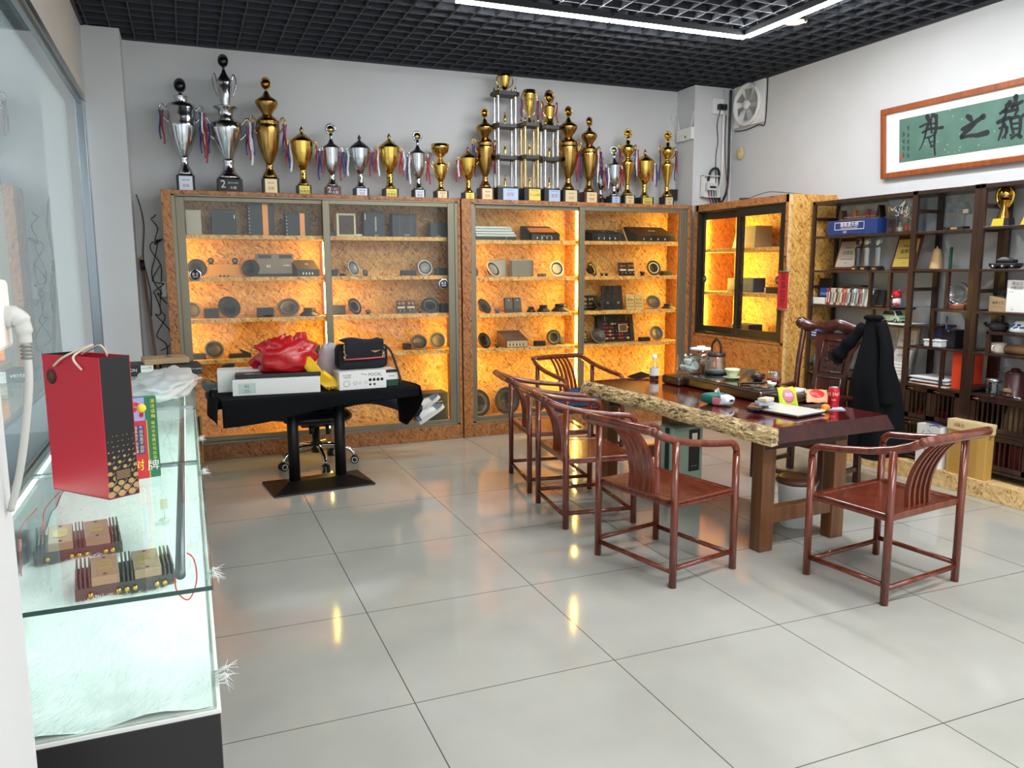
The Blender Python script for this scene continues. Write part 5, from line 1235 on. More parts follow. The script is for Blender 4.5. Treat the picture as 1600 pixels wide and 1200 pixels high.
# --- left cabinet, fourth shelf
box_amp('flat black crossover at left end of fourth shelf', 0.075, Z4, 0.10, 0.045, d=0.1, name='crossover', cat='crossover')
speaker('olive coned woofer with grey rim, fourth shelf of left cabinet', 0.19, Z4, 0.076, 22, 8, GREYR, CONE, GREYC)
t = box_amp('low black crossover with loose wires and flipped lid, fourth shelf', 0.385, Z4, 0.17, 0.032, d=0.1, name='crossover', cat='crossover')
MB().hexa([(0.02, -0.02, 0.032), (0.08, -0.02, 0.032), (0.08, 0.02, 0.032), (0.02, 0.02, 0.032)], [(-0.01, -0.02, 0.075), (0.0, -0.02, 0.07), (0.0, 0.02, 0.07), (-0.01, 0.02, 0.075)], BLACK).build('lid', t)
speaker('woofer peeking out above the red plastic bag, fourth shelf', 0.86, Z4, 0.075, 14, -14)
box_amp('black box half hidden behind pale pouch, fourth shelf', 1.0, Z4, 0.06, 0.08, name='crossover', cat='crossover')
box_amp('black box half hidden behind satchel, fourth shelf', 1.18, Z4, 0.065, 0.075, name='crossover', cat='crossover')
speaker('left of two grey rimmed woofers at right of fourth shelf', 1.90, Z4, 0.079, 36, -4, GREYR, CONE, BLACK)
speaker('right of two grey rimmed woofers, white mark on its cap, fourth shelf', 2.075, Z4, 0.077, 18, -6, GREYR, CONE, PALE)
box_amp('black crossover just left of the pair of grey rimmed woofers', 1.80, Z4, 0.06, 0.055, d=0.08, y=6.87, name='crossover', cat='crossover')
t = box_amp('large black carton on the cabinet floor behind the sneakers', 2.01, Z5, 0.27, 0.265, d=0.2, y=6.86, name='speaker_carton', cat='box', body=BKC)
MB().text('SW-L8', face_front(0.04, -0.1005, 0.15), 0.035, WHITEINK).text('SUBWOOFER', face_front(0.04, -0.1005, 0.185), 0.014, WHITEINK).build('lettering', t)
# --- right cabinet, top shelf
t = thing('amplifier', 'long silver ribbed amplifier stack at left of right cabinet top shelf', 'amplifier', (2.63, YS, R1))
m = MB().bx(-0.2, 0.19, -0.06, 0.06, 0, 0.03, ALUD, 0.002)
for k in range(4): m.bx(-0.2, 0.185 - 0.012 * k, -0.06 + k * 0.012, 0.075, 0.03 + k * 0.024, 0.05 + k * 0.024, mat('satin_silver', (190, 192, 184), 0.35, 0.6), 0.003)
m.build('ribbed_case', t)
flat_amp('black wedge amplifier with big orange lid panel, right cabinet top shelf', 3.08, R1, 0.345, 0.135, 0.13, BLACK, stripe=OR_)
for x, lab in ((2.76, 'wire easel stand before the silver ribbed amplifier'), (3.11, 'wire easel stand before the orange lidded amplifier')):
    tag(MB().tube([(x - 0.05, 6.735, R1 + 0.002), (x - 0.05, 6.738, R1 + 0.04), (x + 0.05, 6.738, R1 + 0.04), (x + 0.05, 6.735, R1 + 0.002)], 0.002, PALE, 6).build('wire_stand'), lab, 'stand')
flat_amp('black wedge amplifier right of the centre post, right cabinet top shelf', 3.73, R1, 0.40, 0.11, 0.14, BLACK, word='RS', lip=0.6)
tag(MB().bx(-0.006, 0.006, -0.05, 0.07, 0, 0.125, CARDBOARD, 0.001).build('cardboard_strip', None, (3.985, YS, R1), (0, math.radians(-24), 0)), 'leaning strip of tan cardboard between two black amplifiers', 'cardboard')
flat_amp('widest brown black wedge amplifier with logos at right end of top shelf', 4.26, R1, 0.50, 0.145, 0.14, mat('umber_metal', (58, 48, 38), 0.45, 0.3), word='RS Z3', lip=0.4)
# --- right cabinet, second shelf
speaker('dark speaker peeking out at far left of right cabinet second shelf', 2.43, R2, 0.05, 14, 30)
speaker('silver rimmed speaker turned right before silver plate, second shelf', 2.60, R2, 0.082, 30, 30, PALE, CONE, y=6.775)
SAT = mat('satin_steel', (178, 172, 156), 0.3, 0.8)
box_amp('bright silver amplifier plate behind the silver rimmed speaker', 2.70, R2, 0.17, 0.155, d=0.03, y=6.93, body=SAT)
t = box_amp('grey steel amplifier plate with screw terminals up both sides, second shelf', 2.905, R2, 0.225, 0.155, d=0.05, y=6.86, body=mat('grey_steel', (140, 134, 118), 0.35, 0.7))
m = MB()
for s in (-1, 1):
    for k in range(6): m.cyl((s * 0.108, -0.025, 0.02 + k * 0.023), (s * 0.108, -0.032, 0.02 + k * 0.023), 0.006, BLACK, 8)
m.build('terminals', t)
for i, x in enumerate((3.075, 3.12)): box_amp(('left tiny crossover part before the white rimmed speaker', 'right tiny crossover part before the white rimmed speaker')[i], x, R2, 0.035, 0.028, d=0.03, name='gadget', cat='gadget', body=FIN)
speaker('white rimmed black speaker right of the grey steel plate, second shelf', 3.255, R2, 0.073, 12, 2, PALE, BLACK, BLACK)
speaker('yellow coned speaker turned right beside the centre post', 3.63, R2, 0.073, 24, 36, BLACK, YELC, YELC)
tweeter('left of two tweeters next to the yellow coned speaker', 3.70, R2, 0.018, tilt=70, y=6.755)
tweeter('right of two tweeters next to the yellow coned speaker', 3.75, R2, 0.018, tilt=70, y=6.755)
crossover('smoked rounded twin crossover with coils, right cabinet second shelf', 4.015, R2, 0.18, 0.13, body=mat('smoked_case', (44, 38, 32), 0.3))
tweeter('tweeter dish between the smoked crossover and cream coned speaker', 4.17, R2, 0.028, tilt=75)
speaker('cream coned speaker with dark centre and wide black rim, second shelf', 4.32, R2, 0.078, 18, -4, BLACK, CREAMC, CONE)
box_amp('pair of low black crossover boxes at right end, second shelf', 4.46, R2, 0.11, 0.045, d=0.08, name='crossover', cat='crossover')
# --- right cabinet, third shelf
speaker('dark speaker turned upward right at left end of right cabinet third shelf', 2.525, R3, 0.078, 34, 30)
tweeter('blue tweeter beside the left end speaker, third shelf', 2.635, R3, 0.026, body=mat('violet_blue', (60, 58, 120), 0.4), tilt=60)
crossover('twin olive crossover boxes with smoked lids, right cabinet third shelf', 2.81, R3, 0.175, 0.14, body=BLACK, lid=mat('olive_lid', (76, 66, 46), 0.25))
puck('smallest face down driver of three in a row, third shelf', 2.985, R3, 0.092, 0.05)
puck('middle face down driver of three in a row, third shelf', 3.11, R3, 0.125, 0.064)
puck('right face down driver with pale ring, largest of three in a row', 3.29, R3, 0.18, 0.07)
crossover('gold coil crossover partly hidden by speaker next to centre post', 3.62, R3, 0.16, 0.145, gold=True, y=6.88)
speaker('black speaker turned right before the gold coil crossover', 3.68, R3, 0.079, 26, 32, y=6.775)
crossover('pair of tall narrow black crossovers with smoked lids, third shelf', 3.885, R3, 0.235, 0.235, lid=mat('smoke_lid', (48, 40, 32), 0.2), y=6.86, tilt=8)
crossover('gold coil crossover board in full view, third shelf of right cabinet', 4.115, R3, 0.20, 0.148, gold=True, body=mat('cream_board', (196, 176, 120), 0.4))
speaker('black speaker with pale thin rim right of the gold crossover', 4.325, R3, 0.08, 34, -6, GREYR, CONE)
puck('flat black driver lying at right end of third shelf', 4.49, R3, 0.14, 0.046)
# --- right cabinet, fourth shelf
speaker('dark woofer at left end of right cabinet fourth shelf', 2.52, R4, 0.076, 22, 26)
tweeter('tiny tweeter beside the left end woofer, fourth shelf', 2.632, R4, 0.02, tilt=70)
flat_amp('brown lidded amplifier with beige front and vents, fourth shelf', 2.80, R4, 0.26, 0.15, 0.13, mat('cocoa_metal', (86, 68, 54), 0.4), front=mat('beige_front', (196, 172, 130), 0.45))
box_amp('small black crossover before the grey woofer, fourth shelf', 3.075, R4, 0.105, 0.048, d=0.06, name='crossover', cat='crossover')
speaker('grey coned woofer on fourth shelf, left half of right cabinet', 3.225, R4, 0.074, 12, -4, BLACK, GREYC)
box_amp('dark block behind the grey coned woofer, fourth shelf', 3.335, R4, 0.05, 0.072, d=0.05, y=6.88, name='crossover', cat='crossover')
crossover('gold crossover half hidden by centre post, fourth shelf', 3.56, R4, 0.13, 0.115, gold=True, units=1, y=6.88)
speaker('steel grey speaker leaning by the big open case, fourth shelf', 3.705, R4, 0.082, 34, 8, GREYR, mat('steel_cone', (74, 78, 80), 0.35), GREYC)
def open_case():
    t = thing('demo_case', 'big open black case filled with red and gold components, fourth shelf', 'case', (3.945, 6.90, R4), rot=(-math.radians(12), 0, 0))
    m = MB().bx(-0.2, 0.2, -0.012, 0.03, 0, 0.262, BLACK, 0.004)
    for a, b in ((-0.2, -0.155), (0.155, 0.2)): m.bx(a, b, -0.035, -0.012, 0, 0.262, BLACK, 0.004)
    m.bx(-0.155, 0.155, -0.035, -0.012, 0, 0.016, BLACK, 0.002).bx(-0.155, 0.155, -0.035, -0.012, 0.2, 0.262, BLACK, 0.004); m.build('case', t)
    rnd = random.Random(12); rc = mat('red_capacitor', (164, 44, 34), 0.35); cc = mat('cream_capacitor', (220, 196, 140), 0.45); bc = mat('blue_capacitor', (40, 44, 96), 0.4)
    p = MB()
    for r in range(5):
        for c in range(9):
            x = -0.14 + 0.034 * c + rnd.uniform(-0.003, 0.003); z = 0.03 + 0.036 * r
            if c in (5, 6, 7) and r in (2, 3): continue
            k = rnd.choice((rc, rc, rc, cc, bc, BLACK, GOLDP))
            p.cyl((x - 0.012, -0.022, z), (x + 0.012, -0.022, z), rnd.uniform(0.008, 0.012), k, 8)
    p.build('capacitors', t)
    MB().bx(0.032, 0.128, -0.03, -0.012, 0.09, 0.17, CREAMC, 0.003).bx(0.042, 0.118, -0.033, -0.03, 0.098, 0.162, mat('brown_core', (104, 76, 46), 0.4)).build('transformer', t)
    for x in (-0.12, 0.12): MB().bx(x - 0.002, x + 0.002, -0.037, -0.035, 0.2, 0.262, PALE).build('latch_strap', t)
open_case()
speaker('black speaker with pale bridge across cone at right end of fourth shelf', 4.37, R4, 0.078, 20, -6, GREYR, CONE, GOLDP)
box_amp('small black crossover left of the right end speaker, fourth shelf', 4.225, R4, 0.11, 0.04, d=0.06, name='crossover', cat='crossover')
# --- right cabinet floor: big subwoofers
speaker('big subwoofer at left end of right cabinet floor, half hidden by frame', 2.47, Z5, 0.128, 12, 14, y=6.86)
speaker('big subwoofer with bright ring and twin highlights on the cabinet floor', 2.76, Z5, 0.132, 12, 6, BLACK, CONE, CHROME, y=6.86)
speaker('big subwoofer behind the rosewood chair posts on the cabinet floor', 3.06, Z5, 0.122, 12, 4, BLACK, GREYC, y=6.86)
# --- corner cabinet contents (facing the room)
CZ = (0.885, 1.285, 1.69)
t = thing('cream_carton', 'large cream carton on upper left shelf of corner cabinet', 'box', (4.94, 6.12, CZ[2]), math.radians(-90))
MB().hexa([(-0.16, -0.1, 0), (0.16, -0.1, 0), (0.16, 0.1, 0), (-0.16, 0.1, 0)], [(-0.1, -0.09, 0.2), (0.16, -0.09, 0.2), (0.16, 0.1, 0.2), (-0.1, 0.1, 0.2)], mat('cream_card_box', (214, 196, 150), 0.6)).build('carton', t)
flat_amp('cream sloped box at upper right of the corner cabinet', 4.92, CZ[2], 0.26, 0.14, 0.2, MATS['cream_card_box'], y=5.47, yaw=-90)
box_amp('small black bookshelf gadget on the corner cabinet middle shelf', 4.88, CZ[1], 0.12, 0.125, d=0.08, y=6.27, rz=math.radians(-90), name='gadget', cat='gadget')
t = box_amp('blue box with white square label, corner cabinet middle shelf', 4.90, CZ[1], 0.24, 0.13, d=0.14, y=6.06, rz=math.radians(-90), body=mat('denim_blue', (50, 72, 104), 0.5), name='blue_box', cat='box')
MB().bx(-0.1, -0.03, -0.0715, -0.0702, 0.045, 0.11, PAPER, 0).build('label_patch', t)
speaker('cream ringed speaker at right of the corner cabinet middle shelf', 4.94, CZ[1] + 0.002, 0.075, 14, -90, PALE, CONE, y=5.52)
box_amp('long dark crossover with small dials, corner cabinet middle shelf right', 4.82, CZ[1], 0.24, 0.055, d=0.08, y=5.60, rz=math.radians(-90), style='term', body=mat('dark_brown_case', (52, 42, 34), 0.4), name='crossover', cat='crossover')
t = box_amp('dark blue box with gold crown mark on corner cabinet bottom shelf', 4.90, CZ[0], 0.26, 0.10, d=0.16, y=6.10, rz=math.radians(-90), body=mat('ink_blue', (34, 42, 66), 0.5), name='blue_box', cat='box')
MB().brush([(-0.03, 0.0), (-0.022, 0.02), (-0.01, 0.006), (0, 0.026), (0.01, 0.006), (0.022, 0.02), (0.03, 0.0)], [0.005] * 7, GOLDP, face_front(0.0, -0.0806, 0.04)).build('crown_mark', t)
flat_amp('flat cream lidded box at bottom right of the corner cabinet', 4.88, CZ[0], 0.28, 0.09, 0.18, MATS['cream_card_box'], front=BLACK, y=5.52, yaw=-90)

# ================================================================ trophies on top of the cabinets
TZ = 2.1155
TOPM = {'s': SILVER, 'g': GOLD, 'd': DGOLD, 'p': PEWTER}
PLQ = {'y': mat('yellow_plaque', (226, 206, 96), 0.4, 0.2), 'w': mat('silver_plaque', (206, 214, 226), 0.35, 0.2), 'c': mat('champagne_plaque', (226, 206, 160), 0.35, 0.2), 'k': BLACK, 'r': mat('maroon_block', (84, 28, 24), 0.3), 'b': mat('blue_plaque', (176, 198, 226), 0.35, 0.2)}
PROF = {
 'double': dict(stem=[(0.066, 0.145), (0.066, 0.16), (0.04, 0.2), (0.027, 0.235), (0.034, 0.25), (0.027, 0.265)], bowl=[(0.027, 0.265), (0.05, 0.31), (0.08, 0.40), (0.096, 0.5), (0.1, 0.57), (0.1, 0.60), (0.096, 0.605), (0.1, 0.61), (0.096, 0.62), (0.1, 0.625), (0.094, 0.64), (0.07, 0.665), (0.04, 0.69)],
    top=[(0.04, 0.69), (0.05, 0.715), (0.082, 0.755), (0.096, 0.79), (0.094, 0.81), (0.07, 0.83), (0.035, 0.852), (0.017, 0.89)], topper=('disc', 0.885, 1.0, 0.044), hz=0.62, hr=0.1, flute=16),
 'urn': dict(stem=[(0.07, 0.155), (0.07, 0.17), (0.058, 0.2), (0.036, 0.24), (0.034, 0.29), (0.04, 0.305), (0.034, 0.32)], bowl=[(0.036, 0.32), (0.07, 0.38), (0.098, 0.47), (0.116, 0.58), (0.122, 0.62), (0.118, 0.628), (0.126, 0.65), (0.12, 0.665), (0.13, 0.69), (0.122, 0.70), (0.134, 0.725), (0.128, 0.735), (0.134, 0.75), (0.12, 0.785), (0.075, 0.805), (0.058, 0.81)],
    top=[(0.058, 0.81), (0.058, 0.855), (0.062, 0.86), (0.03, 0.865), (0.014, 0.89)], topper=('disc', 0.875, 1.0, 0.052), hz=0.73, hr=0.135, flute=0),
 'urn2': dict(stem=[(0.085, 0.105), (0.085, 0.12), (0.06, 0.145), (0.042, 0.165), (0.036, 0.22), (0.044, 0.235), (0.034, 0.25)], bowl=[(0.034, 0.25), (0.06, 0.31), (0.09, 0.38), (0.112, 0.46), (0.115, 0.5), (0.09, 0.525), (0.06, 0.545), (0.054, 0.56), (0.058, 0.61), (0.088, 0.622), (0.088, 0.63), (0.04, 0.632)],
    top=[(0.03, 0.632), (0.036, 0.68), (0.054, 0.775), (0.05, 0.785), (0.056, 0.80), (0.052, 0.815), (0.046, 0.83), (0.02, 0.87), (0.012, 0.895)], topper=('disc', 0.885, 1.0, 0.038), hz=0.5, hr=0.115, flute=0, tall=True),
 'cup': dict(stem=[(0.085, 0.15), (0.085, 0.165), (0.06, 0.2), (0.042, 0.27), (0.05, 0.32), (0.04, 0.34), (0.056, 0.36), (0.04, 0.38)], bowl=[(0.042, 0.38), (0.08, 0.43), (0.12, 0.52), (0.148, 0.63), (0.156, 0.72), (0.16, 0.76), (0.162, 0.775)],
    top=[(0.164, 0.775), (0.16, 0.79), (0.12, 0.83), (0.07, 0.87), (0.03, 0.90), (0.016, 0.915), (0.026, 0.94), (0.03, 0.955), (0.014, 0.975), (0.006, 1.0)], topper=None, hz=0.74, hr=0.16, flute=14),
 'slim': dict(stem=[(0.085, 0.14), (0.08, 0.16), (0.05, 0.2), (0.036, 0.26), (0.048, 0.29), (0.034, 0.31)], bowl=[(0.036, 0.31), (0.075, 0.36), (0.098, 0.44), (0.104, 0.52), (0.106, 0.60), (0.112, 0.66)],
    top=[(0.114, 0.66), (0.11, 0.675), (0.075, 0.70), (0.04, 0.73), (0.018, 0.78)], topper=('wreath', 0.76, 1.0, 0.075), hz=0.62, hr=0.11, flute=0),
 'bowl': dict(stem=[(0.09, 0.16), (0.085, 0.18), (0.05, 0.22), (0.04, 0.29), (0.055, 0.31), (0.04, 0.33)], bowl=[(0.042, 0.33), (0.09, 0.40), (0.115, 0.50), (0.122, 0.60), (0.128, 0.64), (0.10, 0.66), (0.06, 0.70), (0.035, 0.74), (0.04, 0.76)],
    top=[(0.04, 0.76), (0.10, 0.82), (0.15, 0.86), (0.152, 0.90), (0.165, 0.91), (0.168, 1.0), (0.158, 1.0), (0.155, 0.92), (0.06, 0.84), (0.0, 0.82)], topper=None, hz=0.62, hr=0.12, flute=0),
 'cone': dict(stem=[(0.075, 0.13), (0.07, 0.15), (0.04, 0.19), (0.028, 0.23), (0.038, 0.25), (0.024, 0.27)], bowl=[(0.026, 0.27), (0.045, 0.36), (0.07, 0.45), (0.09, 0.53), (0.098, 0.56), (0.09, 0.575), (0.05, 0.60), (0.026, 0.63), (0.034, 0.64)],
    top=[(0.03, 0.64), (0.06, 0.67), (0.09, 0.71), (0.094, 0.75), (0.086, 0.78), (0.05, 0.80), (0.03, 0.81), (0.032, 0.85), (0.016, 0.86)], topper=('wreath', 0.85, 1.0, 0.062), hz=0.75, hr=0.09, flute=0)}
def ribbon_strip(pts, w, m, parent):
    k = len(pts); vs = []; fs = []
    for i, p in enumerate(pts):
        x, y, z = p; tw = 0.35 * math.sin(i * 1.1)
        dx, dy = w / 2 * math.cos(tw), w / 2 * math.sin(tw)
        for e in (-0.0004, 0.0004): vs += [(x - dx, y - dy + e, z), (x + dx, y + dy + e, z)]
    for i in range(k - 1):
        a = i * 4; fs += [(a, a + 1, a + 5, a + 4), (a + 2, a + 6, a + 7, a + 3), (a, a + 4, a + 6, a + 2), (a + 1, a + 3, a + 7, a + 5)]
    MB().add(vs, fs, m).build('ribbon', parent)
def topper(t, kind, z0, z1, r, m, H, yaw=0):
    zc = (z0 + z1) / 2 * H + 0.15 * (z1 - z0) * H; R = r * H; o = MB()
    M = Matrix.Rotation(math.radians(yaw), 4, 'Z') @ face_front(0, 0, zc)
    if kind == 'disc':
        o.lathe([(0, -0.006), (R * 0.9, -0.006), (R, 0), (R * 0.94, 0.007), (R * 0.8, 0.007), (R * 0.76, 0.002), (0, 0.002)], m, 24, M, sy=1.25)
        o.tube([(0, 0, z0 * H), (0, 0, zc - R * 0.95)], [R * 0.25, R * 0.7], m, 10, flat=(1, 0.5))
    else:
        o.lathe([(0, -0.004), (R * 0.62, -0.004), (R * 0.62, 0.004), (0, 0.004)], m, 20, M)
        for i in range(14):
            a = -PI / 2 + 0.5 + (2 * PI - 1.0) * i / 13
            o.ball(M @ Vector((R * 0.82 * math.cos(a), R * 0.82 * math.sin(a), 0)), R * 0.24, m, 8, 5, (1, 0.5, 1.1))
        o.tube([(0, 0, z0 * H - 0.01), (0, 0, zc - R * 0.7)], [R * 0.2, R * 0.34], m, 8)
    oo = o.build('topper', t)
    MB().lathe([(0, 0.0085), (R * (0.62 if kind == 'disc' else 0.5), 0.0085), (R * (0.62 if kind == 'disc' else 0.5), 0.004)], TOPM['g'] if kind != 'disc' else m, 18, M).build('medallion', oo)
def trophy(label, x, H, bw, kind, metal, plq, base=BLACK, rib='', y=6.83, yaw=0, lines=('AUDIO CONTEST', '冠军'), num=None, lid=None, tm=None, rim_col=None):
    P = PROF[kind]; m = TOPM[metal]
    t = thing('trophy_cup', label, 'trophy', (x, y, TZ), math.radians(yaw), group='prize cups lined up on the cabinets')
    z0 = P['stem'][0][1] * H
    MB().bx(-bw / 2, bw / 2, -bw * 0.42, bw * 0.42, 0, z0 * 0.96, base, 0.004).build('base', t)
    p = MB(); f = -bw * 0.42; pw = bw * (0.36 if not num else 0.46)
    p.bx(-pw, pw, f - 0.002, f, z0 * 0.08, z0 * 0.9, PLQ[plq]); ink = WHITEINK if plq in 'kr' else INK
    if num: p.text(num, face_front(-pw * 0.6, f - 0.0026, z0 * 0.55), z0 * 0.75, ink)
    ox = pw * 0.25 if num else 0
    p.text(lines[0], face_front(ox, f - 0.0026, z0 * 0.66), min(0.013, pw * 0.24 * 8 / max(6, len(lines[0]))), ink)
    p.text(lines[1], face_front(ox, f - 0.0026, z0 * 0.32), min(0.026, z0 * 0.32), mat('red_ink', (190, 40, 36), 0.5) if plq in 'cwb' else ink)
    p.build('plaque', t)
    S = lambda q: [(r * H, z * H) for r, z in q]
    MB().lathe([(0, z0 * 0.96)] + S(P['stem']), m, 24, close=False).build('stem', t)
    MB().lathe(S(P['bowl']), m, 42, flute=P['flute'], depth=0.025 if P['flute'] else 0, close=False).build('bowl', t)
    MB().lathe(S(P['top']), TOPM[lid] if lid else m, 42, flute=P['flute'], depth=0.02 if P['flute'] else 0, close=False).build('lid' if kind in ('cup', 'slim', 'urn') else 'upper_bowl', t)
    if P['topper']: topper(t, *P['topper'], TOPM[tm] if tm else m, H)
    hz, hr = P['hz'] * H, P['hr'] * H
    for s in (-1, 1):
        if P.get('tall'):
            q = bez([(s * 0.05 * H, 0, 0.70 * H), (s * 0.075 * H, 0, 0.76 * H), (s * 0.082 * H, 0, 0.83 * H), (s * 0.066 * H, 0, 0.865 * H), (s * 0.056 * H, 0, 0.83 * H), (s * 0.052 * H, 0, 0.79 * H)], 5)
            MB().tube(q, 0.005, m, 8).build('handle', t)
        k = 0.055 * H
        q = bez([(s * hr * 0.78, 0, hz - k * 2.0), (s * (hr + k * 0.5), 0, hz - k * 0.9), (s * (hr + k * 0.95), 0, hz + k * 0.3), (s * (hr + k * 0.6), 0, hz + k * 0.95), (s * (hr + k * 0.2), 0, hz + k * 0.5), (s * hr * 0.93, 0, hz + k * 0.1)], 5)
        MB().tube(q, max(0.004, 0.009 * H), m, 8).build('handle', t)
        cols = rib[0 if s < 0 else 1] if isinstance(rib, tuple) else rib
        for i, c in enumerate(cols):
            L = (0.30 + 0.05 * ((i * 7 + int(x * 10)) % 3)) * (H if H < 0.7 else 0.62 + 0.12 * H) ; xx = s * (hr + k * 0.75) + (i - (len(cols) - 1) / 2) * 0.019
            pts = [(xx + 0.006 * math.sin(j * 0.8 + i * 2), -0.014 + 0.004 * math.sin(j + i), hz - 0.002 - L * j / 8) for j in range(9)]
            ribbon_strip(pts, 0.015, {'r': REDR, 'b': BLUER, 'w': WHITER}[c], t)
    return t
trophy('tall silver urn trophy with ribbed shoulder and dark disc top, far left end', 0.055, 0.835, 0.135, 'urn', 's', 'w', rib=('br', 'bwr'), tm='p', lines=('音响大赛', '冠军'))
trophy('tallest silver trophy with double cup and black number 2 base', 0.378, 1.05, 0.19, 'urn2', 's', 'k', rib=('brrb', 'brw'), num='2', tm='p', lines=('国际汽车音响', '大赛'))
trophy('dark gold double urn trophy third from the left end', 0.69, 0.90, 0.13, 'double', 'd', 'c', rib=('wb', 'br'), lines=('音响大赛', '冠军'))
trophy('fluted gold lidded cup with yellow plaque, fourth from the left', 0.953, 0.55, 0.115, 'cup', 'g', 'y', rib=('rbw', 'r'), lid='d', lines=('CAR AUDIO', '优秀奖'))
trophy('slim silver cup with gold disc in silver wreath, maroon number 2 base', 1.188, 0.59, 0.12, 'slim', 's', 'r', base=PLQ['r'], rib=('bbr', 'rbb'), num='2', lid='p', lines=('音响', '大赛'))
trophy('hammered silver lidded cup with loop handles, sixth from the left', 1.424, 0.51, 0.12, 'cup', 's', 'w', rib=('w', 'rbr'), lid='p', lines=('音响大赛', '亚军'))
trophy('fluted gold lidded cup with yellow plaque, seventh from the left', 1.677, 0.535, 0.125, 'cup', 'g', 'y', rib=('rw', 'rrw'), lid='d', lines=('CAR AUDIO', '优秀奖'))
trophy('narrow silver lidded cup with white wreath top, eighth from the left', 1.926, 0.575, 0.105, 'slim', 's', 'w', rib=('bw', 'rr'), lid='p', lines=('音响大赛', '季军'))
trophy('gold trophy with wide open bowl above small urn and fin handles', 2.129, 0.47, 0.115, 'bowl', 'g', 'c', lines=('音响大赛', '奖'))
trophy('small gold lidded cup just left of a dark gold double urn', 2.385, 0.465, 0.11, 'cup', 'g', 'y', rib=('rwr', ''), lid='d', lines=('CAR', '奖'))
trophy('dark gold double urn trophy just left of the column towers', 2.545, 0.795, 0.13, 'double', 'd', 'c', base=PLQ['r'], rib=('bb', 'rwb'), tm='d', lines=('音响大赛', '冠军'))
trophy('big dark gold double urn trophy right of the column towers', 3.372, 0.865, 0.165, 'double', 'd', 'c', rib=('', ''), tm='d', lines=('音响大赛', '冠军'))
trophy('dark gold double urn on maroon base, second right of the towers', 3.590, 0.785, 0.15, 'double', 'd', 'c', base=PLQ['r'], rib=('rrb', 'wrb'), tm='d', lines=('音响大赛', '冠军'))
trophy('small silver cup with white wreath between two gold trophies', 3.82, 0.54, 0.115, 'slim', 's', 'b', rib=('rbw', 'rr'), y=6.76, lines=('音响', '奖'))
trophy('gold trophy with tall fluted cone body and bright wreath top', 3.99, 0.70, 0.125, 'cone', 'g', 'c', rib=('br', 'bwr'), y=6.80, lines=('音响大赛', '奖'))
trophy('orange gold lidded cup with bright wreath, second from the right end', 4.20, 0.535, 0.145, 'cup', 'g', 'y', rib=('b', 'rwb'), lines=('CAR AUDIO', '优秀奖'))
trophy('slender gold cone trophy at the right end of the row', 4.455, 0.71, 0.115, 'cone', 'g', 'c', rib=('b', 'br'), lines=('音响大赛', '奖'))
trophy('small plain silver cup standing behind the silver wreath trophy', 3.77, 0.47, 0.10, 'slim', 's', 'k', y=6.93, lines=('奖', '奖'))
trophy('small plain silver cup standing behind the tall fluted gold cone', 3.96, 0.40, 0.10, 'slim', 's', 'k', y=6.95, lines=('奖', '奖'))
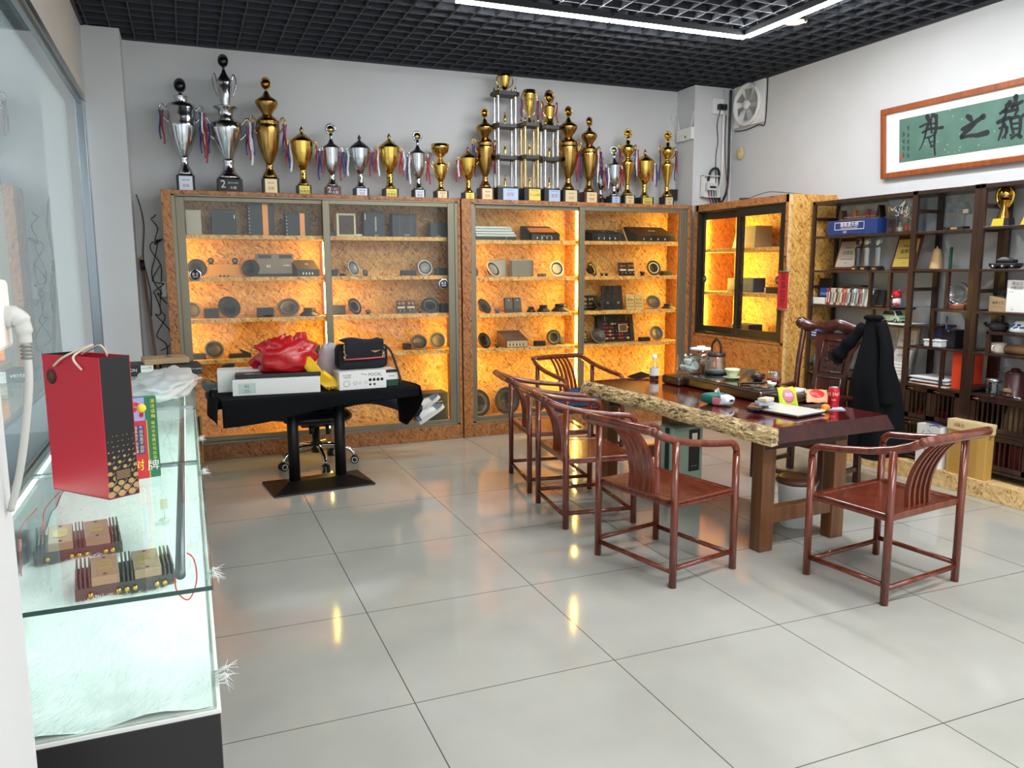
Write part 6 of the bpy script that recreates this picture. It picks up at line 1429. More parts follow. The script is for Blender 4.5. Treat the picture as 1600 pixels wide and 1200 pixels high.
def tower(label, x, w, tiers, colm, plq, cup, cupH, cupm, rib, words, y=6.82):
    t = thing('column_trophy', label, 'trophy', (x, y, TZ), group='column tower trophies in the middle of the row')
    hb = 0.12; b = MB().bx(-w / 2, w / 2, -0.075, 0.075, 0, hb, BLACK, 0.004).build('base', t)
    MB().bx(-w * 0.34 + 0.02, w * 0.46, -0.0775, -0.075, 0.008, hb - 0.012, PLQ[plq]).text(words, face_front(0.02, -0.078, hb * 0.45), 0.036 if len(words) < 3 else 0.026, mat('red_ink', (190, 40, 36), 0.5)).text('CAR AUDIO', face_front(0.02, -0.078, hb * 0.78), 0.014, mat('blue_ink', (40, 70, 140), 0.5)).build('plaque', t)
    z = hb
    for i, th in enumerate(tiers):
        for sx in (-1, 1):
            for sy in (-1, 1):
                c = MB(); px, py = sx * (w / 2 - 0.02), sy * 0.048
                prof = []; n = 22
                for k in range(n + 1): prof.append((0.0125 + 0.0018 * math.sin(k * PI * 0.95), z + 0.012 + (th - 0.024) * k / n))
                c.lathe([(0, z), (0.017, z), (0.017, z + 0.012)], GOLD, 14, Matrix.Translation((px, py, 0))).lathe(prof, colm, 14, Matrix.Translation((px, py, 0)), close=False).lathe([(0.017, z + th - 0.012), (0.017, z + th), (0, z + th)], GOLD, 14, Matrix.Translation((px, py, 0)))
                c.build('column', t)
        fg = MB().tube([(0, 0, z), (0, 0, z + 0.02), (0, 0, z + 0.05), (0, 0, z + 0.085)], [0.02, 0.008, 0.014, 0.006], GOLD, 10).ball((0, 0, z + 0.098), 0.012, GOLD); fg.build('figurine', t)
        z += th
        s = MB(); e = 0.014
        pl = [(-w / 2 - e, -0.06), (-w / 2 + 0.02, -0.078), (w / 2 - 0.02, -0.078), (w / 2 + e, -0.06), (w / 2 + e, 0.06), (w / 2 - 0.02, 0.078), (-w / 2 + 0.02, 0.078), (-w / 2 - e, 0.06)]
        s.prism(pl, z, z + 0.03, BLACK).build('tier_plate', t); z += 0.03
    for sx in (-1, 1):
        for sy in (-1, 1): MB().lathe([(0.008, z), (0.012, z + 0.02), (0.004, z + 0.045), (0, z + 0.06)], GOLD, 10, Matrix.Translation((sx * (w / 2 - 0.02), sy * 0.048, 0))).build('finial', t)
    H = cupH; m = TOPM[cupm]
    prof = {'open': [(0.06, 0), (0.06, 0.02), (0.03, 0.08), (0.028, 0.14), (0.05, 0.2), (0.085, 0.4), (0.1, 0.6), (0.115, 0.85), (0.13, 1.0), (0.122, 1.0), (0.09, 0.6), (0, 0.3)],
            'chalice': [(0.075, 0), (0.07, 0.06), (0.035, 0.14), (0.03, 0.22), (0.04, 0.28), (0.10, 0.42), (0.14, 0.62), (0.145, 0.72), (0.16, 0.74), (0.15, 0.8), (0.17, 0.84), (0.172, 1.0), (0.16, 1.0), (0.15, 0.85), (0, 0.6)],
            'award': [(0.11, 0), (0.10, 0.06), (0.075, 0.1), (0.085, 0.3), (0.115, 0.55), (0.12, 0.6), (0.05, 0.62), (0.03, 0.68)]}[cup]
    sc = {'open': 0.62, 'chalice': 0.40, 'award': 0.33}[cup] / 0.13 * 0.058
    rr = 0.055 / max(r for r, _ in prof)
    MB().lathe([(r * rr, z + q * H) for r, q in prof], m, 30, close=False).build('cup', t)
    for s in (-1, 1):
        q = bez([(s * 0.03, 0, z + H * 0.25), (s * 0.07, 0, z + H * 0.45), (s * 0.078, 0, z + H * 0.72), (s * 0.058, 0, z + H * (0.95 if cup != 'award' else 0.62))], 5); MB().tube(q, 0.005, m, 8).build('handle', t)
        for i, c in enumerate(rib): ribbon_strip([(s * (0.072 + 0.012 * i) + 0.004 * math.sin(j), -0.01, z + H * 0.7 - 0.022 * j) for j in range(8)], 0.013, {'r': REDR, 'b': BLUER, 'w': WHITER}[c], t)
    if cup == 'award':
        topper(t, 'disc', (z + H * 0.64) / H, (z + H) / H, 0.05 / H, TOPM['d'], H)
tower('three tier trophy tower of silver columns topped by gold cup', 2.735, 0.205, (0.245, 0.245, 0.245), mat('silver_column', (212, 216, 220), 0.25, 0.8), 'b', 'open', 0.155, 'g', '', '冠军')
tower('two tier trophy tower of gold spiral columns topped by gold chalice', 2.965, 0.165, (0.255, 0.255), mat('gold_column', (222, 184, 124), 0.25, 0.8), 'y', 'chalice', 0.29, 'g', 'rb', '千人点赞', y=6.80)
tower('two tier trophy tower of silver spiral columns with disc topped gold cup', 3.172, 0.165, (0.25, 0.25), MATS['silver_column'], 'b', 'award', 0.30, 'g', 'r', '亚军')

# ================================================================ things on the tea table
TZT = 0.7215
def lath(name, label, cat, loc, prof, m, n=28, group=None, part='body', rz=0.0):
    t = thing(name, label, cat, loc, rz, group); MB().lathe(prof, m, n, close=False).build(part, t); return t
TRAYW = wood_mat('dark_tray_wood', (34, 20, 14), (62, 38, 26), 0.22, 0.4)
t = thing('tea_tray', 'long dark wooden tea tray with glossy stone slab on the tea table', 'tray', (3.235, 4.10, TZT), math.radians(0.5))
# stepped outline: wide middle, narrower ends
tr = MB().bx(-0.15, 0.17, -0.40, 0.40, 0.004, 0.065, TRAYW, 0.014).bx(-0.20, 0.18, 0.36, 0.56, 0.0, 0.06, TRAYW, 0.014).bx(-0.10, 0.20, -0.50, -0.36, 0.0, 0.055, TRAYW, 0.014)
tr.build('tray', t)
MB().bx(-0.125, 0.15, -0.36, 0.36, 0.0652, 0.069, mat('polished_slate', (30, 24, 22), 0.05, coat=0.5), 0.002).build('stone_slab', t)
TS = TZT + 0.0695
t = lath('sauce_bottle', 'clear bottle with white cap and half dark sauce on the tea table', 'bottle', (3.075, 4.82, TZT), [(0, 0), (0.031, 0), (0.033, 0.01), (0.033, 0.085), (0.028, 0.1), (0.016, 0.118), (0.015, 0.15)], CRYSTAL)
MB().lathe([(0, 0.002), (0.03, 0.002), (0.031, 0.055), (0, 0.055)], mat('dark_sauce', (44, 14, 14), 0.2), 24).build('sauce', t)
MB().lathe([(0.0335, 0.03), (0.0338, 0.085)], PAPER, 24, close=False).build('paper_label', t); MB().lathe([(0.018, 0.148), (0.019, 0.152), (0.019, 0.178), (0, 0.18)], WHITE, 20).build('cap', t)
t = lath('glass_bowl', 'wide glass jar holding white teacups on the tea tray', 'jar', (3.215, 4.60, TS - 0.0), [(0, 0), (0.074, 0), (0.082, 0.02), (0.084, 0.07), (0.08, 0.105), (0.084, 0.118), (0.08, 0.118), (0.076, 0.1), (0.078, 0.02), (0, 0.006)], CRYSTAL)
POR = mat('white_porcelain', (234, 238, 224), 0.12, coat=0.5)
for i, (dx, dy, z, a) in enumerate(((-0.02, -0.03, 0.012, 10), (0.03, 0.0, 0.012, 80), (-0.02, 0.035, 0.012, 20), (-0.015, -0.005, 0.058, 30))):
    o = MB().lathe([(0, 0), (0.014, 0), (0.015, 0.004), (0.026, 0.018), (0.03, 0.036), (0.028, 0.036), (0.022, 0.016), (0, 0.006)], POR, 22, Matrix.Rotation(math.radians(a if a > 60 else 0), 4, 'X')).build('teacup', None, (3.215 + dx, 4.60 + dy, TS + z + (0.03 if a > 60 else 0)))
    tag(o, ('white teacup upright at near left inside the glass jar', 'white teacup lying on its side inside the glass jar', 'white teacup at the back inside the glass jar', 'white teacup stacked uppermost inside the glass jar')[i], 'cup', 'teacups in the glass jar')
t = lath('storage_jar', 'tall glass jar of brown tea with white lid behind the teacup jar', 'jar', (3.385, 4.70, TZT + 0.06), [(0, 0), (0.07, 0), (0.075, 0.01), (0.075, 0.15), (0.07, 0.155)], CRYSTAL)
MB().lathe([(0, 0.003), (0.069, 0.003), (0.071, 0.095), (0, 0.1)], mat('brown_tea', (146, 104, 66), 0.9, var=0.4, vscale=60, bump=0.5, bscale=80), 24).build('tea', t)
MB().lathe([(0.07, 0.15), (0.078, 0.153), (0.078, 0.165), (0.03, 0.17), (0.028, 0.178), (0, 0.178)], WHITE, 26).build('lid', t)
t = lath('glass_kettle', 'glass kettle with brown collar and tall loop handle on the tray', 'kettle', (3.345, 4.47, TS), [(0, 0.004), (0.07, 0.004), (0.078, 0.012), (0.074, 0.04), (0.064, 0.1), (0.058, 0.122)], CRYSTAL)
DBR = mat('dark_brown_band', (62, 44, 36), 0.35)
MB().lathe([(0, 0), (0.078, 0), (0.08, 0.01), (0.078, 0.014)], BLACK, 28).build('base', t)
MB().lathe([(0, 0.014), (0.072, 0.014), (0.07, 0.034), (0, 0.034)], mat('water', (120, 126, 120), 0.05), 26).build('water', t)
MB().lathe([(0.058, 0.118), (0.064, 0.122), (0.064, 0.142), (0.05, 0.15), (0, 0.152)], DBR, 28).build('lid', t)
MB().tube(bez([(-0.0, -0.05, 0.145), (0.0, -0.045, 0.20), (0.0, 0.0, 0.235), (0.0, 0.045, 0.20), (0.0, 0.05, 0.145)], 6), 0.008, DBR, 8, flat=(1.5, 0.5)).build('handle', t)
MB().tube([(-0.055, 0, 0.11), (-0.075, 0, 0.125), (-0.088, 0, 0.14)], [0.014, 0.009, 0.006], CRYSTAL, 10).build('spout', t)
t = lath('tablet', 'thin black tablet leaning at far end of the tea table', 'tablet', (3.02, 4.93, TZT), [(0, 0), (0.001, 0)], BLACK)
for c in list(t.children): bpy.data.objects.remove(c)
t.rotation_euler = (math.radians(9), math.radians(-8), 0.3)
MB().bx(-0.075, 0.075, -0.05, 0.05, 0.012, 0.02, BLACK, 0.003).bx(-0.07, 0.07, -0.045, 0.045, 0.02, 0.0205, mat('black_screen', (10, 10, 12), 0.08)).build('body', t); MB().bx(0.045, 0.07, -0.04, 0.05, 0.004, 0.012, BLACK, 0.002).build('stand', t)
t = lath('gaiwan', 'pale green lidless tea bowl on saucer upon the tea tray', 'cup', (3.275, 4.20, TS), [(0, 0.009), (0.022, 0.009), (0.026, 0.013), (0.046, 0.055), (0.052, 0.068), (0.049, 0.068), (0.04, 0.05), (0.02, 0.016), (0, 0.014)], mat('celadon', (220, 228, 188), 0.12, coat=0.5))
MB().lathe([(0, 0), (0.03, 0), (0.032, 0.004), (0.058, 0.013), (0.06, 0.016), (0.034, 0.009), (0, 0.007)], MATS['celadon'], 30).build('saucer', t)
t = thing('glass_tumbler', 'square clear glass block tumbler on the tea tray', 'glass', (3.235, 4.0, TS), 0.2)
MB().bx(-0.033, 0.033, -0.033, 0.033, 0, 0.008, CRYSTAL).bx(-0.033, 0.033, -0.033, -0.030, 0.008, 0.095, CRYSTAL).bx(-0.033, 0.033, 0.030, 0.033, 0.008, 0.095, CRYSTAL).bx(-0.033, -0.030, -0.03, 0.03, 0.008, 0.095, CRYSTAL).bx(0.030, 0.033, -0.03, 0.03, 0.008, 0.095, CRYSTAL).build('body', t)
t = lath('clay_teapot', 'small dark clay teapot behind the square glass tumbler', 'teapot', (3.365, 4.06, TS), [(0, 0), (0.026, 0), (0.034, 0.012), (0.038, 0.03), (0.03, 0.046), (0.018, 0.05), (0.012, 0.054), (0.007, 0.062), (0, 0.064)], mat('dark_clay', (52, 26, 26), 0.3))
MB().tube([(-0.03, 0, 0.02), (-0.048, 0, 0.03), (-0.056, 0, 0.044)], [0.009, 0.007, 0.005], MATS['dark_clay'], 8).build('spout', t); MB().tube(bez([(0.034, 0, 0.04), (0.055, 0, 0.038), (0.055, 0, 0.018), (0.036, 0, 0.012)], 5), 0.004, MATS['dark_clay'], 8).build('handle', t)
t = lath('tea_glass', 'round clear glass half filled with amber tea', 'glass', (3.36, 3.90, TS), [(0, 0), (0.024, 0), (0.04, 0.014), (0.045, 0.036), (0.04, 0.062), (0.031, 0.082), (0.0295, 0.082), (0.038, 0.06)], CRYSTAL)
MB().lathe([(0, 0.003), (0.024, 0.003), (0.039, 0.016), (0.0435, 0.034), (0, 0.034)], glass_mat('amber_tea', (226, 140, 44), 0.03, 0.3), 26).build('tea', t)
lath('small_cup', 'tiny white porcelain cup before the amber tea glass', 'cup', (3.285, 3.83, TS), [(0, 0), (0.012, 0), (0.014, 0.004), (0.024, 0.014), (0.027, 0.024), (0.025, 0.024), (0.018, 0.012), (0, 0.006)], POR)
t = thing('tea_scoop', 'dark tea scoop with white tip lying across the tray', 'scoop', (3.24, 3.93, TS), math.radians(-35))
MB().tube([(-0.09, 0, 0.006), (0.03, 0, 0.012), (0.07, 0, 0.02)], [0.006, 0.006, 0.007], BLACK, 8).build('handle', t); MB().ball((0.082, 0, 0.023), 0.011, PORC if 'PORC' in globals() else POR, sc=(1.4, 1, 0.6)).build('tip', t)
for i, y in enumerate((3.87, 3.845)): lath('glass_coaster', ('round glass dish under the tea scoop, upper of two', 'round glass dish at the tray end, lower of two')[i], 'dish', (3.19 + 0.03 * i, y - 0.03 * i, TS + 0.0), [(0, 0), (0.03, 0), (0.034, 0.012), (0.032, 0.012), (0, 0.004)], CRYSTAL)
def tissue():
    t = thing('tissue_pack', 'soft green and white tissue pack with tissue sticking out', 'tissue pack', (2.835, 3.765, TZT), math.radians(-70))
    G = mat('tissue_green', (18, 106, 96), 0.4); W = mat('tissue_white', (220, 226, 230), 0.45); PK = mat('tissue_pink', (216, 130, 140), 0.5)
    def f(u, v):
        a = 2 * PI * v; e = math.sin(PI * min(1, max(0, u))) ** 0.18
        x = -0.095 + 0.19 * u; y = 0.052 * (abs(math.cos(a)) ** 0.6) * (1 if math.cos(a) > 0 else -1) * (0.55 + 0.45 * e)
        z = 0.034 + 0.034 * (abs(math.sin(a)) ** 0.6) * (1 if math.sin(a) > 0 else -1) * max(0.12, e) + 0.003 * math.sin(9 * u + 3 * a)
        return (x, y, max(0.0005, z))
    m = MB(); m.sheet(f, 26, 24, G)
    for k in range(len(m.f)):
        c = sum((Vector(m.v[i]) for i in m.f[k]), Vector()) / len(m.f[k])
        if c.x > 0.035 + 0.02 * math.sin(40 * c.z): 
            if W not in m.mats: m.mats.append(W)
            m.mi[k] = m.mats.index(W)
        elif 0.0 < c.x and c.z < 0.045 and c.y < 0:
            if PK not in m.mats: m.mats.append(PK)
            m.mi[k] = m.mats.index(PK)
    m.build('pack', t)
    MB().sheet(lambda u, v: (-0.02 + 0.05 * u, 0.012 * math.sin(5 * u), 0.064 + v * (0.035 - 0.05 * abs(u - 0.35))), 8, 5, PAPER, thick=0.001).build('tissue', t)
tissue()
t = thing('laptop', 'closed silver laptop lying near the bark edge of tea table', 'laptop', (3.035, 3.42, TZT), math.radians(-75))
MB().bx(-0.12, 0.12, -0.165, 0.165, 0.003, 0.011, mat('laptop_grey', (60, 60, 62), 0.4), 0.003).build('base', t); MB().bx(-0.12, 0.12, -0.165, 0.165, 0.0115, 0.019, mat('silver_lid', (206, 206, 198), 0.35), 0.003).build('lid', t)
t.rotation_euler = (0, 0, math.radians(12))
def slabthing(name, label, cat, loc, rz, sx, sy, sz, m, extra=None):
    t = thing(name, label, cat, loc, rz); MB().bx(-sx / 2, sx / 2, -sy / 2, sy / 2, 0, sz, m, min(sz, sx) * 0.2).build('body', t)
    if extra: extra(t)
    return t
PH = mat('phone_black', (20, 22, 28), 0.12)
slabthing('mobile_phone', 'black phone with leather cover at the laptop corner, lower one', 'phone', (2.885, 3.475, TZT + 0.0195), math.radians(-60), 0.075, 0.155, 0.009, PH)
slabthing('mobile_phone', 'brown cased phone on the black phone by the laptop', 'phone', (2.89, 3.49, TZT + 0.029), math.radians(-48), 0.072, 0.148, 0.009, mat('brown_case', (112, 78, 54), 0.4))
slabthing('cigarette_packet', 'cream cigarette packet stacked uppermost on the two phones', 'packet', (2.93, 3.46, TZT + 0.0605), math.radians(20), 0.085, 0.055, 0.02, mat('cream_packet', (214, 200, 172), 0.5))
slabthing('cigarette_packet', 'blue edged cigarette packet below the cream one on phones', 'packet', (2.925, 3.465, TZT + 0.0385), math.radians(-15), 0.09, 0.058, 0.021, mat('pale_blue_packet', (170, 180, 196), 0.5))
def pouch(name, label, loc, rz, w, h, m, m2, tilt, word=None, cat='snack'):
    t = thing(name, label, cat, loc, rot=(math.radians(tilt), 0, rz))
    def f(u, v):
        a = 2 * PI * v; e = max(0.0, math.sin(PI * u)) ** 0.6
        return (0.5 * w * math.cos(a) * (1 - 0.05 * e), 0.018 * e * math.sin(a), h * u + 0.003 * math.cos(6 * a))
    MB().sheet(f, 14, 28, m).build('pouch', t)
    b = MB().lathe([(0, 0.019), (w * 0.3, 0.0155), (w * 0.33, 0.012)], m2, 22, face_front(0, 0, h * 0.52), sy=1.1)
    if word: b.text(word, face_front(0, -0.0195, h * 0.55), w * 0.2, WHITEINK)
    b.build('print', t); return t
pouch('snack_bag', 'yellow and lime green snack bag standing by the tray end', (3.17, 3.545, TZT), math.radians(-16), 0.115, 0.115, mat('lime_foil', (196, 214, 40), 0.3), mat('pink_print', (214, 120, 140), 0.4), -24, '酥脆')
pouch('snack_bag', 'tan and red snack bag lying behind the black notebook', (3.36, 3.52, TZT + 0.014), math.radians(-35), 0.13, 0.14, mat('tan_foil', (218, 160, 112), 0.35), mat('red_foil', (206, 36, 34), 0.35), -66)
pouch('sweet_bag', 'shiny red and gold sweets bag beside the drink can', (3.50, 3.60, TZT + 0.01), math.radians(20), 0.11, 0.10, mat('red_gold_foil', (196, 44, 34), 0.25, 0.2), GOLD, -58)
slabthing('white_packet', 'white paper packet lying behind the red snack bag', 'packet', (3.34, 3.685, TZT + 0.0555), 0.3, 0.11, 0.07, 0.018, PAPER)
slabthing('notebook', 'black notebook lying between laptop and red drink can', 'notebook', (3.265, 3.44, TZT), math.radians(-12), 0.15, 0.10, 0.014, BLACK)
slabthing('blue_card', 'white and blue card poking out under the black notebook', 'card', (3.34, 3.395, TZT), math.radians(-30), 0.13, 0.085, 0.003, mat('blue_white_card', (196, 206, 230), 0.5))
t = thing('mandarin', 'peeled back mandarin orange beside the laptop corner', 'fruit', (3.235, 3.345, TZT), 0)
ORG = mat('orange_peel', (236, 140, 30), 0.45, bump=0.15, bscale=300)
MB().ball((0.012, 0, 0.021), 0.024, ORG, 18, 10, (1, 1, 0.85)).build('fruit', t)
MB().sheet(lambda u, v: (-0.035 + 0.035 * u, -0.02 + 0.04 * v, 0.003 + 0.022 * abs(u - 0.5) ** 1.2 + 0.008 * math.sin(3 * v)), 8, 8, mat('pith', (238, 206, 140), 0.6), thick=0.002).build('peel', t)
def can():
    t = thing('drink_can', 'red drink can with white script at near end of the tea table', 'can', (3.385, 3.43, TZT), math.radians(-42))
    CR = mat('can_red', (200, 22, 34), 0.28, 0.35)
    MB().lathe([(0, 0.004), (0.02, 0.003), (0.024, 0.0), (0.0315, 0.01), (0.0315, 0.100), (0.0265, 0.112)], CR, 36).build('body', t)
    MB().lathe([(0.0265, 0.1115), (0.027, 0.115), (0.0255, 0.115), (0.0245, 0.1125), (0, 0.1125)], STEEL, 30).bx(-0.004, 0.009, -0.006, 0.006, 0.1127, 0.1145, STEEL).build('lid', t)
    vs, fs = text_geo('可口可乐'); m = MB(); R = 0.0318
    def wrap(vs, fs, size, z, sl=0.0):
        out = []
        for x, y, _ in vs:
            a = -PI / 2 + x * size / R; out.append((R * math.cos(a), R * math.sin(a), z + y * size + sl * x * size))
        m.add(out, fs, WHITEINK)
    wrap(vs, fs, 0.024, 0.078); vs, fs = text_geo('摩登罐'); wrap(vs, fs, 0.008, 0.045)
    m.build('lettering', t)
can()
# seat of the far chair: blue cloth and white device
t = thing('blue_jacket', 'crumpled dark blue jacket on the far rosewood armchair seat', 'jacket', (2.96, 5.76, 0.4205))
def bj(u, v):
    a = 2 * PI * u; r = v
    return (0.24 * math.cos(a) * r * (1 + 0.1 * math.sin(5 * a)), 0.19 * math.sin(a) * r * (1 + 0.1 * math.cos(4 * a)), 0.001 + (1 - r ** 3) * (0.09 + 0.02 * math.sin(7 * a + 5 * r) + 0.012 * math.sin(13 * a)))
MB().sheet(bj, 40, 14, mat('dark_blue_denim', (34, 56, 98), 0.85, bump=0.15, bscale=120)).build('cloth', t)
slabthing('power_bank', 'white power bank lying on the crumpled blue jacket', 'power bank', (2.93, 5.60, 0.515), math.radians(-50), 0.06, 0.13, 0.018, WHITE)

# ================================================================ the framed calligraphy on the right wall
def painting():
    top, bot, yl, yr = 2.712, 2.19, 4.80, 3.10
    t = thing('framed_calligraphy', 'framed green calligraphy scroll with large black brush characters, tilted on right wall', 'picture', (5.122, 0, bot + 0.003), rot=(0, math.radians(-4.5), 0))
    H = top - bot; FR = wood_mat('orange_frame_wood', (130, 64, 30), (166, 88, 44), 0.3, 0.3)
    f = MB(); w = 0.042
    f.bx(-0.035, 0, yr, yl, 0, w, FR, 0.006).bx(-0.035, 0, yr, yl, H - w, H, FR, 0.006).bx(-0.035, 0, yl - w, yl, w * 0.5, H - w * 0.5, FR, 0.006).bx(-0.035, 0, yr, yr + w, w * 0.5, H - w * 0.5, FR, 0.006)
    f.build('frame', t)
    MB().bx(-0.014, -0.004, yr + 0.03, yl - 0.03, 0.03, H - 0.03, mat('cream_mount', (226, 226, 220), 0.8, var=0.03)).build('mount', t)
    gm_ = bpy.data.materials.new('green_silk'); gm_.use_nodes = True; nt = gm_.node_tree; b = nt.nodes['Principled BSDF']; L = nt.links.new
    tc = nt.nodes.new('ShaderNodeTexCoord'); v = nt.nodes.new('ShaderNodeTexVoronoi'); v.inputs['Scale'].default_value = 22; L(tc.outputs['Object'], v.inputs['Vector'])
    lt = nt.nodes.new('ShaderNodeMath'); lt.operation = 'LESS_THAN'; lt.inputs[1].default_value = 0.085; L(v.outputs['Distance'], lt.inputs[0])
    n = nt.nodes.new('ShaderNodeTexNoise'); n.inputs['Scale'].default_value = 5; L(tc.outputs['Object'], n.inputs['Vector'])
    r = nt.nodes.new('ShaderNodeValToRGB'); r.color_ramp.elements[0].color = srgb(60, 96, 84); r.color_ramp.elements[1].color = srgb(94, 130, 116); L(n.outputs['Fac'], r.inputs['Fac'])
    mx = nt.nodes.new('ShaderNodeMixRGB'); L(lt.outputs[0], mx.inputs[0]); L(r.outputs['Color'], mx.inputs[1]); mx.inputs[2].default_value = srgb(196, 186, 138)
    L(mx.outputs[0], b.inputs['Base Color']); b.inputs['Roughness'].default_value = 0.7
    sx0, sx1 = 4.636, yr + 0.17
    MB().bx(-0.0155, -0.0142, sx1, sx0, 0.105, H - 0.10, gm_).build('silk_panel', t)
    # strokes were measured in the picture's own plane: u metres from its left edge, v metres above its lower edge
    M = Matrix(((0, 0, -1, -0.0158), (-1, 0, 0, yl), (0, 1, 0, 0), (0, 0, 0, 1)))
    INKB = mat('calligraphy_ink', (30, 34, 40), 0.7)
    m = MB()
    for pts, wd in STROKES: m.brush(pts, [q * 1.3 for q in wd], INKB, M)
    m.build('brush_characters', t)
    s = MB()
    for col, x, n_ in ((0, 0.245, 5), (1, 0.205, 4)):
        rnd = random.Random(col)
        for k in range(n_):
            y = (0.36 if col == 0 else 0.32) - k * 0.05
            for q in range(4): 
                a = rnd.uniform(-0.4, 0.4); l = rnd.uniform(0.006, 0.014); yy = y - q * 0.007
                s.brush([(x - l, yy - a * l), (x + l * 0.8, yy + a * l)], [0.003, 0.004], INKB, M)
            s.brush([(x + rnd.uniform(-0.005, 0.005), y + 0.006), (x + rnd.uniform(-0.006, 0.006), y - 0.03)], [0.004, 0.003], INKB, M)
    s.build('signature', t)
    MB().bx(0, 0.0005, yl - 0.193, yl - 0.173, 0.12, 0.16, mat('seal_red', (176, 66, 58), 0.7)).build('red_seal', t).location = (-0.0162, 0, 0)
STROKES = [([(0.7340, 0.3490), (0.7530, 0.3360), (0.7630, 0.3210)], [0.0252, 0.0303, 0.0219]),
    ([(0.6950, 0.2690), (0.7390, 0.2800), (0.7900, 0.3000), (0.8470, 0.3260), (0.8510, 0.3270)], [0.0202, 0.0286, 0.0252, 0.0252, 0.0337]),
    ([(0.7910, 0.2960), (0.7530, 0.2670), (0.7140, 0.2410), (0.6930, 0.2190)], [0.0252, 0.0286, 0.0252, 0.0286]),
    ([(0.6930, 0.2190), (0.7250, 0.2160), (0.7650, 0.2170), (0.8060, 0.2110), (0.8450, 0.2140), (0.8840, 0.2180)], [0.0286, 0.0168, 0.0202, 0.0236, 0.0286, 0.0303]),
    ([(0.4090, 0.4040), (0.4290, 0.3600), (0.4050, 0.3220), (0.3950, 0.2780), (0.3800, 0.2350), (0.3610, 0.1960), (0.3440, 0.1770)], [0.0286, 0.0219, 0.0185, 0.0135, 0.0101, 0.0084, 0.0067]),
    ([(0.3490, 0.3400), (0.4030, 0.3530), (0.4390, 0.3540)], [0.0135, 0.0135, 0.0118]),
    ([(0.3710, 0.2970), (0.4240, 0.3150), (0.4960, 0.3080), (0.5380, 0.3070)], [0.0135, 0.0168, 0.0151, 0.0185]),
    ([(0.4520, 0.4060), (0.4850, 0.3940), (0.4860, 0.3610), (0.4860, 0.3240), (0.4800, 0.2800)], [0.0202, 0.0286, 0.0219, 0.0219, 0.0185]),
    ([(0.4440, 0.3910), (0.4390, 0.3470), (0.4490, 0.2850)], [0.0135, 0.0135, 0.0135]),
    ([(0.4390, 0.3470), (0.4840, 0.3450)], [0.0101, 0.0101]),
    ([(0.3970, 0.2550), (0.4380, 0.2570), (0.4680, 0.2670), (0.4710, 0.2370)], [0.0101, 0.0118, 0.0135, 0.0118]),
    ([(0.4220, 0.2520), (0.4370, 0.2120), (0.4530, 0.1830)], [0.0101, 0.0101, 0.0084]),
    ([(0.4320, 0.2160), (0.4630, 0.2220)], [0.0084, 0.0084]),
    ([(0.4390, 0.1850), (0.4700, 0.1960)], [0.0084, 0.0101]),
    ([(0.4730, 0.2820), (0.4730, 0.2370), (0.4720, 0.1840), (0.4790, 0.1250)], [0.0168, 0.0151, 0.0135, 0.0118]),
    ([(0.9740, 0.3270), (1.0100, 0.3420), (1.0390, 0.3840)], [0.0151, 0.0236, 0.0286]),
    ([(0.9960, 0.3340), (1.0330, 0.3310), (1.0840, 0.3320)], [0.0151, 0.0185, 0.0151]),
    ([(1.0140, 0.3750), (1.0160, 0.3340), (1.0100, 0.2940)], [0.0151, 0.0168, 0.0135]),
    ([(1.0570, 0.3500), (1.0790, 0.3870), (1.0800, 0.4130)], [0.0219, 0.0236, 0.0286]),
    ([(1.0530, 0.3550), (1.0880, 0.3650), (1.1230, 0.3750)], [0.0168, 0.0202, 0.0185]),
    ([(1.0880, 0.3680), (1.0950, 0.3270), (1.0790, 0.3030)], [0.0168, 0.0168, 0.0135]),
    ([(0.9600, 0.2720), (1.0000, 0.2820), (1.0400, 0.2890)], [0.0219, 0.0236, 0.0185]),
    ([(1.0030, 0.2960), (0.9960, 0.2490), (0.9850, 0.2030), (0.9680, 0.1590)], [0.0185, 0.0168, 0.0151, 0.0118]),
    ([(0.9710, 0.2320), (1.0110, 0.2400), (1.0270, 0.2300), (1.0260, 0.1960), (0.9960, 0.1670)], [0.0118, 0.0151, 0.0168, 0.0135, 0.0101]),
    ([(1.0100, 0.2540), (1.0180, 0.2110), (1.0150, 0.1640)], [0.0118, 0.0118, 0.0101]),
    ([(1.0490, 0.2740), (1.0570, 0.2260), (1.0720, 0.1830), (1.0500, 0.1760)], [0.0185, 0.0151, 0.0151, 0.0118]),
    ([(1.0550, 0.2830), (1.0950, 0.2870), (1.1160, 0.2760), (1.1160, 0.2090), (1.1090, 0.1700)], [0.0185, 0.0202, 0.0219, 0.0185, 0.0151]),
    ([(1.0630, 0.2450), (1.1060, 0.2450)], [0.0118, 0.0118]),
    ([(1.0650, 0.2140), (1.1090, 0.2110)], [0.0118, 0.0118]),
    ([(1.0590, 0.1570), (1.0910, 0.1730), (1.1210, 0.1550)], [0.0168, 0.0151, 0.0202]),
    ([(1.1310, 0.2870), (1.1590, 0.2890), (1.1720, 0.2270), (1.1630, 0.1690)], [0.0185, 0.0202, 0.0168, 0.0118])]
painting()

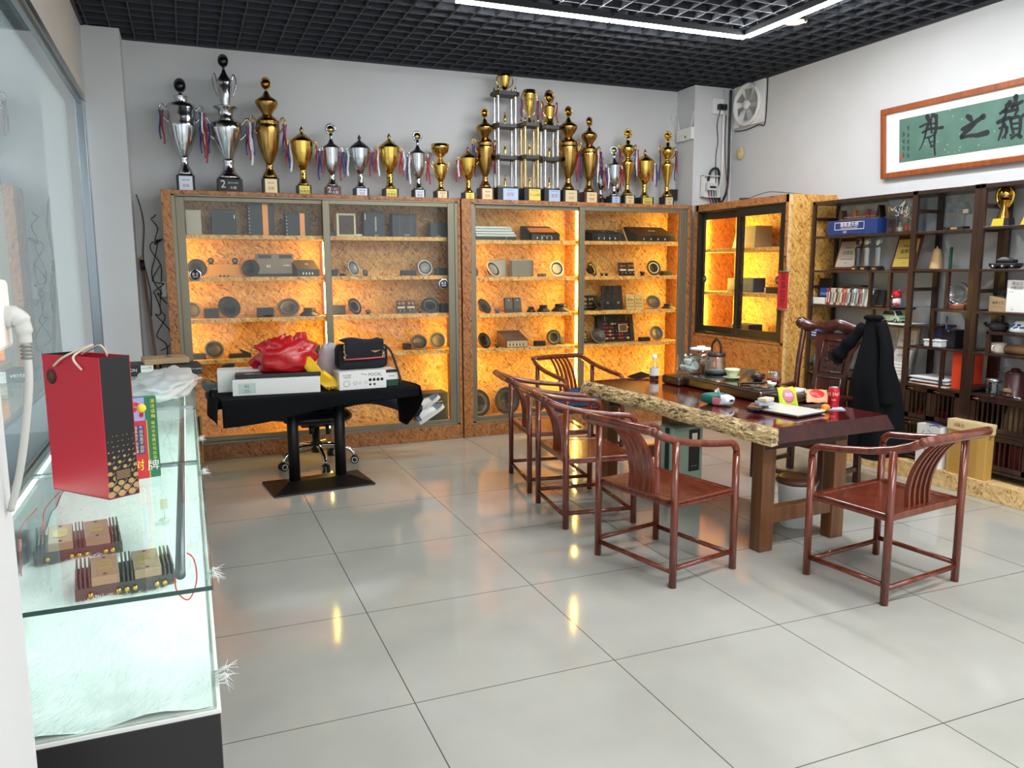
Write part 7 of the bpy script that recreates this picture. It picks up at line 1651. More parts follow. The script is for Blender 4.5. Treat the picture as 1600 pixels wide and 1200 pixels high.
# ================================================================ wall fittings in the right back corner
t = thing('exhaust_fan', 'white square exhaust fan with grey round blades high on right wall', 'fan', (5.128, 6.455, 3.06))
m = MB().bx(-0.02, 0.0, -0.222, 0.222, -0.195, 0.197, WHITE, 0.004)
m.lathe([(0.19, 0.02), (0.20, 0.045), (0.185, 0.06), (0.165, 0.05), (0.158, 0.021)], WHITE, 40, face_left(0, 0, 0)); m.build('housing', t)
MB().lathe([(0, 0.0205), (0.16, 0.0205)], mat('fan_dark', (84, 84, 84), 0.6), 36, face_left(0, 0, 0), close=False).build('duct', t)
GB = mat('grey_blade', (150, 150, 148), 0.4)
for k in range(6):
    a0 = k * PI / 3; FL = face_left(0, 0, 0); vs = []; fs = []
    for j in range(6):
        r = 0.045 + 0.105 * j / 5
        for e in (0, 1): a = a0 + (0.12 + 0.62 * e) * (0.8 + 0.2 * j / 5); vs.append(FL @ Vector((r * math.cos(a), r * math.sin(a), 0.028 + 0.02 * e)))
    for j in range(5): fs.append((2 * j, 2 * j + 1, 2 * j + 3, 2 * j + 2))
    MB().add(vs, fs, GB, True).build('blade', t)
MB().lathe([(0, 0.064), (0.035, 0.062), (0.045, 0.05), (0.045, 0.022)], WHITE, 26, face_left(0, 0, 0)).build('hub', t)
MB().tube([(-0.04, 0.10, -0.19), (-0.03, 0.02, -0.172), (-0.045, -0.08, -0.165)], 0.004, STEEL, 6).build('pull_chain', t)
t = thing('wifi_router', 'white wireless router with two raised antennas on the corner column side', 'router', (4.678, 6.84, 2.815))
MB().bx(-0.035, 0.0, -0.13, 0.13, -0.06, 0.055, WHITE, 0.006).build('case', t)
for q, dy in ((-0.09, -0.06), (0.10, 0.05)): MB().tube([(-0.02, q, 0.05), (-0.022, q + dy, 0.2)], [0.011, 0.009], WHITE, 6, flat=(1, 0.5)).build('antenna', t)
MB().cyl((-0.036, -0.03, -0.03), (-0.038, -0.03, -0.03), 0.012, mat('blue_dot', (70, 90, 130), 0.4), 12).build('light', t)
t = thing('wall_bracket', 'small dark metal box on the back wall at trophy row end', 'box', (4.645, 7.018, 2.24))
MB().bx(-0.045, 0.045, -0.045, 0, -0.05, 0.05, mat('dark_bronze_box', (58, 52, 48), 0.45, 0.4), 0.004).bx(-0.05, 0.05, -0.05, 0, 0.046, 0.056, MATS['dark_bronze_box']).build('box', t)
t = thing('breaker_box', 'open grey breaker box with wires on the corner column', 'electric box', (4.87, 6.719, 2.31))
m = MB().bx(-0.10, 0.10, -0.006, 0, -0.11, 0.10, WHITE)
for a in (((-0.10, -0.094), (-0.11, 0.10)), ((0.094, 0.10), (-0.11, 0.10))): m.bx(a[0][0], a[0][1], -0.06, 0, a[1][0], a[1][1], WHITE)
m.bx(-0.10, 0.10, -0.06, 0, 0.094, 0.10, WHITE).bx(-0.10, 0.10, -0.06, 0, -0.11, -0.104, WHITE).build('housing', t)
MB().bx(-0.05, 0.06, -0.05, -0.006, -0.04, 0.03, mat('pale_grey', (206, 208, 208), 0.5), 0.003).bx(-0.02, 0.05, -0.056, -0.05, -0.02, 0.0, BLACK).build('breakers', t)
for k, c in enumerate((REDR, BLUER, INK)): MB().tube(bez([(-0.02 + 0.03 * k, -0.03, -0.04), (-0.01 + 0.03 * k, -0.035, -0.12), (0.02 + 0.03 * k, -0.03, -0.185)], 6), 0.006, c, 6).build('wire', t)
tag(MB().tube(bez([(4.84, 6.69, 2.36), (4.86, 6.665, 2.46), (4.93, 6.66, 2.47), (4.97, 6.68, 2.36), (4.985, 6.695, 2.2), (5.0, 6.70, 2.13)], 8), 0.013, BLACK, 10).build('cable'), 'thick black cable looping out of the breaker box', 'cable')
tag(MB().tube(bez([(5.085, 6.70, 3.24), (5.085, 6.70, 2.8), (5.088, 6.70, 2.45), (5.07, 6.70, 2.25), (4.99, 6.69, 2.14)], 8), 0.012, BLACK, 10).build('cable'), 'straight thick black cable running down beside the fan', 'cable')
tag(MB().cyl((5.01, 6.70, 2.12), (5.01, 6.70, 3.23), 0.0125, WHITE, 14).build('conduit'), 'white vertical conduit pipe on the corner column', 'pipe')
t = thing('outlet_box', 'white outlet box with two black plugs high on corner column', 'socket', (4.93, 6.719, 3.07))
MB().bx(-0.06, 0.06, -0.04, 0, -0.07, 0.075, WHITE, 0.004).build('box', t)
for q in (0.0, 0.05): MB().bx(q - 0.02, q + 0.025, -0.085, -0.04, -0.035, 0.02, BLACK, 0.008).build('plug', t)
tag(MB().tube(bez([(4.94, 6.66, 3.04), (4.935, 6.70, 2.9), (4.955, 6.705, 2.75), (4.94, 6.71, 2.6), (4.95, 6.71, 2.3), (4.96, 6.70, 2.14)], 6), 0.004, INK, 6).build('wire'), 'thin dark wire dropping from the outlet box', 'wire')
tag(MB().tube(bez([(5.04, 6.70, 3.0), (5.035, 6.70, 2.8), (5.05, 6.70, 2.55), (5.065, 6.69, 2.35), (5.055, 6.66, 2.22), (5.03, 6.64, 2.13)], 6), 0.004, mat('brown_wire', (110, 48, 40), 0.5), 6).build('wire'), 'thin brown wire curving down between conduit and black cable', 'wire')
tag(MB().tube(bez([(5.115, 6.66, 2.845), (5.112, 6.5, 2.83), (5.115, 6.3, 2.85), (5.118, 6.215, 2.86), (5.12, 6.205, 3.25)], 6), 0.005, INK, 6).build('wire'), 'dark wire running below and right of the exhaust fan', 'wire')
tag(MB().ball((0, 0, 0), 0.05, mat('yellow_foam', (214, 192, 136), 0.9, bump=0.6, bscale=60), 14, 9, (0.4, 1, 1.25)).build('foam_patch', None, (5.115, 6.56, 2.62)), 'yellow foam patch filling a hole in the wall below fan', 'foam')
tag(MB().tube(bez([(4.66, 6.99, 3.24), (4.60, 7.0, 3.1), (4.62, 7.0, 2.95), (4.655, 6.93, 2.87)], 6), 0.003, WHITE, 6).build('wire'), 'thin pale wire hanging from grid to router', 'wire')
tag(MB().bx(-0.07, 0.07, -0.04, 0.04, 0, 0.025, BLACK, 0.006).build('black_adapter', None, (4.76, 6.02, 2.1105), (0, 0, 0.8)), 'flat black adapter lying on top of the corner cabinet', 'adapter')
tag(MB().tube(bez([(4.76, 6.0, 2.125), (4.8, 5.85, 2.16), (4.78, 5.7, 2.165), (4.8, 5.5, 2.14), (4.86, 5.35, 2.116)], 6), 0.003, INK, 6).build('wire'), 'thin wire looping along the corner cabinet top', 'wire')
# red hanging scroll on the corner cabinet edge
t = thing('hanging_scroll', 'small red hanging scroll with black characters on corner cabinet edge', 'scroll', (4.632, 5.315, 1.475))
MB().bx(-0.004, 0.0, -0.058, 0.058, -0.31, 0.0, REDPAPER).build('paper', t)
MB().cyl((-0.003, -0.066, 0.004), (-0.003, 0.066, 0.004), 0.008, STEEL, 10).cyl((-0.003, -0.066, -0.314), (-0.003, 0.066, -0.314), 0.007, STEEL, 10).build('rods', t)
m = MB()
for k, c in enumerate('萬事如意'): m.text(c, face_left(-0.0042, 0, -0.045 - 0.071 * k), 0.075, INK)
m.build('characters', t)
MB().tube([(-0.003, -0.04, 0.01), (-0.004, -0.01, 0.12), (-0.003, 0.04, 0.01)], 0.0018, INK, 5).ball((-0.006, -0.01, 0.125), 0.008, INK).build('cord', t)

# left pilaster corner: pole, wires, adapter
t = thing('wooden_pole', 'thin brown pole with black head leaning in the left wall corner', 'pole', (-0.19, 6.85, 0), rot=(math.radians(-4), math.radians(-4), 0))
MB().cyl((0, 0, 0.005), (0, 0, 1.52), 0.011, mat('brown_pole', (124, 100, 82), 0.5), 10).build('shaft', t); MB().cyl((0, 0, 1.52), (0, 0, 1.60), 0.017, BLACK, 10).cyl((0, 0, 1.60), (0, 0, 1.63), 0.009, mat('cork_tip', (196, 156, 110), 0.6), 8).build('head', t)
tag(MB().bx(-0.02, 0.02, -0.045, 0.0, -0.06, 0.06, WHITE, 0.006).build('wall_adapter', None, (-0.155, 7.018, 1.36)), 'small white adapter box among wires left of the cabinet', 'adapter')
def wires():
    rnd = random.Random(31)
    for k, lab in enumerate(('tangled black wire nearest the cabinet edge', 'looped black wire hanging lower in the tangle', 'black wire bundle drooping toward the counter')):
        P = [(-0.16 + rnd.uniform(-0.02, 0.02), 6.99, 1.95 - 0.2 * k)]; z = P[0][2]
        for i in range(13):
            z -= rnd.uniform(0.0, 0.13); P.append((-0.17 + rnd.uniform(-0.07, 0.035), 6.975 + rnd.uniform(-0.02, 0.02), z + rnd.uniform(-0.02, 0.05)))
        tag(MB().tube(bez(P, 6), 0.0038, INK, 6).build('cable'), lab, 'cable', 'black cables tangled left of the cabinet')
    tag(MB().tube(bez([(-0.31, 7.0, 2.1), (-0.285, 7.0, 2.0), (-0.27, 6.99, 1.85), (-0.29, 6.99, 1.6), (-0.255, 6.99, 1.35), (-0.26, 6.99, 1.15)], 8), 0.004, INK, 6).build('cable'), 'single dark cable down the wall beside the pilaster', 'cable')
wires()

# ================================================================ things on the walnut shelves
XS = 4.965
def on(y0, y1): return (y0 + y1) / 2
t = thing('navy_box', 'navy blue presentation box with white framed title on upper shelf', 'box', (4.955, 4.835, 1.763), math.radians(-90))
MB().bx(-0.25, 0.25, -0.1, 0.1, 0, 0.115, NAVY, 0.003).build('box', t)
m = MB(); F = face_front(-0.02, -0.1006, 0.07)
for a in ((-0.15, 0.15, 0.026, 0.029), (-0.15, 0.15, -0.029, -0.026), (-0.15, -0.147, -0.029, 0.029), (0.147, 0.15, -0.029, 0.029)): m.bx(a[0], a[1], a[2], a[3], 0, 0.0006, WHITEINK, 0, F)
m.text('港珠澳大桥', F @ Matrix.Translation((0, 0.006, 0)), 0.038, WHITEINK).text('HONG KONG-ZHUHAI-MACAO', F @ Matrix.Translation((0, -0.018, 0)), 0.012, WHITEINK).text('纪念', F @ Matrix.Translation((-0.04, -0.048, 0)), 0.018, WHITEINK)
m.build('title', t)
t = thing('bridge_model', 'miniature red suspension bridge in clear case on the navy box', 'model', (4.95, 4.83, 1.8785), math.radians(-90))
BR_ = mat('bridge_red', (150, 66, 56), 0.45); BO = mat('bridge_orange', (198, 130, 84), 0.45)
MB().bx(-0.2, 0.2, -0.03, 0.03, 0, 0.014, mat('model_base', (96, 62, 52), 0.4), 0.002).build('base', t)
for x, c in ((-0.06, BO), (0.07, BR_)): MB().bx(x - 0.013, x - 0.006, -0.012, 0.012, 0.014, 0.075, c).bx(x + 0.006, x + 0.013, -0.012, 0.012, 0.014, 0.075, c).bx(x - 0.013, x + 0.013, -0.012, 0.012, 0.066, 0.078, c).bx(x - 0.013, x + 0.013, -0.012, 0.012, 0.04, 0.046, c).build('tower', t)
MB().tube(bez([(-0.17, 0, 0.03), (-0.06, 0, 0.075), (0.005, 0, 0.03), (0.07, 0, 0.075), (0.17, 0, 0.025)], 8), 0.0025, BR_, 6).bx(-0.18, 0.18, -0.01, 0.01, 0.022, 0.028, BO).build('deck_and_cables', t)
for x, h in ((-0.19, 0.085), (0.19, 0.10)): MB().hexa([(x - 0.022, -0.028, 0.014), (x + 0.022, -0.028, 0.014), (x + 0.022, 0.028, 0.014), (x - 0.022, 0.028, 0.014)], [(x - 0.008, -0.028, h), (x + 0.008, -0.028, h), (x + 0.008, 0.028, h), (x - 0.008, 0.028, h)], PEWTER).build('end_pylon', t)
MB().bx(-0.2, 0.2, -0.03, -0.028, 0.014, 0.105, CLEAR).build('case', t)
t = thing('acrylic_case', 'clear acrylic case of miniature bottles on upper shelf', 'case', (4.955, 4.40, 1.763), math.radians(-90))
MB().bx(-0.11, 0.10, -0.08, -0.077, 0, 0.235, CRYSTAL).bx(-0.11, 0.10, 0.077, 0.08, 0, 0.235, CRYSTAL).bx(-0.11, -0.107, -0.077, 0.077, 0, 0.235, CRYSTAL).bx(0.097, 0.10, -0.077, 0.077, 0, 0.235, CRYSTAL).bx(-0.11, 0.10, -0.08, 0.08, 0.235, 0.239, CRYSTAL).build('case', t)
sc = MB()
rnd = random.Random(3)
for k in range(9):
    x, z = rnd.uniform(-0.08, 0.06), rnd.uniform(0.12, 0.19); sc.brush([(x, z), (x + rnd.uniform(0.005, 0.03), z + rnd.uniform(-0.03, 0.03)), (x + rnd.uniform(0.01, 0.04), z + rnd.uniform(-0.02, 0.04))], [0.003, 0.004, 0.002], WHITEINK, face_front(0, -0.0806, 0))
sc.build('white_script', t)
for i, (yy, hh, rr, c, lb, lab) in enumerate(((4.47, 0.09, 0.019, (96, 56, 40), (206, 150, 104), 'brown miniature bottle with tan label, leftmost in acrylic case'), (4.43, 0.085, 0.018, (120, 130, 110), (226, 220, 206), 'miniature bottle with cream label in acrylic case'), (4.39, 0.115, 0.02, (30, 70, 46), (196, 40, 36), 'tallest green miniature bottle with red label in acrylic case'), (4.34, 0.10, 0.019, (60, 84, 60), (178, 60, 56), 'green miniature bottle at right end of acrylic case'))):
    t = thing('miniature_bottle', lab, 'bottle', (4.955 - 0.03 * (i % 2), yy, 1.7635), group='miniature bottles in the acrylic case')
    g = mat('bottle_%d' % (sum(c)), c, 0.2)
    MB().lathe([(0, 0), (rr, 0), (rr, hh * 0.55), (rr * 0.4, hh * 0.75), (rr * 0.36, hh * 0.95)], g, 18).build('body', t); MB().lathe([(rr * 0.42, hh * 0.9), (rr * 0.42, hh), (0, hh)], mat('cap_white', (226, 222, 214), 0.4) if i > 1 else BLACK, 12).build('cap', t)
    MB().lathe([(rr * 1.02, hh * 0.12), (rr * 1.02, hh * 0.46)], mat('label_%d' % sum(lb), lb, 0.5), 18, close=False).build('paper_label', t)
def plaque(label, y0, y1, z, h, face, word, lean=-16):
    w = y0 - y1; t = thing('award_plaque', label, 'plaque', (4.935, (y0 + y1) / 2, z), rot=(math.radians(lean), 0, math.radians(-90)))
    MB().bx(-w / 2, w / 2, -0.012, 0.006, 0, h, mat('plaque_wood', (82, 32, 26), 0.3), 0.004).build('backboard', t)
    m = MB().bx(-w / 2 + 0.016, w / 2 - 0.016, -0.0135, -0.012, 0.022, h - 0.03, face)
    m.text(word, face_front(0, -0.0141, h * 0.52), w * 0.16, INK).text('荣誉证书', face_front(0, -0.0141, h * 0.68), w * 0.09, INK).text('AUTOMOTIVE AUDIO', face_front(0, -0.0141, h * 0.32), w * 0.055, INK).text('2018', face_front(0, -0.0141, h * 0.2), w * 0.06, INK).build('metal_face', t)
plaque('silver award plaque leaning at left of the crystal trophies', 5.07, 4.84, 1.488, 0.262, mat('plaque_silver', (178, 176, 170), 0.3, 0.4), '优秀奖')
plaque('gold award plaque leaning at right of the crystal trophies', 4.50, 4.285, 1.488, 0.262, mat('plaque_gold', (206, 182, 92), 0.3, 0.4), '金牌奖')
for y, lab, dark in ((4.815, 'crystal pillar trophy with dark round top, left of three', True), (4.725, 'crystal pillar trophy with disc top, middle of three', False), (4.615, 'crystal pillar trophy with disc top, right of three', False)):
    t = thing('crystal_trophy', lab, 'trophy', (4.92, y, 1.488), math.radians(-90), 'crystal pillar trophies on the second shelf')
    MB().hexa([(-0.042, -0.035, 0), (0.042, -0.035, 0), (0.042, 0.035, 0), (-0.042, 0.035, 0)], [(-0.03, -0.028, 0.03), (0.03, -0.028, 0.03), (0.03, 0.028, 0.03), (-0.03, 0.028, 0.03)], BLACK).bx(-0.02, 0.012, -0.0352, -0.033, 0.006, 0.018, GOLDP).build('base', t)
    MB().bx(-0.02, 0.02, -0.02, 0.02, 0.03, 0.036, CRYSTAL).lathe([(0.022, 0.036), (0.02, 0.10), (0.024, 0.172), (0.01, 0.182)], PEWTER if dark else CRYSTAL, 6, smooth=False).build('pillar', t)
    MB().lathe([(0, -0.007), (0.031, -0.007), (0.035, -0.002), (0.035, 0.002), (0.031, 0.007), (0, 0.007)], CRYSTAL, 26, face_front(0, 0, 0.214)).lathe([(0, 0.0075), (0.02, 0.0075), (0.02, 0.0071)], PEWTER if dark else mat('frosted', (200, 204, 206), 0.5), 20, face_front(0, 0, 0.214)).build('disc', t)
# books, discs and toys
t = thing('white_box', 'small plain white box at left end of the disc shelf', 'box', (4.93, 5.16, 1.21), math.radians(-90)); MB().bx(-0.07, 0.07, -0.06, 0.06, 0, 0.052, WHITE, 0.003).build('box', t)
t = thing('black_blue_box', 'black and blue box standing on the small white box', 'box', (4.955, 5.165, 1.2625), rot=(math.radians(-6), 0, math.radians(-90)))
MB().bx(-0.075, 0.075, -0.02, 0.02, 0, 0.158, BLACK, 0.002).bx(-0.055, 0.07, -0.0212, -0.0202, 0.012, 0.078, mat('bright_blue', (58, 96, 178), 0.4)).build('box', t); MB().text('BLUE STAR', face_front(0.005, -0.0214, 0.03), 0.017, WHITEINK).build('lettering', t)
cdc = [(196, 60, 50), (120, 60, 44), (214, 206, 190), (226, 222, 214), (88, 70, 56), (206, 190, 150), (232, 230, 226), (170, 84, 70), (222, 150, 120), (212, 120, 96), (206, 214, 206), (60, 62, 66), (150, 156, 160), (230, 232, 232), (176, 180, 184), (112, 118, 124), (196, 120, 100), (222, 222, 218)]
cdn = ['red', 'brown', 'pale sand', 'off-white', 'dark brown', 'tan', 'white', 'brick', 'salmon', 'coral', 'pale green', 'charcoal', 'grey', 'bright white', 'silver grey', 'slate', 'terracotta', 'ivory']
y = 5.072
for k, c in enumerate(cdc):
    w = 0.0115 + 0.006 * ((k * 5) % 3) / 2; h = 0.13 + 0.006 * ((k * 7) % 4) / 3
    t = thing('disc_case', '%s spined disc case in the row on the third shelf, number %s from its left end' % (cdn[k], ('first', 'second', 'third', 'fourth', 'fifth', 'sixth', 'seventh', 'eighth', 'ninth', 'tenth', 'eleventh', 'twelfth', 'thirteenth', 'fourteenth', 'fifteenth', 'sixteenth', 'seventeenth', 'eighteenth')[k]), 'disc case', (4.93, y - w / 2, 1.2098), rot=(math.radians(9 if k > 2 else 4), 0, 0), group='disc cases on the third shelf')
    t['label'] = '%s disc case, %s from left in the third shelf row' % (cdn[k], ('first', 'second', 'third', 'fourth', 'fifth', 'sixth', 'seventh', 'eighth', 'ninth', 'tenth', 'eleventh', 'twelfth', 'thirteenth', 'fourteenth', 'fifteenth', 'sixteenth', 'seventeenth', 'eighteenth')[k])
    MB().bx(-0.062, 0.062, -w / 2, w / 2, 0, h, mat('disc_%d_%d_%d' % c, c, 0.35), 0.001).build('case', t)
    MB().bx(-0.0628, -0.062, -w * 0.25, w * 0.25, 0.02, h - 0.03, PAPER if sum(c) < 400 else INK).build('spine_print', t)
    y -= w + 0.0065
t = thing('white_book', 'white book leaning beside the wooden upright, third shelf', 'book', (4.93, 4.665, 1.2098), rot=(math.radians(13), 0, 0)); MB().bx(-0.06, 0.06, -0.012, 0.012, 0, 0.128, WHITE, 0.002).build('cover', t)
t = thing('black_book', 'thick black book leaning with gold mark, third shelf right', 'book', (4.92, 4.60, 1.2098), rot=(math.radians(-10), 0, math.radians(-80))); MB().bx(-0.065, 0.065, -0.02, 0.02, 0, 0.128, BLACK, 0.003).build('cover', t); MB().brush([(-0.012, 0.0), (0.004, 0.016), (0.012, -0.004)], [0.004] * 3, DGOLD, face_front(0, -0.0205, 0.075)).build('mark', t)
tag(MB().bx(-0.06, 0.06, -0.12, 0.12, 0, 0.012, BLACK, 0.002).build('black_folder', None, (4.94, 4.84, 1.357)), 'flat black folder lying on top of the disc cases', 'folder')
def toy():
    RF = mat('red_felt', (186, 30, 38), 0.85)
    t = thing('plush_toy', 'red and white plush toy with long thin red tail on shelf', 'toy', (4.90, 4.40, 1.2245), math.radians(-100))
    MB().ball((0, 0, 0.035), 0.036, WHITE, 18, 10, (1, 0.9, 1)).build('body', t); MB().ball((0, -0.004, 0.078), 0.036, RF, 18, 10, (1, 0.95, 0.9)).ball((-0.028, 0, 0.108), 0.013, RF).ball((0.028, 0, 0.108), 0.013, RF).build('head', t)
    MB().ball((-0.013, -0.036, 0.082), 0.005, INK).ball((0.013, -0.036, 0.082), 0.005, INK).ball((0, -0.04, 0.07), 0.006, WHITE).build('face', t)
    for s in (-1, 1): MB().ball((s * 0.03, -0.02, 0.012), 0.014, RF, sc=(1, 1.3, 0.8)).build('foot', t)
    MB().tube(bez([(0.02, 0.02, 0.06), (0.05, 0.02, 0.12), (0.085, 0.01, 0.125), (0.105, 0.0, 0.08)], 6), 0.0025, RF, 6).build('tail', t)
MB_glass = MB().bx(4.85, 5.10, 4.27, 4.56, 1.217, 1.224, CRYSTAL).build('glass_shelf'); tag(MB_glass, 'small clear glass shelf plate below the red plush toy', 'shelf')
toy()
def toy_car():
    t = thing('toy_car', 'pale green and white toy hatchback on the short white board', 'toy car', (4.925, 4.435, 1.0985), math.radians(-97))
    PG_ = mat('pale_green_paint', (172, 208, 176), 0.25, coat=0.5); WH = mat('car_white', (236, 238, 232), 0.25, coat=0.5); TW = mat('tinted_window', (40, 44, 48), 0.1)
    def shell(prof, w0, w1, m):
        b = MB(); n = len(prof); vs = [(x, -w0 if z < 0.05 else -w1, z) for x, z in prof] + [(x, w0 if z < 0.05 else w1, z) for x, z in prof]
        b.add(vs, [tuple(range(n)), tuple(range(2 * n - 1, n - 1, -1))] + [(i, i + n, (i + 1) % n + n, (i + 1) % n) for i in range(n)], m); return b
    shell([(-0.092, 0.016), (0.092, 0.016), (0.095, 0.03), (0.09, 0.046), (0.06, 0.054), (-0.085, 0.056), (-0.094, 0.045)], 0.038, 0.038, PG_).build('body', t)
    shell([(0.062, 0.053), (0.035, 0.088), (0.02, 0.094), (-0.07, 0.092), (-0.086, 0.055)], 0.038, 0.031, WH).build('roof', t)
    g = MB()
    for s in (-1, 1): g.hexa([(-0.075, s * 0.0375, 0.058), (0.05, s * 0.0375, 0.058), (0.05, s * 0.0365, 0.058), (-0.075, s * 0.0365, 0.058)], [(-0.066, s * 0.0335, 0.086), (0.03, s * 0.0335, 0.086), (0.03, s * 0.0325, 0.086), (-0.066, s * 0.0325, 0.086)], TW)
    g.hexa([(0.0625, -0.03, 0.056), (0.0625, 0.03, 0.056), (0.06, 0.03, 0.056), (0.06, -0.03, 0.056)], [(0.0375, -0.026, 0.088), (0.0375, 0.026, 0.088), (0.035, 0.026, 0.088), (0.035, -0.026, 0.088)], TW); g.build('windows', t)
    for x in (-0.058, 0.058):
        for s in (-1, 1): MB().cyl((x, s * 0.03, 0.017), (x, s * 0.04, 0.017), 0.017, BLACK, 18).cyl((x, s * 0.04, 0.017), (x, s * 0.0415, 0.017), 0.010, CHROME, 14).build('wheel', t)
    MB().bx(0.092, 0.096, -0.03, 0.03, 0.03, 0.036, INK).build('grille', t)
tag(MB().bx(4.846, 5.10, 4.265, 4.46, 1.0885, 1.098, WHITE).build('white_board'), 'short white board that carries the pale green toy car', 'board')
toy_car()
t = thing('tea_pack', 'blue and white striped packs stacked behind the carved chair', 'packet', (4.93, 5.16, 0.933), math.radians(-90))
for k in range(3): MB().bx(-0.07, 0.07, -0.05, 0.05, 0.0225 * k, 0.0225 * k + 0.02, mat('blue_pack', (60, 84, 176), 0.4), 0.003).bx(-0.071, -0.01, -0.051, -0.049, 0.0225 * k + 0.008, 0.0225 * k + 0.018, PAPER).build('pack', t)
crumple('foil_pouch', 'teal foil pouch on the shelf left of the carved chair', 'packet', (4.94, 5.165, 0.661), 0.055, 0.07, 0.14, mat('teal_foil', (64, 158, 160), 0.3), 41, 0.1)
t = lath('small_bottle', 'small clear bottle with red cap beside the carved chair back', 'bottle', (4.90, 5.03, 0.661), [(0, 0), (0.02, 0), (0.021, 0.05), (0.009, 0.066), (0.009, 0.075)], CRYSTAL, 18)
MB().lathe([(0.011, 0.074), (0.012, 0.09), (0, 0.094)], mat('red_cap', (200, 40, 50), 0.4), 14).build('cap', t)
t = lath('blue_can', 'blue labelled jar visible between carved chair and coat', 'jar', (4.93, 4.50, 0.661), [(0, 0), (0.036, 0), (0.036, 0.045), (0.03, 0.05)], WHITE, 20)
MB().lathe([(0.0365, 0.05), (0.0365, 0.11), (0, 0.112)], mat('royal_blue', (36, 70, 178), 0.4), 20).build('lid', t)
def certificate(label, y, z, w, h, lean, xo=0.0):
    t = thing('framed_certificate', label, 'certificate', (4.92 + xo, y, z), rot=(math.radians(lean), 0, math.radians(-90)), group='framed certificates leaning on the lower shelf')
    f = MB(); e = 0.02; FM = mat('grey_frame', (150, 154, 156), 0.35, 0.5)
    f.bx(-w / 2, w / 2, -0.01, 0.004, 0, e, FM).bx(-w / 2, w / 2, -0.01, 0.004, h - e, h, FM).bx(-w / 2, -w / 2 + e, -0.01, 0.004, e, h - e, FM).bx(w / 2 - e, w / 2, -0.01, 0.004, e, h - e, FM); f.build('frame', t)
    m = MB().bx(-w / 2 + e, w / 2 - e, -0.005, 0.002, e, h - e, PAPER); m.text('CERTIFICATE', face_front(0, -0.0056, h * 0.74), w * 0.09, mat('blue_ink', (40, 70, 140), 0.5))
    for k in range(5): m.bx(-w * 0.25, w * 0.25, -0.0056, -0.005, h * (0.2 + 0.09 * k), h * (0.2 + 0.09 * k) + 0.004, GREYI)
    m.build('sheet', t)
certificate('grey framed certificate leaning in front on the lower shelf', 4.37, 0.661, 0.2, 0.27, -20, -0.02); certificate('taller grey framed certificate behind the front certificate', 4.40, 0.661, 0.21, 0.40, -8, 0.08)
t = thing('crystal_car_trophy', 'large clear crystal block trophy with etched figure on upper shelf', 'trophy', (4.93, 3.965, 1.761), math.radians(-90))
MB().bx(-0.075, 0.075, -0.035, 0.035, 0, 0.022, BLACK, 0.003).bx(-0.02, 0.03, -0.0355, -0.034, 0.005, 0.016, GOLDP).build('base', t)
m = MB()
for sx in (-0.05, 0.03): m.hexa([(sx - 0.02, -0.02, 0.022), (sx + 0.02, -0.02, 0.022), (sx + 0.02, 0.02, 0.022), (sx - 0.02, 0.02, 0.022)], [(sx - 0.026, -0.02, 0.13), (sx + 0.026, -0.02, 0.13), (sx + 0.026, 0.02, 0.13), (sx - 0.026, 0.02, 0.13)], CRYSTAL)
m.hexa([(-0.08, -0.02, 0.13), (0.09, -0.02, 0.13), (0.09, 0.02, 0.13), (-0.08, 0.02, 0.13)], [(-0.07, -0.02, 0.19), (0.06, -0.02, 0.185), (0.06, 0.02, 0.185), (-0.07, 0.02, 0.19)], CRYSTAL).tube([(-0.06, 0, 0.19), (-0.085, 0, 0.235)], [0.012, 0.004], CRYSTAL, 6).tube([(0.0, 0, 0.19), (0.03, 0, 0.23)], [0.012, 0.004], CRYSTAL, 6); m.build('crystal_block', t)
MB().bx(0.055, 0.095, -0.022, 0.022, 0.105, 0.135, mat('taupe_block', (140, 130, 120), 0.4), 0.004).build('etched_block', t)
t = lath('wooden_cone', 'blond wooden cone with narrow tip on the shelf behind post', 'ornament', (5.0, 4.165, 1.496), [(0, 0), (0.046, 0), (0.047, 0.004), (0.03, 0.11), (0.022, 0.14), (0.006, 0.146), (0.005, 0.16), (0, 0.162)], wood_mat('blond_wood', (206, 164, 112), (226, 190, 142), 0.5, 0.1), 24)
tag(MB().bx(-0.008, 0.008, -0.008, 0.008, 0, 0.15, mat('bottle_green', (30, 66, 50), 0.35)).build('green_stick', None, (4.93, 3.995, 1.496)), 'thin dark green upright stick on the short shelf', 'ornament')
t = thing('ring_trophy', 'silver crescent ring trophy on round wooden base', 'trophy', (4.91, 3.90, 1.2225), math.radians(-80))
MB().bx(-0.07, 0.06, -0.03, 0.03, 0, 0.035, wood_mat('cherry_base', (120, 62, 36), (150, 84, 50), 0.35, 0.2), 0.006).build('base', t)
q = [(0.072 * math.cos(a), 0, 0.108 + 0.072 * math.sin(a)) for a in [math.radians(75 - i * 12) for i in range(26)]]
MB().tube(q, [0.006 + 0.006 * math.sin(PI * i / 25) for i in range(26)], CHROME, 10).build('crescent', t); MB().lathe([(0, -0.003), (0.058, -0.003), (0.058, 0.003), (0, 0.003)], CRYSTAL, 26, face_front(-0.005, 0, 0.105)).build('glass_disc', t)
t = thing('blue_stand', 'bright blue slanted card behind the white plastic tub', 'card', (5.02, 4.08, 0.951), math.radians(-90)); MB().hexa([(-0.055, -0.01, 0), (0.05, -0.01, 0), (0.05, 0.01, 0), (-0.055, 0.01, 0)], [(-0.055, -0.01, 0.105), (0.05, -0.01, 0.14), (0.05, 0.01, 0.14), (-0.055, 0.01, 0.105)], mat('royal_blue', (36, 70, 178), 0.4)).build('card', t)
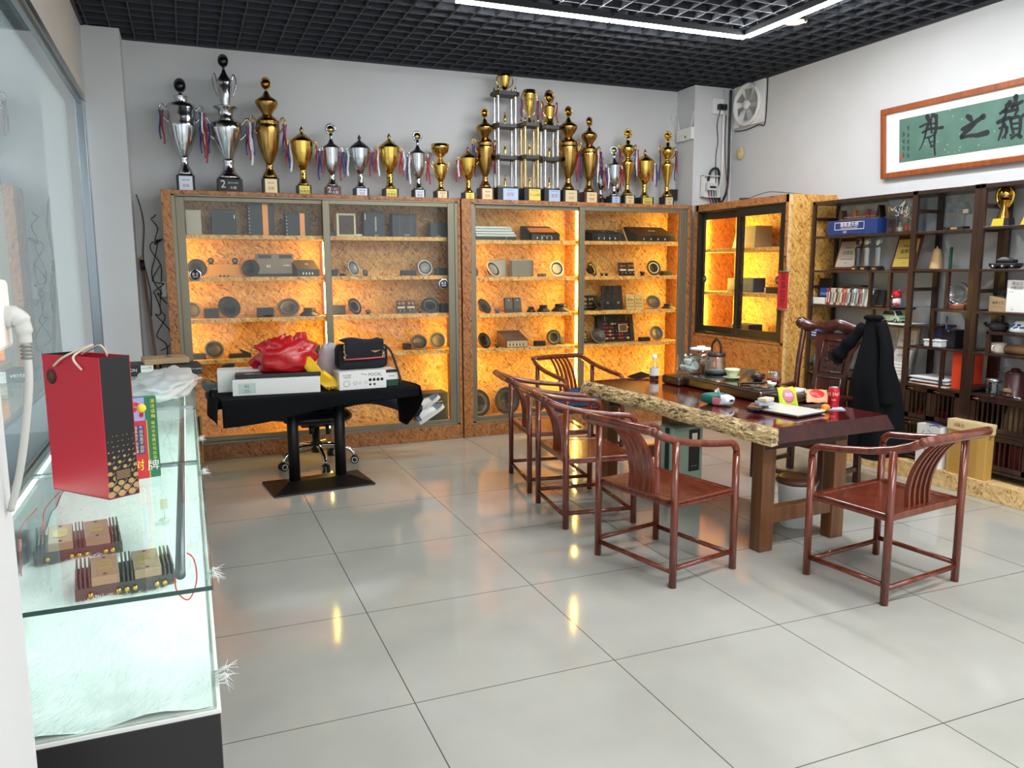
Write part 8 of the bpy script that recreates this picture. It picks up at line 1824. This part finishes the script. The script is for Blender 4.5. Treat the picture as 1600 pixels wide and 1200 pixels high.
t = thing('plastic_tub', 'low translucent white tub with lid on the middle shelf', 'tub', (4.90, 4.03, 0.951), math.radians(-90)); MB().bx(-0.068, 0.068, -0.05, 0.05, 0, 0.042, mat('frosted_plastic', (214, 222, 226), 0.4), 0.008).build('body', t); MB().bx(-0.073, 0.073, -0.055, 0.055, 0.042, 0.053, WHITE, 0.004).build('lid', t)
tag(MB().cyl((4.94, 4.0, 1.004), (4.94, 3.995, 1.17), 0.005, STEEL, 8).build('metal_rod'), 'thin metal rod standing behind the white tub', 'rod')
t = thing('speaker_box', 'plain black box speaker on the middle shelf by the blue card', 'speaker', (4.96, 3.955, 0.951), math.radians(-90)); MB().bx(-0.055, 0.055, -0.05, 0.05, 0, 0.125, BLACK, 0.004).build('case', t); MB().bx(-0.006, 0.006, -0.0512, -0.05, 0.113, 0.12, PALE).build('badge', t)
pst = [((206, 200, 186), 0.16, 'beige folder at bottom of the paper stack'), ((178, 44, 48), 0.13, 'dark red folder in the paper stack'), ((226, 222, 208), 0.15, 'cream folder in the middle of paper stack'), ((96, 158, 206), 0.14, 'blue edged folder near top of paper stack'), ((236, 236, 232), 0.15, 'crumpled white sheets topmost on the paper stack')]
z = 0.673
for k, (c, w, lab) in enumerate(pst):
    o = MB().bx(-0.11, 0.11, -w, w, 0, 0.011, mat('folder_%d' % k, c, 0.6), 0.003).build('folder', None, (4.96 + 0.01 * (k % 2), 4.065 + 0.02 * ((k * 3) % 3 - 1), z), (0, 0, 0.06 * (k % 3 - 1))); tag(o, lab, 'folder', 'papers stacked above the slatted cupboard'); z += 0.0118
t = thing('red_box', 'tall bright orange red box standing by the shelf post', 'box', (4.97, 3.83, 0.673), math.radians(-90)); MB().bx(-0.05, 0.045, -0.09, 0.09, 0, 0.265, mat('vermilion_card', (222, 66, 36), 0.45), 0.003).build('box', t)
# right-hand shelf unit
t = thing('gold_cup', 'gold globe shaped cup on black and yellow base, top right shelf', 'trophy', (4.93, 3.63, 1.770), math.radians(-80))
MB().hexa([(-0.055, -0.04, 0), (0.055, -0.04, 0), (0.055, 0.04, 0), (-0.055, 0.04, 0)], [(-0.045, -0.035, 0.05), (0.05, -0.035, 0.05), (0.05, 0.035, 0.05), (-0.045, 0.035, 0.05)], BLACK).hexa([(-0.056, -0.041, 0.002), (0.02, -0.041, 0.002), (0.02, -0.039, 0.002), (-0.056, -0.039, 0.002)], [(-0.046, -0.0362, 0.048), (0.02, -0.0362, 0.048), (0.02, -0.034, 0.048), (-0.046, -0.034, 0.048)], mat('bright_yellow_plaque', (236, 200, 60), 0.3, 0.2)).build('base', t)
MB().lathe([(0.034, 0.05), (0.03, 0.075), (0.02, 0.11), (0.022, 0.14), (0.034, 0.165)], GOLD, 20, flute=5, depth=0.12, close=False).build('stem', t)
m = MB().ball((0, 0, 0.205), 0.042, GOLD, 20, 12); 
for s in (-1, 1): m.tube(bez([(s * 0.02, 0, 0.12), (s * 0.045, 0, 0.16), (s * 0.05, 0, 0.21), (s * 0.03, 0, 0.245)], 5), 0.011, GOLD, 8)
m.build('globe', t)
t = thing('yellow_award', 'yellow faced award block at the right picture edge, top shelf', 'trophy', (4.93, 3.44, 1.770), math.radians(-90)); MB().hexa([(-0.05, -0.035, 0), (0.05, -0.035, 0), (0.05, 0.035, 0), (-0.05, 0.035, 0)], [(-0.03, -0.03, 0.055), (0.05, -0.03, 0.055), (0.05, 0.03, 0.055), (-0.03, 0.03, 0.055)], MATS['bright_yellow_plaque']).build('block', t); MB().lathe([(0.02, 0.055), (0.016, 0.12), (0.03, 0.16), (0.0, 0.2)], GOLD, 16).build('cup', t)
t = thing('toy_tank', 'black model vehicle with flat top and wheels on shelf', 'model', (4.92, 3.58, 1.497), math.radians(-84))
MB().bx(-0.09, 0.09, -0.04, 0.04, 0.014, 0.036, BLACK, 0.004).build('chassis', t); MB().bx(-0.05, 0.06, -0.032, 0.032, 0.036, 0.06, BLACKM, 0.006).hexa([(-0.04, -0.025, 0.06), (0.03, -0.025, 0.06), (0.03, 0.025, 0.06), (-0.04, 0.025, 0.06)], [(-0.02, -0.02, 0.074), (0.01, -0.02, 0.074), (0.01, 0.02, 0.074), (-0.02, 0.02, 0.074)], FIN).build('cabin', t)
for x in (-0.06, 0.0, 0.06): MB().cyl((x, -0.045, 0.015), (x, 0.045, 0.015), 0.0145, BLACK, 14).cyl((x, -0.047, 0.015), (x, -0.045, 0.015), 0.007, CHROME, 10).build('wheel', t)
t = thing('kraft_sleeve', 'brown kraft sleeve with printed characters and clear disc behind', 'package', (4.93, 3.605, 1.2205), math.radians(-90))
MB().hexa([(-0.062, -0.02, 0), (0.062, -0.02, 0), (0.062, 0.02, 0), (-0.062, 0.02, 0)], [(-0.062, -0.02, 0.10), (0.062, -0.02, 0.078), (0.062, 0.02, 0.078), (-0.062, 0.02, 0.10)], CARDBOARD).text('金牌工艺', face_front(0, -0.0206, 0.055), 0.02, INK).text('CRAFT SOUND', face_front(0, -0.0206, 0.03), 0.009, INK).build('sleeve', t)
MB().bx(-0.04, 0.06, 0.024, 0.03, 0, 0.135, CRYSTAL).build('clear_panel', t)
t = thing('white_carton', 'white carton with bold black lettering at right picture edge', 'box', (4.945, 3.475, 1.2205), math.radians(-90))
MB().bx(-0.065, 0.10, -0.05, 0.05, 0, 0.205, PAPER, 0.003).text('嘉益正', face_front(0.005, -0.0506, 0.182), 0.026, GREYI).text('HBS001', face_front(0.01, -0.0506, 0.155), 0.03, INK).text('AUDIO', face_front(-0.03, -0.0506, 0.13), 0.01, GREYI).text('||||', face_front(-0.02, -0.0506, 0.02), 0.016, GREYI).build('carton', t)
t = lath('iron_teapot', 'squat matt black teapot with side handle on tea shelf', 'teapot', (4.93, 3.60, 1.0905), [(0, 0), (0.042, 0), (0.056, 0.016), (0.058, 0.04), (0.05, 0.054), (0.02, 0.058), (0.01, 0.06), (0.008, 0.066), (0, 0.068)], mat('matt_black_clay', (36, 34, 34), 0.75), 28)
MB().tube([(0, 0.05, 0.03), (0, 0.085, 0.034), (0, 0.10, 0.05)], [0.013, 0.01, 0.012], MATS['matt_black_clay'], 10).build('handle', t); MB().tube([(0, -0.05, 0.03), (0, -0.07, 0.045)], [0.01, 0.006], MATS['matt_black_clay'], 8).build('spout', t)
t = lath('blue_white_teapot', 'white porcelain teapot with blue brushwork on tea shelf', 'teapot', (4.93, 3.455, 1.0905), [(0, 0), (0.045, 0), (0.062, 0.012), (0.05, 0.045), (0.034, 0.066), (0.03, 0.076), (0, 0.078)], POR, 28)
m = MB()
for k in range(7): a = math.radians(150 + k * 14); m.ball((0.047 * math.cos(a), 0.047 * math.sin(a), 0.04 + 0.012 * math.sin(k * 2)), 0.012, mat('cobalt', (40, 76, 160), 0.3), 8, 5, (1, 1, 0.7))
m.build('blue_brushwork', t)
t = lath('stoneware_cup', 'pale stoneware mug with handle on lower tea shelf', 'cup', (4.92, 3.58, 0.9505), [(0, 0), (0.042, 0), (0.046, 0.01), (0.044, 0.066), (0.041, 0.066), (0.041, 0.012), (0, 0.008)], mat('stoneware', (196, 184, 166), 0.5), 26)
MB().tube(bez([(-0.044, 0, 0.052), (-0.062, 0, 0.045), (-0.062, 0, 0.022), (-0.044, 0, 0.015)], 5), 0.006, MATS['stoneware'], 8).build('handle', t)
t = thing('log_ornament', 'tan cut log ornament with ragged pale end on tea shelf', 'ornament', (4.93, 3.45, 0.9505), math.radians(-90))
MB().tube([(-0.09, 0, 0.028), (-0.03, 0, 0.03), (0.1, 0, 0.034)], [0.026, 0.03, 0.033], mat('log_bark', (142, 104, 68), 0.8, var=0.2, bump=0.4, bscale=60), 16).build('log', t); MB().ball((-0.092, 0, 0.028), 0.025, mat('pale_cut_wood', (232, 212, 160), 0.6), 14, 8, (0.3, 1, 1)).build('cut_end', t)
t = lath('glass_jar', 'tall lidded clear glass jar at the back of tea shelf', 'jar', (5.0, 3.57, 0.6738), [(0, 0), (0.042, 0), (0.045, 0.01), (0.045, 0.13), (0.03, 0.145)], CRYSTAL, 26); MB().lathe([(0.048, 0.14), (0.05, 0.15), (0.014, 0.16), (0.02, 0.178), (0, 0.182)], CRYSTAL, 24).build('lid', t)
t = lath('glass_jar', 'shorter clear glass jar with metal lid in front', 'jar', (4.91, 3.585, 0.6738), [(0, 0), (0.042, 0), (0.045, 0.008), (0.045, 0.085)], CRYSTAL, 26); MB().lathe([(0.046, 0.084), (0.046, 0.104), (0, 0.106)], STEEL, 24).build('lid', t)
t = lath('tea_caddy', 'dark red brown tea caddy with domed lid on tea shelf', 'caddy', (4.93, 3.46, 0.6738), [(0, 0), (0.066, 0), (0.066, 0.014), (0.058, 0.018), (0.058, 0.14), (0.054, 0.15)], mat('oxblood', (58, 24, 24), 0.35), 30)
MB().lathe([(0.056, 0.15), (0.05, 0.162), (0.03, 0.172), (0.024, 0.186), (0, 0.19)], MATS['oxblood'], 28).build('lid', t); MB().bx(-0.064, -0.0575, -0.026, 0.026, 0.035, 0.058, GOLDP, 0.002).build('band', t)
tag(MB().tube([(4.87, 3.47, 0.677), (4.88, 3.42, 0.679), (4.89, 3.38, 0.677)], 0.004, CHROME, 8).build('metal_clip'), 'small chrome clip lying on the tea shelf', 'clip')
# things inside the slatted cupboards
tag(MB().bx(-0.07, 0.07, -0.09, 0.09, 0, 0.045, mat('red_gift_card', (180, 30, 44), 0.4), 0.004).build('red_packet', None, (4.98, 4.10, 0.4255)), 'red packet inside the upper slatted cupboard', 'packet')
t = lath('straw_hat', 'tan woven straw basket behind the right slatted door', 'basket', (4.995, 3.45, 0.4305), [(0, 0), (0.085, 0), (0.095, 0.03), (0.08, 0.15), (0.06, 0.2), (0, 0.21)], mat('straw', (150, 122, 84), 0.8, bump=0.4, bscale=150), 24)
for i, (y, lab) in enumerate(((3.56, 'dark red packet at left behind the lower slatted door'), (3.40, 'dark red packet at right behind the lower slatted door'))): tag(MB().bx(-0.06, 0.06, -0.065, 0.065, 0, 0.17, mat('wine_red', (120, 26, 36), 0.4), 0.004).build('red_packet', None, (4.995, y, 0.1855)), lab, 'packet', 'red packets in the lower cupboard')
# in front of the shelf, on the plinth
t = thing('paper_gift_bag', 'white gift bag with blue ring print and black characters on plinth', 'bag', (4.797, 3.93, 0.1185), math.radians(-96))
W, D_, H_ = 0.205, 0.07, 0.295
m = MB(); m.bx(-W / 2, W / 2, -D_ / 2, -D_ / 2 + 0.002, 0, H_, PAPER).bx(-W / 2, W / 2, D_ / 2 - 0.002, D_ / 2, 0, H_, PAPER).bx(-W / 2, -W / 2 + 0.002, -D_ / 2, D_ / 2, 0, H_, PAPER).bx(W / 2 - 0.002, W / 2, -D_ / 2, D_ / 2, 0, H_, PAPER).bx(-W / 2, W / 2, -D_ / 2, D_ / 2, 0, 0.003, PAPER); m.build('bag', t)
BL = mat('blue_line', (40, 64, 150), 0.5)
m = MB(); F = face_front(-0.01, -D_ / 2 - 0.0004, 0.19); 
ring = [(0.055 * math.cos(a), 0.07 * math.sin(a)) for a in [math.radians(120 + i * 12) for i in range(28)]]
m.brush(ring, [0.004] * 28, BL, F).text('羊酒', F @ Matrix.Translation((0.0, -0.02, 0)), 0.045, INK).text('香', F @ Matrix.Translation((0.0, -0.085, 0)), 0.04, INK)
m.build('print', t); MB().bx(-W / 2 + 0.006, W / 2 - 0.006, -D_ / 2 + 0.006, D_ / 2 - 0.006, H_ - 0.03, H_ - 0.012, CARDBOARD, 0.004).build('inner_box', t)
MB().tube(bez([(0.01, -D_ / 2, H_ - 0.004), (0.05, -D_ / 2 + 0.012, H_ + 0.008), (0.09, -D_ / 2 + 0.01, H_ + 0.0)], 6), 0.004, BL, 6).tube(bez([(-0.09, D_ / 2, H_), (-0.03, D_ / 2 - 0.01, H_ + 0.012), (0.06, D_ / 2 - 0.01, H_ + 0.004)], 6), 0.004, BL, 6).build('handles', t)
def wine_box():
    t = thing('wine_box', 'tall golden lattice gift box with pale lid on plinth', 'box', (4.81, 3.645, 0.1185), math.radians(-90))
    GO = mat('golden_card', (222, 176, 96), 0.35, 0.25); PA = mat('pale_gold_card', (226, 202, 152), 0.45); LN = mat('lattice_line', (178, 132, 62), 0.4, 0.2)
    W, D, H = 0.30, 0.085, 0.37
    MB().bx(-W / 2 + 0.008, W / 2 - 0.008, -D / 2 + 0.006, D / 2 - 0.006, 0, 0.30, GO, 0.003).build('body', t)
    m = MB(); F = face_front(0, -D / 2 + 0.0055, 0); n = 14
    for s in (-1, 1):
        for k in range(-12, n + 12):
            x0 = -0.12 + k * 0.017; p0 = (x0, 0.01); p1 = (x0 + s * 0.28 * 0.6, 0.29)
            a = [(p0[0] + (p1[0] - p0[0]) * j / 24, p0[1] + (p1[1] - p0[1]) * j / 24) for j in range(25)]; a = [q for q in a if -0.125 < q[0] < 0.085]
            if len(a) > 1:
                vs = []; 
                for e, q in ((0, a[0]), (1, a[-1])): vs += [(q[0] - 0.001, q[1], 0.0006), (q[0] + 0.001, q[1], 0.0006)]
                m.add(vs, [(0, 1, 3, 2)], LN, False, F)
    m.text('酒', F @ Matrix.Translation((-0.02, 0.215, 0)), 0.04, mat('dark_print', (84, 60, 30), 0.5), 0.001).text('醇', F @ Matrix.Translation((-0.02, 0.175, 0)), 0.035, MATS['dark_print'], 0.001).build('lattice_print', t)
    MB().bx(-W / 2, W / 2, -D / 2, D / 2, 0.3005, H, PA, 0.003).build('lid', t)
    MB().text('国藏酒', face_front(-0.06, -D / 2 - 0.0006, 0.335), 0.026, mat('rust_print', (176, 90, 50), 0.5)).build('lid_print', t)
    MB().tube([(W / 2 + 0.002, -0.012 + 0.012 * math.cos(a), 0.288 + 0.014 * math.sin(a)) for a in [i * PI / 6 for i in range(13)]], 0.002, DGOLD, 6).build('ring_pull', t)
wine_box()
